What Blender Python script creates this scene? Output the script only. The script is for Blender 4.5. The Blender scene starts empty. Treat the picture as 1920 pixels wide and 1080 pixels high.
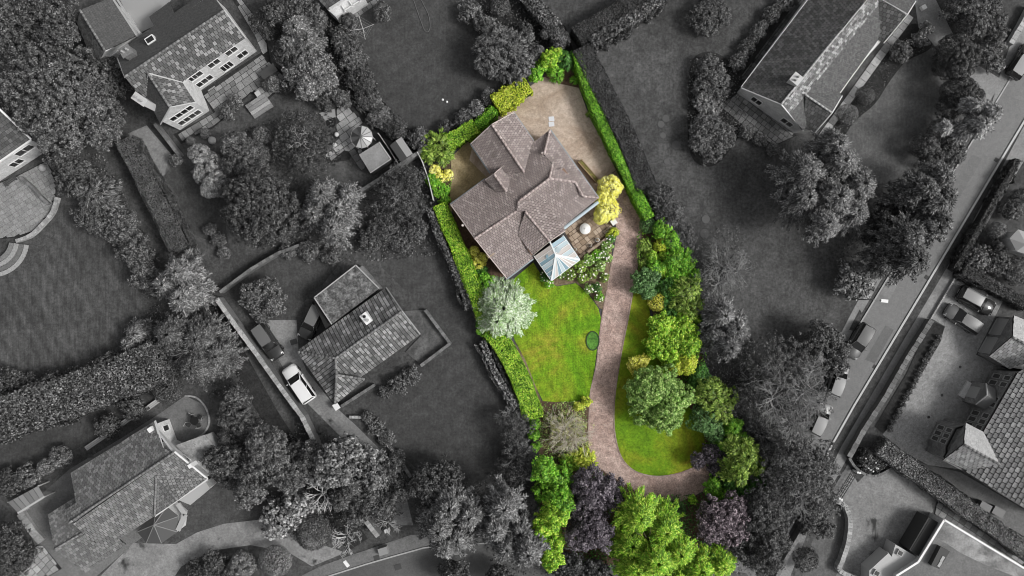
import bpy, math, random
import numpy as np
from mathutils import Vector, Matrix

# ---------------------------------------------------------------- camera, sky, sun, exposure
H = 90.0                 # drone height above the ground, metres
S = 0.06                 # metres per photograph pixel on the ground
scene = bpy.context.scene
col = scene.collection
cam_data = bpy.data.cameras.new('camera')
cam = bpy.data.objects.new('camera', cam_data)
col.objects.link(cam)
cam.location = (0, 0, H)
cam_data.sensor_width = 36.0
cam_data.lens = 36.0 * H / (1920 * S)
cam_data.clip_end = 2000
scene.camera = cam

SUN_EL, SUN_AZ = math.radians(45), math.radians(102)      # azimuth clockwise from +Y
world = bpy.data.worlds.new('World')
scene.world = world
world.use_nodes = True
wn, wl = world.node_tree.nodes, world.node_tree.links
sky = wn.new('ShaderNodeTexSky')
sky.sky_type = 'NISHITA'
sky.sun_disc = False
sky.sun_elevation = SUN_EL
sky.sun_rotation = SUN_AZ
sky.dust_density = 5.0
hsv = wn.new('ShaderNodeHueSaturation')                  # thin white cloud over the whole sky
hsv.inputs['Saturation'].default_value = 0.06
wl.new(sky.outputs[0], hsv.inputs['Color'])
bg = wn['Background']
bg.inputs['Strength'].default_value = 0.10
wl.new(hsv.outputs[0], bg.inputs['Color'])
sd = bpy.data.lights.new('sun', 'SUN')
sd.energy = 1.9
sd.angle = math.radians(14)
sd.color = (1.0, 0.985, 0.96)
sun = bpy.data.objects.new('sun', sd)
col.objects.link(sun)
sv = Vector((math.sin(SUN_AZ) * math.cos(SUN_EL), math.cos(SUN_AZ) * math.cos(SUN_EL), math.sin(SUN_EL)))
sun.rotation_euler = sv.to_track_quat('Z', 'Y').to_euler()
sun.location = sv * 150
vs = scene.view_settings
vs.view_transform = 'Standard'
vs.look = 'None'
vs.gamma = 1.0
vs.use_curve_mapping = False
vs.exposure = 0.25
scene.cycles.max_bounces = 5
scene.cycles.diffuse_bounces = 3
scene.cycles.use_denoising = True
scene.cycles.filter_width = 1.0

# ---------------------------------------------------------------- helpers
def P(px, py, z=0.0):
    k = S * (H - z) / H
    return Vector(((px - 960) * k, (540 - py) * k, z))

def PP(pts, z=0.0):
    return [P(x, y, z) for x, y in pts]

def tag(o, label=None, cat=None, group=None, kind=None):
    if label: o['label'] = label
    if cat: o['category'] = cat
    if group: o['group'] = group
    if kind: o['kind'] = kind
    return o

def empty(name, loc, label=None, cat=None, group=None):
    o = bpy.data.objects.new(name, None)
    o.location = loc
    o.empty_display_size = 0.3
    col.objects.link(o)
    return tag(o, label, cat, group)

def world_loc(o):
    v = Vector(o.location)
    if o.parent:
        v = v + world_loc(o.parent) if o.type == 'MESH' and o.get('_local') else v
    return v

def link(o, parent=None):
    col.objects.link(o)
    if parent is not None:
        o.parent = parent
        o.matrix_parent_inverse = Matrix.Translation(-origin_of(parent))
    return o

def origin_of(o):
    # things are Empties placed with a location only; parts keep world coordinates in their mesh
    v = Vector(o.location)
    return v

def mesh(name, verts, faces, mat, parent=None, smooth=False, kind=None):
    me = bpy.data.meshes.new(name)
    me.from_pydata([tuple(v) for v in verts], [], [tuple(f) for f in faces])
    if mat: me.materials.append(mat)
    if smooth: me.polygons.foreach_set('use_smooth', [True] * len(me.polygons))
    me.update()
    o = bpy.data.objects.new(name, me)
    link(o, parent)
    if kind: o['kind'] = kind
    return o

class MB:
    def __init__(self): self.v, self.f = [], []
    def poly(self, pts):
        n = len(self.v); self.v += [Vector(p) for p in pts]; self.f.append(list(range(n, n + len(pts)))); return self
    def extrude(self, pts, off):
        """closed solid from polygon pts (3D) and the offset vector off"""
        n = len(self.v); m = len(pts); off = Vector(off)
        self.v += [Vector(p) for p in pts] + [Vector(p) + off for p in pts]
        self.f.append(list(range(n, n + m))[::-1]); self.f.append(list(range(n + m, n + 2 * m)))
        for i in range(m):
            j = (i + 1) % m
            self.f.append([n + i, n + j, n + m + j, n + m + i])
        return self
    def prism(self, pts, z0, z1):
        return self.extrude([(p[0], p[1], z0) for p in pts], (0, 0, z1 - z0))
    def box(self, c, sx, sy, sz, rz=0.0):
        """c = centre of the base"""
        ca, sa = math.cos(rz), math.sin(rz)
        q = [(c[0] + x * ca - y * sa, c[1] + x * sa + y * ca, c[2]) for x, y in
             ((-sx / 2, -sy / 2), (sx / 2, -sy / 2), (sx / 2, sy / 2), (-sx / 2, sy / 2))]
        return self.extrude(q, (0, 0, sz))
    def tube(self, a, b, r0, r1, n=6, cap=True):
        a, b = Vector(a), Vector(b); d = b - a
        if d.length < 1e-5: return self
        d.normalize(); u = d.orthogonal().normalized(); w = d.cross(u); k = len(self.v)
        for c, r in ((a, r0), (b, r1)):
            for i in range(n):
                t = 2 * math.pi * i / n
                self.v.append(c + (u * math.cos(t) + w * math.sin(t)) * r)
        for i in range(n):
            j = (i + 1) % n
            self.f.append([k + i, k + j, k + n + j, k + n + i])
        if cap:
            self.f.append(list(range(k, k + n))[::-1]); self.f.append(list(range(k + n, k + 2 * n)))
        return self
    def bar(self, a, b, w, h):
        """horizontal-ish bar of rectangular section, top at the line a-b"""
        a, b = Vector(a), Vector(b); d = (b - a).normalized(); s = Vector((-d.y, d.x, 0)).normalized() * w / 2
        return self.extrude([a - s, b - s, b + s, a + s], (0, 0, -h))
    def dome(self, c, r, rz, n=14, m=5, z0=0.0):
        k = len(self.v); c = Vector(c)
        for i in range(m):
            t = math.pi / 2 * i / m
            for j in range(n):
                a = 2 * math.pi * j / n
                self.v.append(c + Vector((r * math.cos(t) * math.cos(a), r * math.cos(t) * math.sin(a), rz * math.sin(t))))
        self.v.append(c + Vector((0, 0, rz)))
        for i in range(m - 1):
            for j in range(n):
                j2 = (j + 1) % n
                self.f.append([k + i * n + j, k + i * n + j2, k + (i + 1) * n + j2, k + (i + 1) * n + j])
        for j in range(n): self.f.append([k + (m - 1) * n + j, k + (m - 1) * n + (j + 1) % n, k + m * n])
        return self
    def build(self, name, mat, parent=None, smooth=False, kind=None):
        return mesh(name, self.v, self.f, mat, parent, smooth, kind)

def smooth_line(pts, n=6, closed=False):
    out = []; m = len(pts); pts = [Vector(p) for p in pts]
    for i in range(m if closed else m - 1):
        p0 = pts[(i - 1) % m] if closed or i > 0 else pts[0]
        p1, p2 = pts[i], pts[(i + 1) % m]
        p3 = pts[(i + 2) % m] if closed or i + 2 < m else pts[-1]
        for j in range(n):
            t = j / n
            out.append(0.5 * ((2 * p1) + (p2 - p0) * t + (2 * p0 - 5 * p1 + 4 * p2 - p3) * t * t + (3 * p1 - p0 - 3 * p2 + p3) * t ** 3))
    if not closed: out.append(pts[-1])
    return out

def sheet(name, px, z, mat, curved=False, thick=0.0, kind='structure', parent=None):
    pts = PP(px, z)
    if curved: pts = smooth_line(pts, 5, True)
    b = MB()
    if area2(pts) < 0: pts = pts[::-1]
    b.extrude([p - Vector((0, 0, thick)) for p in pts], (0, 0, thick)) if thick else b.poly(pts)
    o = b.build(name, mat, parent)
    if kind: o['kind'] = kind
    return o

def area2(pts):
    return sum(pts[i][0] * pts[(i + 1) % len(pts)][1] - pts[(i + 1) % len(pts)][0] * pts[i][1] for i in range(len(pts)))

def ribbon(line, w):
    """left and right offsets of a polyline (world points)"""
    L, R = [], []
    for i, p in enumerate(line):
        a = line[max(0, i - 1)]; b = line[min(len(line) - 1, i + 1)]
        d = Vector((b.x - a.x, b.y - a.y, 0)).normalized(); s = Vector((-d.y, d.x, 0)) * w / 2
        L.append(p + s); R.append(p - s)
    return L, R

def run_wall(b, line, w, z0, z1):
    L, R = ribbon(line, w)
    for i in range(len(line) - 1):
        q = [R[i], R[i + 1], L[i + 1], L[i]]
        b.prism(q, z0, z1)
    return b

# ---------------------------------------------------------------- materials
def new_mat(name):
    m = bpy.data.materials.new(name); m.use_nodes = True
    nt = m.node_tree; return m, nt, nt.nodes, nt.links, nt.nodes['Principled BSDF']

def g3(c): return (c, c, c) if isinstance(c, (int, float)) else c
def c4(c): return (*g3(c), 1.0)

def plain(name, c, rough=0.6, metal=0.0, spec=0.4):
    m, nt, N, L, p = new_mat(name)
    p.inputs['Base Color'].default_value = c4(c); p.inputs['Roughness'].default_value = rough
    p.inputs['Metallic'].default_value = metal; p.inputs['Specular IOR Level'].default_value = spec
    return m

def ramp(N, stops):
    r = N.new('ShaderNodeValToRGB')
    e = r.color_ramp.elements
    while len(e) < len(stops): e.new(0.5)
    for i, (t, c) in enumerate(stops): e[i].position = t; e[i].color = c4(c)
    return r

def noise(N, L, vec, scale, detail=4, rough=0.6, dist=0.0):
    n = N.new('ShaderNodeTexNoise'); n.inputs['Scale'].default_value = scale; n.inputs['Detail'].default_value = detail
    n.inputs['Roughness'].default_value = rough; n.inputs['Distortion'].default_value = dist
    L.new(vec, n.inputs['Vector']); return n

def crisp(N, L, n, lo=.30, hi=.70):
    r = ramp(N, [(lo, 0.0), (hi, 1.0)]); L.new(n.outputs[0], r.inputs[0]); return r.outputs[0]

def mixc(N, L, fac, a, b, mode='MIX'):
    x = N.new('ShaderNodeMix'); x.data_type = 'RGBA'; x.blend_type = mode
    for s, v in ((x.inputs[0], fac), (x.inputs[6], a), (x.inputs[7], b)):
        if hasattr(v, 'is_linked') or hasattr(v, 'links'): L.new(v, s)
        elif isinstance(v, (int, float)) and s == x.inputs[0]: s.default_value = v
        else: s.default_value = c4(v)
    return x.outputs[2]

def bump(N, L, h, strength, dist, p):
    b = N.new('ShaderNodeBump'); b.inputs['Strength'].default_value = strength; b.inputs['Distance'].default_value = dist
    L.new(h, b.inputs['Height']); L.new(b.outputs[0], p.inputs['Normal'])

def surf(name, stops, scale=0.25, fine=5.0, fine_amt=0.45, rough=0.9, bump_d=0.02, spots=None, stripe=None, dist=0.6):
    """ground-like surface: broad mottling, fine grain, optional spots (colour, scale, threshold) and mowing stripes (angle, width, amount)"""
    m, nt, N, L, p = new_mat(name)
    tc = N.new('ShaderNodeTexCoord'); v = tc.outputs['Object']
    r = ramp(N, stops)
    n1 = noise(N, L, v, scale, 5, 0.62, dist); L.new(n1.outputs[0], r.inputs[0])
    c = r.outputs[0]
    if stripe:
        mp = N.new('ShaderNodeMapping'); mp.inputs['Rotation'].default_value = (0, 0, stripe[0]); L.new(v, mp.inputs[0])
        w = N.new('ShaderNodeTexWave'); w.inputs['Scale'].default_value = 0.314 / stripe[1]; w.inputs['Distortion'].default_value = 3.5
        w.inputs['Detail'].default_value = 3; w.inputs['Detail Scale'].default_value = 0.6; L.new(mp.outputs[0], w.inputs[0])
        mp2 = N.new('ShaderNodeMapping'); mp2.inputs['Rotation'].default_value = (0, 0, stripe[0]); mp2.inputs['Scale'].default_value = (3.2, 0.30, 1)
        L.new(v, mp2.inputs[0]); n3 = noise(N, L, mp2.outputs[0], 1.1, 4, 0.65)
        c = mixc(N, L, stripe[2] * .5, c, w.outputs[0], 'OVERLAY')
        c = mixc(N, L, stripe[2] * 3.0, c, n3.outputs[0], 'OVERLAY')
    n2 = noise(N, L, v, fine, 7, 0.75)
    n5 = noise(N, L, v, fine * .27, 5, 0.7, .5); c = mixc(N, L, fine_amt * .55, c, crisp(N, L, n5), 'OVERLAY')
    c = mixc(N, L, fine_amt * .9, c, crisp(N, L, n2), 'OVERLAY')
    if spots:
        for sc, ss, th in spots:
            n4 = noise(N, L, v, ss, 4, 0.6, 0.4); rr = ramp(N, [(th, 0.0), (th + 0.09, 1.0)]); L.new(n4.outputs[0], rr.inputs[0])
            c = mixc(N, L, rr.outputs[0], c, sc)
    L.new(c, p.inputs['Base Color']); p.inputs['Roughness'].default_value = rough; p.inputs['Specular IOR Level'].default_value = 0.25
    bump(N, L, n2.outputs[0], 0.6, bump_d, p)
    return m

def pieces(name, a, b, rough=0.75, stain=None, stain_scale=0.6, stain_th=0.55, fine=6.0, mid=None):
    """tiles, slabs: each separate piece its own tone between a and b"""
    m, nt, N, L, p = new_mat(name)
    ge = N.new('ShaderNodeNewGeometry'); oi = N.new('ShaderNodeObjectInfo')
    ad = N.new('ShaderNodeMath'); ad.operation = 'ADD'; L.new(ge.outputs['Random Per Island'], ad.inputs[0]); L.new(oi.outputs['Random'], ad.inputs[1])
    fr = N.new('ShaderNodeMath'); fr.operation = 'FRACT'; L.new(ad.outputs[0], fr.inputs[0])
    r = ramp(N, [(0.0, a), (1.0, b)] if mid is None else [(0.0, a), (0.6, mid), (1.0, b)]); L.new(fr.outputs[0], r.inputs[0])
    v = ge.outputs['Position']
    c = r.outputs[0]
    n2 = noise(N, L, v, fine, 5, 0.7); c = mixc(N, L, 0.30, c, crisp(N, L, n2), 'OVERLAY')
    if stain is not None:
        n = noise(N, L, v, stain_scale, 5, 0.65, 0.5); rr = ramp(N, [(stain_th, 0.0), (stain_th + 0.12, 1.0)]); L.new(n.outputs[0], rr.inputs[0])
        c = mixc(N, L, rr.outputs[0], c, stain)
    L.new(c, p.inputs['Base Color']); p.inputs['Roughness'].default_value = rough; p.inputs['Specular IOR Level'].default_value = 0.3
    return m

def leafmat(name, a, b, tip=None):
    m, nt, N, L, p = new_mat(name)
    ge = N.new('ShaderNodeNewGeometry')
    r = ramp(N, [(0.0, a), (0.55, b), (1.0, tip if tip is not None else b)]); L.new(ge.outputs['Random Per Island'], r.inputs[0])
    n = noise(N, L, ge.outputs['Position'], 0.8, 4, 0.65)
    c = mixc(N, L, 0.5, r.outputs[0], crisp(N, L, n, .32, .68), 'OVERLAY')
    L.new(c, p.inputs['Base Color']); p.inputs['Roughness'].default_value = 0.5; p.inputs['Specular IOR Level'].default_value = 0.3
    return m

G = 1.0
LEAF = {
 'grey_dark': leafmat('leaf_grey_dark', .022, .056, .15), 'grey': leafmat('leaf_grey', .036, .105, .26),
 'grey_mid': leafmat('leaf_grey_mid', .028, .080, .20), 'grey_light': leafmat('leaf_grey_light', .055, .160, .38),
 'grey_pale': leafmat('leaf_grey_pale', .11, .27, .52), 'grey_hedge': leafmat('leaf_grey_hedge', .055, .10, .16),
 'grey_hedge_dark': leafmat('leaf_grey_hedge_dark', .036, .060, .09),
 'lime': leafmat('leaf_lime', (.07, .24, .010), (.25, .50, .025), (.64, .80, .12)),
 'lime_yellow': leafmat('leaf_lime_yellow', (.22, .36, .02), (.50, .60, .04), (.78, .78, .14)),
 'green': leafmat('leaf_green', (.045, .18, .010), (.14, .38, .02), (.34, .58, .07)),
 'dark_green': leafmat('leaf_dark_green', (.02, .09, .012), (.06, .18, .025), (.14, .32, .06)),
 'yellow': leafmat('leaf_yellow', (.93, .86, .12), (.98, .96, .20), (.98, .97, .45)),
 'gold': leafmat('leaf_gold', (.38, .42, .04), (.76, .74, .10), (.92, .88, .28)),
 'silver': leafmat('leaf_silver', (.17, .33, .07), (.54, .68, .42), (.88, .93, .80)),
 'olive': leafmat('leaf_olive', (.055, .125, .012), (.18, .30, .035), (.42, .54, .12)),
 'sage': leafmat('leaf_sage', (.07, .18, .02), (.23, .40, .08), (.48, .63, .22)),
 'blue_green': leafmat('leaf_blue_green', (.028, .095, .02), (.10, .21, .06), (.24, .40, .16)),
 'purple': leafmat('leaf_purple', (.030, .024, .032), (.105, .090, .108), (.28, .245, .27)),
 'purple_rose': leafmat('leaf_purple_rose', (.030, .022, .028), (.12, .095, .11), (.38, .31, .34)),
 'straw': leafmat('leaf_straw', (.22, .26, .06), (.38, .38, .14), (.5, .48, .24)),
}
BARK = plain('bark_brown', (.09, .07, .05), .9)
BARK_G = plain('bark_grey', .075, .9)
TWIG = plain('twig_pale', (.60, .55, .46), .85)
TWIG_G = plain('twig_grey', .30, .85)
TWIG_GL = plain('twig_grey_pale', .48, .85)
CORE = plain('hedge_inner_green', (.035, .075, .012), .95)
CORE_G = plain('hedge_inner_grey', .03, .95)
WHITE = plain('white_paint', .72, .5)
PALE = plain('pale_grey_paint', .36, .6)
BLACK = plain('black_paint', .012, .4)
GLASS_D = plain('window_glass', .02, .08, 0, .6)

# ---------------------------------------------------------------- foliage
def leaves(name, C, Nn, T, Ln, W, mat, parent=None):
    n = len(C)
    Nn = Nn / (np.linalg.norm(Nn, axis=1, keepdims=True) + 1e-9)
    T = T - Nn * (T * Nn).sum(1, keepdims=True); T /= (np.linalg.norm(T, axis=1, keepdims=True) + 1e-9)
    B = np.cross(Nn, T); Ln = Ln[:, None]; W = W[:, None]
    V = np.empty((n, 4, 3), np.float32)
    V[:, 0] = C - T * Ln * .5; V[:, 2] = C + T * Ln * .5 - Nn * Ln * .10
    up = Nn * W * .22
    V[:, 1] = C + B * W * .5 + up - T * Ln * .06; V[:, 3] = C - B * W * .5 + up - T * Ln * .06
    me = bpy.data.meshes.new(name)
    me.vertices.add(4 * n); me.vertices.foreach_set('co', V.reshape(-1))
    me.loops.add(4 * n); me.loops.foreach_set('vertex_index', np.arange(4 * n, dtype=np.int32))
    me.polygons.add(n); me.polygons.foreach_set('loop_start', np.arange(0, 4 * n, 4, dtype=np.int32))
    me.materials.append(mat); me.update(calc_edges=True)
    o = bpy.data.objects.new(name, me)
    return link(o, parent)

#        tuft radius, spacing, leaf length, leaf width, radial, leaves per tuft, depth jitter (m)
STYLE = {
 'leafy':   (.33, .40, .21, .135, .15, 24, .60),
 'fine':    (.25, .31, .16, .10, .15, 18, .45),
 'frond':   (.20, .40, .50, .11, .80, 15, .60),
 'spray':   (.22, .38, .34, .10, .75, 17, .60),
 'conifer': (.22, .38, .40, .11, .90, 16, .60),
 'cauli':   (.34, .46, .14, .11, .15, 48, .12),
 'ball':    (.20, .23, .13, .09, .15, 11, .06),
 'big':     (.32, .46, .33, .22, .30, 12, .60),
 'twig':    (.28, .46, .20, .09, .50, 10, .80),
 'thin':    (.28, .55, .15, .075, .50, 8, .90),
}
STARS = {'star': (.36, .11, .35, 1.0), 'feather': (.30, .085, .25, 1.25), 'cedar': (.30, .12, .15, .85)}
LEAF_TOTAL = [0]

def unit(a): return a / (np.linalg.norm(a, axis=1, keepdims=True) + 1e-9)

def star_crown(lobes, rng, dens=1.0, l0=.30, w0=.085, droop=.35, arms=1.0):
    """conifers and feathery trees: boughs radiate from the stem in tiers, each bough fledged with side shoots"""
    out = []
    for c, R, Rz in lobes:
        R = R * 1.15; c = np.array(c); nb = int(np.clip(arms * 46 * R, 30, 190)); m = int(max(6, 10 * R))
        u = rng.uniform(0, 1, nb) ** .85                                # 0 = lowest tier, 1 = leader
        az = rng.uniform(0, 6.283, nb); ln = R * (1.04 - .80 * u) * rng.uniform(.72, 1.12, nb)
        zb = c[2] - .30 * Rz + u * Rz * 1.25
        k = np.maximum(3, (m * ln / R * dens)).astype(int) * 5
        idx = np.repeat(np.arange(nb), k); M = len(idx)
        s = rng.uniform(.12, 1.0, M) ** .8
        dirh = np.stack([np.cos(az), np.sin(az), np.zeros(nb)], 1)[idx]
        side = np.stack([-np.sin(az), np.cos(az), np.zeros(nb)], 1)[idx]
        wid = (.10 + .26 * (1 - s)) * np.minimum(1.0, .5 + .25 * R)
        off = rng.uniform(-1, 1, M)
        p = c * np.array([1, 1, 0]) + dirh * (s * ln[idx])[:, None] + side * (off * wid)[:, None]
        p[:, 2] = zb[idx] + (.16 * s - droop * s * s) * ln[idx] * .8 + rng.normal(0, .05, M) - .12 * np.abs(off)
        sg = np.sign(off) * rng.uniform(.1, 1.0, M)
        t = unit(dirh + side * sg[:, None] * .9 + np.array([0, 0, .25]) + rng.normal(0, .18, (M, 3)))
        nn = np.array([0, 0, 1.]) + rng.normal(0, .38, (M, 3)) + dirh * .2
        ll = l0 * rng.uniform(.6, 1.35, M); ww = w0 * rng.uniform(.7, 1.3, M)
        out.append((p + t * (ll * .4)[:, None], nn, t, ll, ww))
    return [np.concatenate(a) for a in zip(*out)]

def crown(lobes, style, rng, dens=1.0):
    if style in STARS: return star_crown(lobes, rng, dens, *STARS[style])
    """lobes: (centre xyz, R, Rz) in metres -> leaf arrays; a crown is many small tufts at uneven depth"""
    pr0, sp0, l0, w0, rad, lpt, jit = STYLE[style]
    out = []
    for c, R, Rz in lobes:
        c = np.array(c); sc = min(1.0, .55 + R * .35)
        pr, sp, ll0, ww0 = pr0 * sc, sp0 * sc, l0 * min(1, sc * 1.1), w0 * min(1, sc * 1.1)
        n = int(max(14, min(900, 2.2 * math.pi * R * max(R, Rz) * 1.1 / (sp * sp))))
        i = np.arange(n) + .5
        zz = 1 - i / n * 1.25; ph = i * 2.39996 + rng.uniform(0, 6)
        hh = np.sqrt(np.maximum(0, 1 - zz * zz))
        D = np.stack([hh * np.cos(ph), hh * np.sin(ph), zz], 1)
        D = unit(D + rng.normal(0, .35 * sp / R + .02, D.shape) * (0.3 if style == 'ball' else 1))
        ang = np.arctan2(D[:, 1], D[:, 0]); q = rng.uniform(0, 6.28, 5)
        am = {'ball': .01, 'cauli': .07, 'fine': .13}.get(style, .19)
        lump = 1 + am * (np.sin(3 * ang + q[0]) * .6 + np.sin(5 * ang + q[1]) * .5 + np.sin(9 * ang + q[2] + 4 * D[:, 2]) * .5 + np.sin(7 * D[:, 2] + q[3]) * .4 + np.sin(11 * D[:, 0] + q[4]) * np.sin(10 * D[:, 1] + q[0]) * .7)
        A = np.array([max(.1, R - pr * .5), max(.1, R - pr * .5), max(.1, Rz - pr * .4)])
        dep = np.abs(rng.normal(0, 1, n)) ** 1.3 * jit * min(1, R * .4)
        k = (lump - np.minimum(.55, dep / R))[:, None]
        pos = c + D * A * k
        prr = pr * rng.uniform(.7, 1.25, n)
        m = np.maximum(3, dens * lpt * rng.uniform(.6, 1.4, n)).astype(int)
        idx = np.repeat(np.arange(n), m); M = len(idx)
        v = unit(rng.normal(0, 1, (M, 3)) + .9 * D[idx] + np.array([0, 0, .55]))
        ll = ll0 * rng.uniform(.65, 1.3, M); ww = ww0 * rng.uniform(.7, 1.25, M)
        radial = pos[idx] - c; radial[:, 2] *= .45; radial = unit(radial)
        if rad > .7:                                   # needles and fronds stand out of the tuft
            t = unit(v * .75 + radial * rad + rng.normal(0, .22, (M, 3)))
            p = pos[idx] + v * (prr[idx] * .35)[:, None] + t * (ll * .42)[:, None]
            up = np.array([0, 0, 1.]) + .5 * v + rng.normal(0, .35, (M, 3)); nn = up
        else:
            sh = rng.uniform(.55, 1.10, M) if style not in ('ball', 'cauli') else rng.uniform(.88, 1.06, M)
            p = pos[idx] + v * (prr[idx] * sh)[:, None]
            nn = unit(v * .8 + rng.normal(0, .40, (M, 3)) + np.array([0, 0, .6])) if style not in ('ball', 'cauli') else unit(v + rng.normal(0, .30, (M, 3)))
            t = unit(rng.normal(0, 1, (M, 3))) * (1 - rad) + unit(v + radial * .5) * (rad + .35)
        out.append((p, nn, t, ll, ww))
    return [np.concatenate(a) for a in zip(*out)]

def trunk_mesh(base, top, r, lobes, rng, mat, parent, name='trunk'):
    b = MB(); base = Vector(base); top = Vector(top)
    mid = base.lerp(top, .5) + Vector((rng.normal(0, .05), rng.normal(0, .05), 0))
    b.tube(base, mid, r * 1.25, r, 7); b.tube(mid, top, r, r * .75, 7)
    for c, R, Rz in lobes:
        for k in range(5):
            a = rng.uniform(0, 6.28); e = Vector(c) + Vector((math.cos(a) * R * .7, math.sin(a) * R * .7, Rz * rng.uniform(.1, .6)))
            s = base.lerp(top, rng.uniform(.65, 1.0)); m2 = s.lerp(e, .5) + Vector((0, 0, .15 * R))
            b.tube(s, m2, r * .5, r * .3, 5, False); b.tube(m2, e, r * .3, r * .08, 4, False)
    return b.build(name, mat, parent, True)

def branch_mesh(name, base, R, h, rng, mat, parent, limbs=8, depth=4, r0=.09, flat=.35, spread=1.0):
    b = MB(); base = Vector(base)
    def grow(p, d, ln, r, k):
        q = p + d * ln
        b.tube(p, q, r, r * .68, 4 if k > 2 else 3, False)
        if k == 0: return
        for i in range(2 if rng.random() < .45 else 3):
            dd = (d + Vector((rng.normal(0, .48), rng.normal(0, .48), rng.normal(.02, .22)))).normalized()
            grow(p.lerp(q, rng.uniform(.55, 1.0)), dd, ln * rng.uniform(.55, .88), r * .62, k - 1)
    b.tube(base, base + Vector((0, 0, h * .45)), r0 * 1.8, r0 * 1.3, 6, False)
    for i in range(limbs):
        a = 2 * math.pi * (i + rng.uniform(-.35, .35)) / limbs; e = rng.uniform(flat * .5, flat * 4.0)
        d = Vector((math.cos(a), math.sin(a), e)).normalized()
        grow(base + Vector((0, 0, h * rng.uniform(.3, .5))), d, R * .36 * spread * rng.uniform(.8, 1.2), r0, depth)
    return b.build(name, mat, parent)

SEED = [11]
def plant(name, style, lobes_px, h, colour, label, cat, grey=True, branches=None, dens=1.0, group=None, flowers=None, z0=0.0):
    """one tree or shrub: an Empty at its foot > trunk, crown (and branches, flowers)"""
    SEED[0] += 1; rng = np.random.default_rng(SEED[0] * 7919)
    lobes = []; foot = Vector((0, 0, 0)); wsum = 0
    for k, lb in enumerate(lobes_px):
        x, y, r = lb[:3]; hl = lb[3] if len(lb) > 3 else h * (1 - .12 * (k % 3))
        zw = z0 + hl * .5; R = r * S * (H - zw) / H
        Rz = max(.25, min(hl * .5, R * 1.25)) ; zw = z0 + hl - Rz
        c = P(x, y, zw); lobes.append((tuple(c), R, Rz)); foot += Vector((c.x, c.y, 0)) * R; wsum += R
    foot = foot / wsum; foot.z = z0
    Rm = max(l[1] for l in lobes)
    e = empty(name, foot, label, cat, group)
    tr = min(.32, .05 + Rm * .045)
    tm = BARK_G if grey else BARK
    trunk_mesh(foot, (foot.x, foot.y, z0 + h * .55), tr, lobes, rng, tm, e, 'trunk' if h > 2.6 else 'stem')
    if style != 'bare':
        a = crown(lobes, style, rng, dens); LEAF_TOTAL[0] += len(a[0])
        leaves('crown' if h > 2.6 else 'foliage', *a, LEAF[colour], e)
    if branches:
        bm, limbs, depth, r0, sp = branches
        branch_mesh('branches', foot, Rm if len(lobes) == 1 else Rm * 1.25, h * 1.25, rng, bm, e, limbs, depth, r0, .3, sp)
        if style == 'thin' and len(lobes) > 2:
            for c, R, Rz in lobes[1:]: branch_mesh('branches', (c[0], c[1], z0 + h * .45), R, h * .75, rng, bm, e, 9, 4, r0 * .6, .35, 1.0)
    if flowers:
        fm, nf, fs = flowers
        b = MB()
        for _ in range(nf):
            c, R, Rz = lobes[rng.integers(len(lobes))]; a = rng.uniform(0, 6.28); rr = R * math.sqrt(rng.uniform(0, .85))
            z = c[2] + Rz * math.sqrt(max(0, 1 - (rr / R) ** 2)) + .04
            b.dome((c[0] + rr * math.cos(a), c[1] + rr * math.sin(a), z), fs * rng.uniform(.7, 1.2), fs * .6, 6, 2)
        b.build('blossom', fm, e, kind='stuff')
    return e

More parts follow.
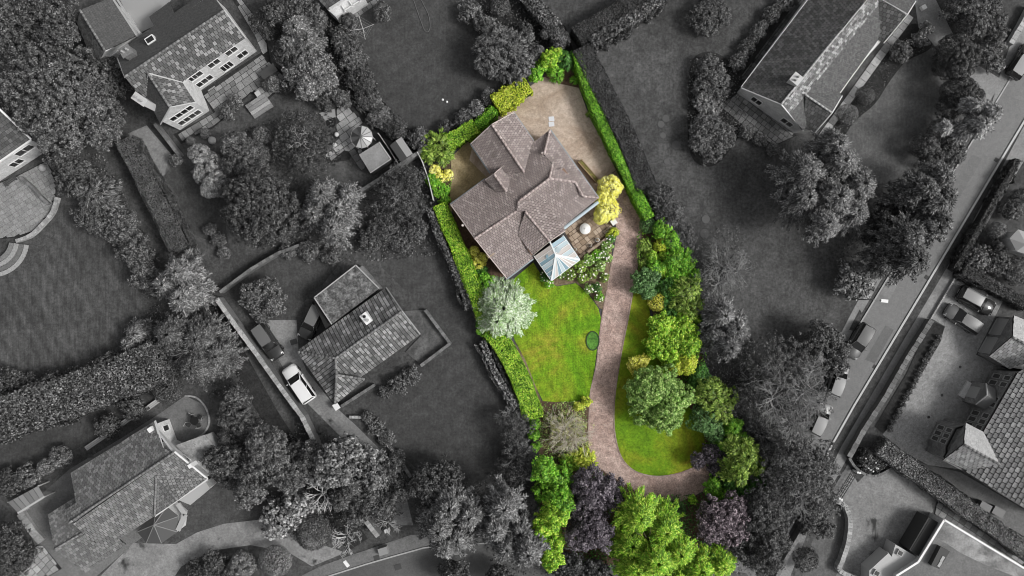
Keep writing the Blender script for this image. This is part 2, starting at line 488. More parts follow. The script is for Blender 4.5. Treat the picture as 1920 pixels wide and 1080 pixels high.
def hedge(name, line_px, w, h, colour, label, grey=True, rough=.05, l=.17, cov=1.9, group=None, curved=True, cat='hedge'):
    """clipped hedge along a pixel line measured at its top; w in metres"""
    SEED[0] += 1; rng = np.random.default_rng(SEED[0] * 104729)
    line = PP(line_px, h)
    if curved and len(line) > 2: line = smooth_line(line, 4)
    foot = Vector((line[0].x, line[0].y, 0))
    e = empty(name, foot, label, cat, group)
    b = MB(); flat = [Vector((p.x, p.y, 0)) for p in line]
    run_wall(b, flat, w * .82, 0, h * .93)
    b.build('inner_growth', CORE_G if grey else CORE, e)
    Cs, Ns, Ts = [], [], []
    l = l * (1.5 if rough > .12 and l < .2 else 1); lw = l * l * .62 * .5
    ph = rng.uniform(0, 6, 3)
    for i in range(len(flat) - 1):
        a, c = np.array(flat[i]), np.array(flat[i + 1]); d = c - a; ln = np.linalg.norm(d)
        if ln < .05: continue
        d = d / ln; s = np.array([-d[1], d[0], 0])
        for part, area in (('top', ln * w), ('L', ln * h), ('R', ln * h)) + ((('E', w * h),) if i in (0, len(flat) - 2) else ()):
            n = int(cov * area / lw)
            t = rng.uniform(-.02, 1.02, n); x = a + d * (t * ln)[:, None]
            gx = x[:, 0] * 1.7 + x[:, 1] * 1.1
            wob = rough * (1.6 * np.sin(.45 * gx + ph[2]) + np.sin(gx + ph[0]) + np.sin(2.3 * gx + ph[1]) + .8 * np.sin(5.1 * gx + ph[2]))
            if part == 'top':
                u = rng.uniform(-.5, .5, n); edge = np.clip((np.abs(u) - .36) / .14, 0, 1) ** 2
                p = x + s * (u * w + 0 * wob)[:, None]; p[:, 2] = h - edge * .16 + wob * .6 * np.sin(u * 7 + ph[1]) + rng.normal(0, .03 + rough * .5, n); nn = np.tile([0, 0, 1.], (n, 1))
            elif part == 'E':
                end = a if i == 0 else c; sg = -1 if i == 0 else 1
                u = rng.uniform(-.5, .5, n); p = end + s * (u * w)[:, None] + d * (sg * rng.uniform(0, .08, n))[:, None]; p[:, 2] = rng.uniform(.02, h, n); nn = np.tile(d * sg, (n, 1))
            else:
                sg = 1 if part == 'L' else -1
                p = x + s * (sg * (w * .5 + wob + rng.normal(0, .03 + rough * .4, n)))[:, None]; p[:, 2] = rng.uniform(0.02, h * .99, n); nn = np.tile(s * sg, (n, 1))
            Cs.append(p); Ns.append(nn + rng.normal(0, .45, (n, 3))); Ts.append(rng.normal(0, 1, (n, 3)))
    C = np.concatenate(Cs); n = len(C); LEAF_TOTAL[0] += n
    leaves('foliage', C, np.concatenate(Ns), np.concatenate(Ts), l * rng.uniform(.7, 1.3, n), l * .62 * rng.uniform(.7, 1.3, n), LEAF[colour], e)
    return e

def undergrowth(poly_px, h, colour, label, per=26, l=.22, name='ground_cover'):
    """uncountable low leaves over a bed: one object"""
    SEED[0] += 1; rng = np.random.default_rng(SEED[0] * 3571)
    q = [(p.x, p.y) for p in PP(poly_px, h * .5)]; xs = [p[0] for p in q]; ys = [p[1] for p in q]
    n = int((max(xs) - min(xs)) * (max(ys) - min(ys)) * per)
    X = rng.uniform(min(xs), max(xs), n); Y = rng.uniform(min(ys), max(ys), n); ins = np.zeros(n, bool)
    for i in range(len(q)):
        (x1, y1), (x2, y2) = q[i], q[(i + 1) % len(q)]
        if y1 == y2: continue
        c = ((y1 > Y) != (y2 > Y)) & (X < (x2 - x1) * (Y - y1) / (y2 - y1) + x1); ins ^= c
    w = np.sin(X * 1.1 + 1) * np.sin(Y * 1.3) + .6 * np.sin(X * 2.7 + Y * 1.9) + .5 * np.sin(X * 4.1 - Y * 3.3)
    keep = ins & (w + rng.normal(0, .6, n) > -.9); X, Y, w = X[keep], Y[keep], w[keep]; n = len(X)
    Z = .04 + h * np.clip(.45 + .3 * w, .1, 1) * rng.uniform(.5, 1, n)
    C = np.stack([X, Y, Z], 1); LEAF_TOTAL[0] += n
    o = leaves(name, C, rng.normal(0, .5, (n, 3)) + np.array([0, 0, 1.]), rng.normal(0, 1, (n, 3)), l * rng.uniform(.6, 1.4, n), l * .6 * rng.uniform(.6, 1.4, n), LEAF[colour])
    return tag(o, label, 'ground cover', kind='stuff')

# ---------------------------------------------------------------- roofs, tiles, slabs, windows
CAM = Vector((0, 0, H))
def on_plane(pl, x, y):
    a, b, c = [P(*q) for q in pl]; n = (b - a).cross(c - a)
    d = P(x, y, 0) - CAM
    return CAM + d * (n.dot(a - CAM) / n.dot(d))

def clip_convex(sub, win):
    """Sutherland-Hodgman: polygon sub clipped by the convex ccw window win (2D)"""
    out = sub
    for i in range(len(win)):
        a, b = win[i], win[(i + 1) % len(win)]; inp, out = out, []
        if not inp: return []
        f = lambda p: (b[0] - a[0]) * (p[1] - a[1]) - (b[1] - a[1]) * (p[0] - a[0])
        for j in range(len(inp)):
            p, q = inp[j], inp[(j + 1) % len(inp)]; fp, fq = f(p), f(q)
            if fp >= 0: out.append(p)
            if (fp >= 0) != (fq >= 0):
                t = fp / (fp - fq); out.append((p[0] + (q[0] - p[0]) * t, p[1] + (q[1] - p[1]) * t))
    return out

def poly_area(p): return .5 * sum(p[i][0] * p[(i + 1) % len(p)][1] - p[(i + 1) % len(p)][0] * p[i][1] for i in range(len(p)))

def roof_slope(pl, pix, deck_mb, mat, parent, tw, th, lift=.035, gap=.10, seed=1, name='roof_tiles', single=0, piece='slate', bond=True, flatdir=None):
    """one roof plane: a solid deck added to deck_mb, and overlapping tiles laid on it"""
    pts = [on_plane(pl, x, y) for x, y in pix]
    a, b, c = [P(*q) for q in pl]; n = (b - a).cross(c - a).normalized()
    if n.z < 0: n = -n
    dn = Vector((0, 0, -1)) + n * n.z
    dn = dn.normalized() if dn.length > .02 else Vector(flatdir or (0, -1, 0))
    sd_ = n.cross(dn).normalized()
    o = pts[0]
    q = [((p - o).dot(sd_), (p - o).dot(dn)) for p in pts]
    if poly_area(q) < 0: q = q[::-1]; pts = pts[::-1]
    deck_mb.extrude([p - n * .14 for p in pts], n * .14)
    rng = random.Random(seed)
    x0, x1 = min(p[0] for p in q), max(p[0] for p in q); y0, y1 = min(p[1] for p in q), max(p[1] for p in q)
    mb = MB(); j = 0; y = y1; made = 0
    while y > y0 - th:
        x = x0 - (tw * .5 if (j % 2 and bond) else 0) - tw * rng.uniform(0, .1)
        while x < x1:
            w = tw * (1 - gap); x += 0
            win = [(x, y - th * (1 - gap * .85)), (x + w, y - th * (1 - gap * .85)), (x + w, y), (x, y)]
            r = clip_convex(q, win)
            if len(r) >= 3 and abs(poly_area(r)) > .12 * tw * th:
                jz = rng.uniform(-.006, .006)
                top = [o + sd_ * u + dn * v_ + n * (.008 + lift * (1 - (y - v_) / th) + jz) for u, v_ in r]
                t = mb
                if made < single and abs(poly_area(r)) > .85 * w * th * .9: t = MB()
                k = len(t.v); m = len(top)
                t.v += top + [p - n * (.004 + lift) for p in top]
                t.f.append(list(range(k, k + m)))
                for s in range(m): t.f.append([k + s, k + m + s, k + m + (s + 1) % m, k + (s + 1) % m])
                if t is not mb: t.build(piece, mat, parent); made += 1
            x += tw
        y -= th; j += 1
    if mb.v:
        mb.build(name, mat, parent, kind='stuff')
    return made

def house(name, px, label, cat='house'):
    return empty(name, P(*px), label, cat)

def roof(parent, slopes, deck_mat, tile_mat, tw, th, caps=(), cap_mat=None, seed=1, cap_r=.13, **kw):
    d = MB(); holder = []
    ro = bpy.data.objects.new('roof', bpy.data.meshes.new('roof')); link(ro, parent)
    # tiles are sub-parts: their mesh keeps world coordinates, the roof's own origin stays at the world origin
    for i, sl in enumerate(slopes):
        opt = dict(kw); opt.update(sl[2] if len(sl) > 2 else {})
        m = opt.pop('mat', tile_mat)
        roof_slope(sl[0], sl[1], d, m, ro, opt.pop('tw', tw), opt.pop('th', th), seed=seed * 31 + i, **opt)
    ro.data.from_pydata([tuple(v) for v in d.v], [], d.f); ro.data.materials.append(deck_mat); ro.data.update()
    for ch in ro.children: ch.matrix_parent_inverse = Matrix.Identity(4)
    for a, b in caps:
        A, B = P(*a), P(*b); n = max(2, int((B - A).length / .45)); m = MB()
        for k in range(n):
            s, t = A.lerp(B, k / n), A.lerp(B, (k + .94) / n); lf = Vector((0, 0, .03))
            m.tube(s + lf, t + lf, cap_r, cap_r * .92, 8)
        c = m.build('ridge_cap', cap_mat or tile_mat, ro, True); c.matrix_parent_inverse = Matrix.Identity(4)
    return ro

def bars(name, mat, parent, lines_, w=None, h=.12, r=.06):
    """each bar or board a part of its own: square section when w is given, else round"""
    for a, c in lines_:
        m = MB(); m.bar(P(*a), P(*c), w, h) if w else m.tube(P(*a), P(*c), r, r, 6); m.build(name, mat, parent)

def sub(o, part):
    """parent o to a part (parts have no own location)"""
    o.parent = part; o.matrix_parent_inverse = Matrix.Identity(4); return o

def walls(parent, foot, z, mat, z0=0.0, gables=(), name='wall'):
    """foot: pixel outline measured at height z"""
    b = MB(); pts = PP(foot, z)
    if area2(pts) < 0: pts = pts[::-1]
    b.prism(pts, z0, z)
    for g in gables:
        q = [P(*p) for p in g]; n = (q[1] - q[0]).cross(q[2] - q[0]).normalized()
        b.extrude([p + n * .1 for p in q], n * -.2)
    return b.build(name, mat, parent)

def window(parent, A, B, t0, t1, z0, z1, nx=2, frame=WHITE, glass=GLASS_D, out=1, name='window'):
    """window in the wall line A-B (world points) between fractions t0..t1; out = side of the line"""
    A, B = Vector((A.x, A.y, 0)), Vector((B.x, B.y, 0)); d = (B - A).normalized(); n = Vector((d.y, -d.x, 0)) * out
    a, b = A.lerp(B, t0), A.lerp(B, t1); m = MB(); fw = .07
    def rect(p, q, lo, hi, dep):
        m.extrude([p + Vector((0, 0, lo)) , q + Vector((0, 0, lo)), q + Vector((0, 0, hi)), p + Vector((0, 0, hi))], n * dep)
    rect(a, b, z0 - .08, z0, .12); rect(a, b, z1, z1 + .07, .06)
    L = (b - a).length
    for k in range(nx + 1):
        c = a + d * (L * k / nx); rect(c - d * fw * .5, c + d * fw * .5, z0, z1, .06)
    w = m.build(name, frame, parent)
    for k in range(nx):
        p, q = a + d * (L * k / nx + fw * .5), a + d * (L * (k + 1) / nx - fw * .5)
        g = MB(); g.extrude([p + Vector((0, 0, z0)), q + Vector((0, 0, z0)), q + Vector((0, 0, z1)), p + Vector((0, 0, z1))], n * .025)
        sub(g.build('pane', glass, None), w)
    return w

def slabs(parent, poly_px, z, mat, sx, sy, ang, gap=.03, thick=.04, name='paving_stone', seed=1, rand=.35, minfrac=.25, curved=False, limit=300):
    """paving laid in courses inside a pixel polygon, every slab an object"""
    pts = PP(poly_px, z)
    if curved: pts = smooth_line(pts, 4, True)
    rng = random.Random(seed); ca, sa = math.cos(ang), math.sin(ang)
    q = [(p.x * ca + p.y * sa, -p.x * sa + p.y * ca) for p in pts]
    if poly_area(q) < 0: q = q[::-1]
    x0, x1 = min(p[0] for p in q), max(p[0] for p in q); y0, y1 = min(p[1] for p in q), max(p[1] for p in q)
    y = y0; n = 0
    while y < y1:
        hh = sy * rng.uniform(1 - rand, 1 + rand); x = x0 - rng.uniform(0, sx)
        while x < x1:
            ww = sx * rng.uniform(1 - rand, 1 + rand)
            r = clip_convex(q, [(x + gap, y + gap), (x + ww - gap, y + gap), (x + ww - gap, y + hh - gap), (x + gap, y + hh - gap)])
            if len(r) >= 3 and abs(poly_area(r)) > minfrac * sx * sy and n < limit:
                zz = z + rng.uniform(0, .008)
                w = [Vector((u * ca - v_ * sa, u * sa + v_ * ca, zz)) for u, v_ in r]
                b = MB(); b.extrude(w, (0, 0, thick)); sub(b.build(name, mat), parent); n += 1
            x += ww
        y += hh
    return n

def stone_wall(name, line_px, w, h, mat, label, cope=.55, cope_mat=None, cat='wall', curved=False, piece='coping_stone', single=True):
    line = PP(line_px, h)
    if curved: line = smooth_line(line, 5)
    flat = [Vector((p.x, p.y, 0)) for p in line]
    e = empty(name, flat[0], label, cat)
    b = MB(); run_wall(b, flat, w, 0, h); b.build('masonry', mat, e)
    rng = random.Random(len(name) + int(line_px[0][0]))
    for i in range(len(flat) - 1):
        a, c = flat[i], flat[i + 1]; L = (c - a).length; n = max(1, int(round(L / cope))); d = (c - a).normalized()
        for k in range(n):
            p = a + d * (L * (k + .5) / n); m = MB()
            m.box((p.x, p.y, h + .003), L / n * .93, w * rng.uniform(1.05, 1.22), rng.uniform(.07, .12), math.atan2(d.y, d.x) + rng.uniform(-.03, .03))
            m.build(piece, cope_mat or mat, e)
    return e

# ---------------------------------------------------------------- surface materials
GRASS_G = surf('rough_lawn_grey', [(.25, .045), (.5, .066), (.75, .095)], .12, 3.2, .6, stripe=(math.radians(32), 2.2, .10))
LAWN_DARK = surf('lawn_grey_dark', [(.3, .043), (.55, .056), (.8, .072)], .10, 3.5, .45, stripe=(math.radians(55), 1.6, .10))
LAWN_STR = surf('lawn_grey_striped', [(.3, .052), (.55, .070), (.8, .092)], .14, 3.0, .5, stripe=(math.radians(-30), 1.35, .27), spots=[(.17, 1.7, .70)])
LAWN_MID = surf('lawn_grey_mid', [(.3, .085), (.6, .11), (.85, .13)], .12, 3.5, .4, stripe=(math.radians(58), 1.8, .10))
FLAG_T = pieces('terrace_flag_grey', .20, .27, .85, .12, .5, .62)
SOIL_G = surf('soil_grey', [(.3, .018), (.7, .036)], .5, 4, .6)
TARMAC = surf('road_tarmac_grey', [(.3, .165), (.6, .185), (.8, .21)], .10, 7, .22, spots=[(.10, .18, .66)])
FOOT = surf('footway_grey', [(.3, .19), (.6, .25), (.85, .31)], .22, 6, .3, spots=[(.09, .35, .66)])
VERGE = surf('verge_grey', [(.3, .035), (.7, .075)], .6, 5, .6)
CONC = surf('concrete_grey', [(.25, .155), (.55, .22), (.8, .28)], .22, 4, .35, spots=[(.04, .28, .60)])
CONC_D = surf('yard_tarmac_grey', [(.3, .115), (.7, .165)], .18, 5, .3, spots=[(.05, .3, .66)])
GRAVEL_G = surf('gravel_grey', [(.3, .23), (.6, .28), (.8, .33)], .18, 9, .5)
PATH_P = surf('path_pale_grey', [(.3, .26), (.7, .34)], .5, 5, .3)
GRAVEL = surf('gravel_buff', [(.22, (.24, .17, .12)), (.42, (.375, .295, .23)), (.60, (.52, .43, .355)), (.82, (.40, .305, .255))], .16, 9, .40, dist=1.3, spots=[((.38, .285, .225), .35, .60), ((.66, .59, .52), .9, .68)])
SAND = surf('packed_sand', [(.3, (.20, .15, .075)), (.55, (.32, .25, .14)), (.8, (.44, .37, .24))], .25, 6, .4, dist=.8)
DRIVE = surf('drive_mauve_gravel', [(.25, (.27, .185, .155)), (.5, (.385, .28, .245)), (.75, (.50, .385, .34))], .30, 7, .65, dist=1.4, spots=[((.46, .37, .32), .8, .63), ((.21, .15, .13), .6, .68)])
LAWN_C = surf('lawn_green', [(.28, (.075, .20, .008)), (.42, (.13, .27, .010)), (.55, (.19, .275, .016)), (.66, (.28, .26, .03)), (.80, (.33, .235, .04))], .13, 5.5, .60, dist=1.6, stripe=(math.radians(-27), 1.2, .16))
LAWN_C2 = surf('lawn_green_deep', [(.30, (.075, .18, .008)), (.5, (.14, .26, .010)), (.66, (.22, .25, .016)), (.8, (.30, .20, .03))], .2, 3.6, .5, dist=.8)
SOIL = surf('soil_brown', [(.3, (.07, .045, .028)), (.7, (.16, .105, .075))], .5, 5, .6)
BED = surf('bed_soil_brown', [(.3, (.10, .075, .04)), (.7, (.25, .19, .13))], .5, 5, .6)
FLAG = pieces('flagstone_buff', (.27, .20, .14), (.50, .40, .31), .85, (.13, .095, .05), .5, .62)
FLAG_G = pieces('flagstone_grey', .12, .25, .85, .07, .5, .62)
FLAG_P = pieces('flagstone_pale', .22, .40, .85, .12, .5, .6)
FLAG_D = pieces('flagstone_dark', .06, .13, .85, .03, .5, .6)
STONE_G = pieces('walling_grey', .11, .20, .9, .06, 1.2, .58)
STONE_P = pieces('walling_pale', .24, .42, .9, .10, 1.4, .62)
STONE_C = pieces('walling_buff', (.25, .19, .13), (.46, .38, .30), .9, (.12, .11, .05), 1.3, .58)

# ---------------------------------------------------------------- ground, roads, lawns
b = MB(); b.poly([(-400, -400, 0), (400, -400, 0), (400, 400, 0), (-400, 400, 0)]); b.build('ground', GRASS_G, kind='structure')
def lines(name, pts, w, z0, z1, mat, curved=False):
    l = PP(pts); l = smooth_line(l, 5) if curved else l
    return tag(run_wall(MB(), l, w, z0, z1).build(name, mat), kind='structure')

ROAD_R = [(1990, 110), (1918, 230), (1733, 540), (1601, 760), (1561, 831), (1487, 978), (1441, 1072), (1400, 1160)]
ROAD_L = [(1960, 40), (1904, 131), (1870, 187), (1795, 310), (1660, 528), (1606, 617), (1530, 750), (1485, 830), (1412, 978), (1365, 1075), (1340, 1160)]
sheet('side_road', ROAD_R + ROAD_L[::-1], .010, TARMAC)
sheet('road_repair', [(1700, 470), (1716, 478), (1668, 560), (1650, 552)], .016, surf('repair_tarmac_pale', [(.3, .20), (.7, .23)], .3, 7, .2))
sheet('road_repair', [(1660, 610), (1676, 618), (1640, 682), (1622, 674)], .016, surf('repair_tarmac_dark', [(.3, .125), (.7, .145)], .3, 7, .2))
sheet('road_repair', [(1822, 290), (1842, 298), (1798, 372), (1779, 362)], .016, surf('repair_tarmac_mid', [(.3, .145), (.7, .165)], .3, 7, .2))
for i, (x, y, lb) in enumerate(((1737, 520, 'gutter beside the manor court entrance'), (1640, 688, 'gutter opposite the parked dark silver car'), (1868, 300, 'gutter near the upper end of the side road'))):
    c = P(x, y); m = MB(); m.box((c.x, c.y, .012), .45, .45, .012, 1.0); tag(m.build('road_drain', plain('drain_iron%d' % i, .03, .7)), 'dark iron drain in the ' + lb, 'drain', 'drains along the side road')
lines('kerb', ROAD_R, .22, 0, .12, plain('kerbstone_grey', .46, .8))
lines('kerb', ROAD_L, .16, 0, .10, plain('kerbstone_grey_worn', .34, .8))
def shift(pts, dx, dy=0): return [(x + dx, y + dy) for x, y in pts]
VR = [(x + 2, y + 1) for x, y in ROAD_R[1:6]]
sheet('road_verge', [(1800, 434), (1733, 544), (1604, 761), (1564, 832), (1530, 900), (1545, 905), (1577, 838), (1618, 768), (1700, 628), (1748, 548), (1812, 440)], .05, VERGE)
sheet('footway', [(1996, 116), (1922, 232), (1812, 438), (1748, 548), (1700, 628), (1618, 768), (1577, 838), (1500, 984), (1450, 1085), (1420, 1160), (1450, 1160), (1520, 985), (1600, 838), (1640, 770), (1722, 628), (1790, 520), (1850, 420), (2010, 150)], .045, FOOT)
sheet('grass_verge', [(1655, 520), (1608, 600), (1590, 640), (1572, 634), (1600, 580), (1630, 525)], .03, FOOT)
sheet('grass_verge', [(1618, 590), (1604, 622), (1592, 618), (1612, 580)], .045, VERGE)
sheet('footway', [(1985, -40), (1919, 42), (1895, 82), (1878, 130), (1858, 200), (1872, 184), (1905, 128), (1960, 38)], .035, FOOT)
stone_wall('boundary_wall', [(1935, 10), (1919, 42), (1895, 82)], .5, .9, STONE_P, 'pale stone wall beside the footway in the upper right corner', .6)

SB = [(520, 1150), (560, 1100), (619, 1079), (685, 1058), (740, 1042), (794, 1027), (850, 1020), (912, 1018), (1000, 1022), (1100, 1032), (1250, 1050), (1400, 1075), (1440, 1150)]
sheet('main_road', SB, .012, surf('road_tarmac_dark', [(.3, .075), (.7, .115)], .10, 7, .22, spots=[(.05, .16, .62)]))
lines('kerb', SB[1:10], .16, 0, .11, plain('kerbstone_pale', .34, .8))
sheet('footway', [(560, 1098), (619, 1077), (685, 1056), (740, 1040), (794, 1025), (850, 1018), (912, 1016), (1000, 1020), (1000, 1006), (912, 1003), (840, 1000), (770, 1003), (720, 1020), (655, 1042), (600, 1062), (545, 1090)], .05, CONC_D)

sheet('lawn', [(662, 70), (690, -10), (862, -10), (905, 50), (945, 140), (900, 185), (800, 243), (760, 240), (715, 185), (690, 120)], .02, LAWN_DARK)
sheet('lawn', [(60, 425), (120, 375), (180, 405), (240, 490), (268, 560), (262, 615), (170, 690), (60, 700), (-20, 675), (-20, 520), (45, 505), (100, 440)], .02, LAWN_STR)
sheet('lawn', [(715, 470), (800, 435), (832, 480), (890, 600), (930, 680), (970, 760), (945, 860), (900, 905), (800, 895), (760, 860), (735, 820), (700, 785), (655, 765), (690, 740), (850, 655), (800, 585), (745, 530), (715, 500)], .02, LAWN_DARK)
sheet('lawn', [(1640, 130), (1690, 100), (1750, 90), (1765, 140), (1770, 200), (1740, 270), (1690, 330), (1620, 345), (1590, 300), (1575, 260)], .02, LAWN_MID, curved=True)
sheet('lawn', [(355, 945), (390, 915), (440, 910), (500, 930), (500, 970), (430, 975), (370, 995), (345, 985)], .02, LAWN_DARK, curved=True)
sheet('lawn', [(0, 820), (120, 770), (300, 700), (330, 720), (290, 750), (130, 850), (0, 900)], .02, LAWN_DARK)
sheet('lawn', [(1600, 960), (1560, 945), (1530, 990), (1500, 1090), (1575, 1090), (1590, 1020)], .02, LAWN_MID)
sheet('lawn', [(250, 250), (335, 370), (345, 430), (430, 470), (420, 400), (370, 330), (300, 260)], .02, LAWN_DARK)
sheet('lawn', [(440, 480), (590, 470), (640, 490), (600, 540), (540, 590), (470, 600), (430, 550)], .018, LAWN_DARK)

# alleys and lane
sheet('lane', [(375, 560), (410, 575), (470, 680), (520, 770), (585, 870), (690, 1010), (650, 1035), (560, 900), (480, 770), (430, 680)], .015, SOIL_G)
sheet('driveway', [(474, 618), (500, 600), (556, 600), (560, 660), (575, 695), (628, 762), (670, 800), (715, 845), (755, 905), (775, 985), (735, 985), (710, 900), (660, 840), (610, 790), (560, 740), (520, 670)], .03, CONC)
sheet('driveway', [(178, 1090), (250, 1018), (330, 1020), (370, 998), (420, 982), (490, 974), (560, 985), (600, 1020), (648, 1036), (585, 1062), (540, 1035), (470, 1022), (400, 1032), (340, 1062), (318, 1095)], .03, CONC)
sheet('yard', [(40, 960), (130, 880), (230, 820), (300, 775), (347, 742), (380, 758), (393, 790), (383, 815), (345, 840), (330, 960), (250, 1020), (170, 1090), (95, 1090), (60, 1010)], .025, CONC_D)
sheet('court', [(1795, 512), (1880, 565), (1830, 665), (1905, 700), (1845, 800), (1800, 880), (1740, 872), (1700, 850), (1655, 815), (1680, 784), (1763, 640), (1772, 612), (1745, 596)], .03, GRAVEL_G)
sheet('driveway', [(1608, 905), (1622, 890), (1650, 892), (1678, 872), (1757, 936), (1745, 970), (1720, 1030), (1700, 1090), (1560, 1090), (1573, 1070), (1589, 1022), (1594, 984), (1584, 946), (1560, 920), (1590, 870)], .032, CONC)
sheet('driveway', [(1700, 860), (1740, 872), (1800, 885), (1920, 955), (1960, 1010), (1915, 1010), (1820, 945)], .028, CONC_D)
sheet('driveway', [(1712, -20), (1745, -20), (1785, 60), (1830, 120), (1880, 150), (1850, 200), (1800, 150), (1760, 95), (1722, 50)], .03, FOOT)
sheet('courtyard', [(215, -20), (225, 0), (258, 64), (290, 48), (281, 32), (319, 3), (330, -20)], .03, plain('court_render_pale', .30, .9))
sheet('patio_base', [(376, 172), (490, 98), (512, 120), (545, 148), (500, 190), (470, 175), (430, 215), (400, 240), (340, 270), (325, 252), (400, 212)], .02, SOIL_G)
sheet('yard', [(240, 250), (275, 235), (330, 300), (300, 340), (285, 335)], .032, CONC)

# the bright garden in the middle
sheet('gravel_court', [(880, 300), (890, 255), (930, 215), (962, 185), (992, 163), (1022, 143), (1050, 156), (1085, 163), (1100, 205), (1132, 245), (1165, 300), (1168, 318), (1145, 330), (1122, 372), (1030, 340), (920, 340)], .03, GRAVEL)
sheet('side_yard', [(842, 400), (846, 320), (846, 296), (868, 272), (895, 250), (935, 212), (925, 260), (920, 330), (860, 385)], .022, SAND, curved=False)
sheet('bed_soil', [(1020, 144), (1040, 110), (1075, 105), (1095, 125), (1120, 190), (1150, 260), (1168, 310), (1132, 247), (1104, 205), (1086, 165), (1050, 157)], .036, SOIL)
DR = [(1146, 329), (1168, 317), (1178, 345), (1190, 375), (1203, 410), (1200, 460), (1191, 520), (1179, 590), (1169, 640), (1160, 690), (1153, 740), (1151, 790), (1156, 830), (1168, 862), (1192, 884), (1230, 893), (1270, 888), (1302, 876), (1330, 870)]
DL = [(1122, 372), (1150, 400), (1155, 440), (1147, 490), (1138, 545), (1129, 590), (1123, 640), (1117, 690), (1107, 735), (1104, 790), (1105, 840), (1116, 868), (1140, 888), (1175, 908), (1205, 930), (1255, 945), (1300, 930), (1330, 915)]
dr = smooth_line(PP(DR, .034), 4) + smooth_line(PP(DL, .034), 4)[::-1]
MB().poly(dr[::-1]).build('drive', DRIVE, kind='structure')
EDGE = pieces('edging_stone', (.24, .17, .14), (.40, .31, .27), .85)
lines('drive_edging', DR[4:-1], .14, 0, .075, EDGE, True)
lines('drive_edging', DL[3:-4], .10, 0, .06, EDGE, True)
sheet('front_lawn', [(940, 540), (962, 524), (1000, 492), (1022, 527), (1045, 537), (1080, 531), (1104, 552), (1122, 578), (1127, 598), (1121, 640), (1115, 690), (1105, 742), (1080, 753), (1040, 754), (1018, 752), (1002, 720), (985, 675), (966, 640), (950, 600), (930, 570)], .026, LAWN_C)
sheet('drive_lawn', [(1193, 530), (1215, 560), (1222, 610), (1250, 690), (1290, 760), (1320, 800), (1322, 850), (1300, 877), (1268, 889), (1230, 894), (1192, 885), (1167, 863), (1155, 830), (1150, 790), (1152, 740), (1159, 690), (1168, 640), (1178, 590), (1188, 535)], .024, LAWN_C2)
sheet('bed_soil', [(1020, 528), (1034, 520), (1087, 488), (1105, 468), (1152, 437), (1148, 470), (1140, 530), (1130, 580), (1124, 578), (1105, 551), (1080, 530), (1045, 536)], .030, BED)
sheet('bed_soil', [(845, 384), (856, 388), (945, 515), (940, 540), (905, 545), (885, 500), (860, 440)], .026, SOIL)
sheet('bed_soil', [(1195, 425), (1215, 420), (1260, 430), (1310, 520), (1320, 700), (1340, 850), (1320, 900), (1300, 850), (1260, 700), (1215, 560), (1195, 530), (1193, 480)], .020, SOIL)
sheet('bed_soil', [(1010, 752), (1105, 745), (1105, 850), (1175, 910), (1260, 946), (1330, 920), (1320, 1010), (1280, 1060), (1010, 1060)], .014, SOIL)
sheet('bed_soil', [(984, 672), (1002, 718), (1015, 752), (1011, 754), (980, 680), (964, 642)], .030, BED)
sheet('bed_soil', [(800, 330), (848, 300), (848, 385), (825, 380)], .018, SOIL)

# grey beds
sheet('bed_soil', [(1745, 600), (1770, 612), (1764, 640), (1680, 784), (1655, 812), (1640, 800), (1700, 700)], .06, SOIL_G)
sheet('bed_soil', [(1592, 859), (1604, 838), (1647, 838), (1676, 873), (1647, 890), (1618, 889)], .06, SOIL_G)
sheet('bed_soil', [(1530, 258), (1560, 225), (1600, 190), (1640, 130), (1675, 80), (1710, 45), (1740, 60), (1745, 90), (1700, 115), (1670, 150), (1640, 195), (1600, 230), (1570, 275), (1545, 278)], .024, SOIL_G, curved=True)
sheet('bed_soil', [(640, 20), (668, 60), (690, 120), (720, 185), (765, 240), (800, 245), (780, 285), (700, 250), (655, 190), (600, 120), (560, 60), (560, 0)], .016, SOIL_G)
sheet('bed_soil', [(1300, 110), (1345, 100), (1400, 150), (1410, 200), (1390, 250), (1340, 310), (1295, 290), (1290, 180)], .016, SOIL_G, curved=True)
sheet('bed_soil', [(870, -10), (905, 45), (945, 130), (1000, 130), (1075, 95), (1060, 50), (1000, -10)], .016, SOIL_G)
sheet('bed_soil', [(1390, 170), (1500, 20), (1520, -10), (1490, -10), (1440, 20), (1385, 110), (1345, 180)], .018, SOIL_G)

# ---------------------------------------------------------------- the brown-tiled house in colour
TILE_M = pieces('roof_tile_brown', (.23, .192, .183), (.39, .335, .318), .8, (.165, .14, .125), .6, .62, mid=(.30, .252, .24))
DECK_M = plain('roof_underlay_brown', (.05, .04, .04), .9)
CAP_M = pieces('ridge_tile_brown', (.36, .29, .275), (.52, .44, .42), .8)
BRICK = surf('house_brick', [(.3, (.22, .13, .09)), (.7, (.34, .22, .16))], 1.5, 9, .5)
hm = house('bungalow', (985, 380), 'large brown-tiled house with several gables in the coloured garden')
walls(hm, [(851, 386), (1031, 251), (1115, 369), (1056, 417), (1058, 431), (1030, 450), (1000, 476), (951, 515)], 2.5, BRICK,
      gables=[[(851, 386, 2.5), (892, 447, 4.6), (951, 515, 2.5)]])
walls(hm, [(888, 270), (922, 244), (961, 217), (998, 266), (924, 322)], 2.45, BRICK, gables=[[(888, 270, 2.45), (923, 240, 4.2), (961, 217, 2.45)]])
walls(hm, [(913, 337), (938, 318), (952, 338), (932, 355)], 3.3, BRICK, z0=2.4, name='dormer_cheek')
Z, R_ = 2.6, 4.9
walls(hm, [(1033, 331), (1037, 311), (1046, 322), (1057, 315), (1075, 339)], 3.75, BRICK, z0=2.6, name='upstand')
walls(hm, [(970, 398), (976, 381), (1022, 383), (1056, 430), (1030, 449), (1001, 474), (974, 440)], 2.9, BRICK, z0=2.0, name='upstand')
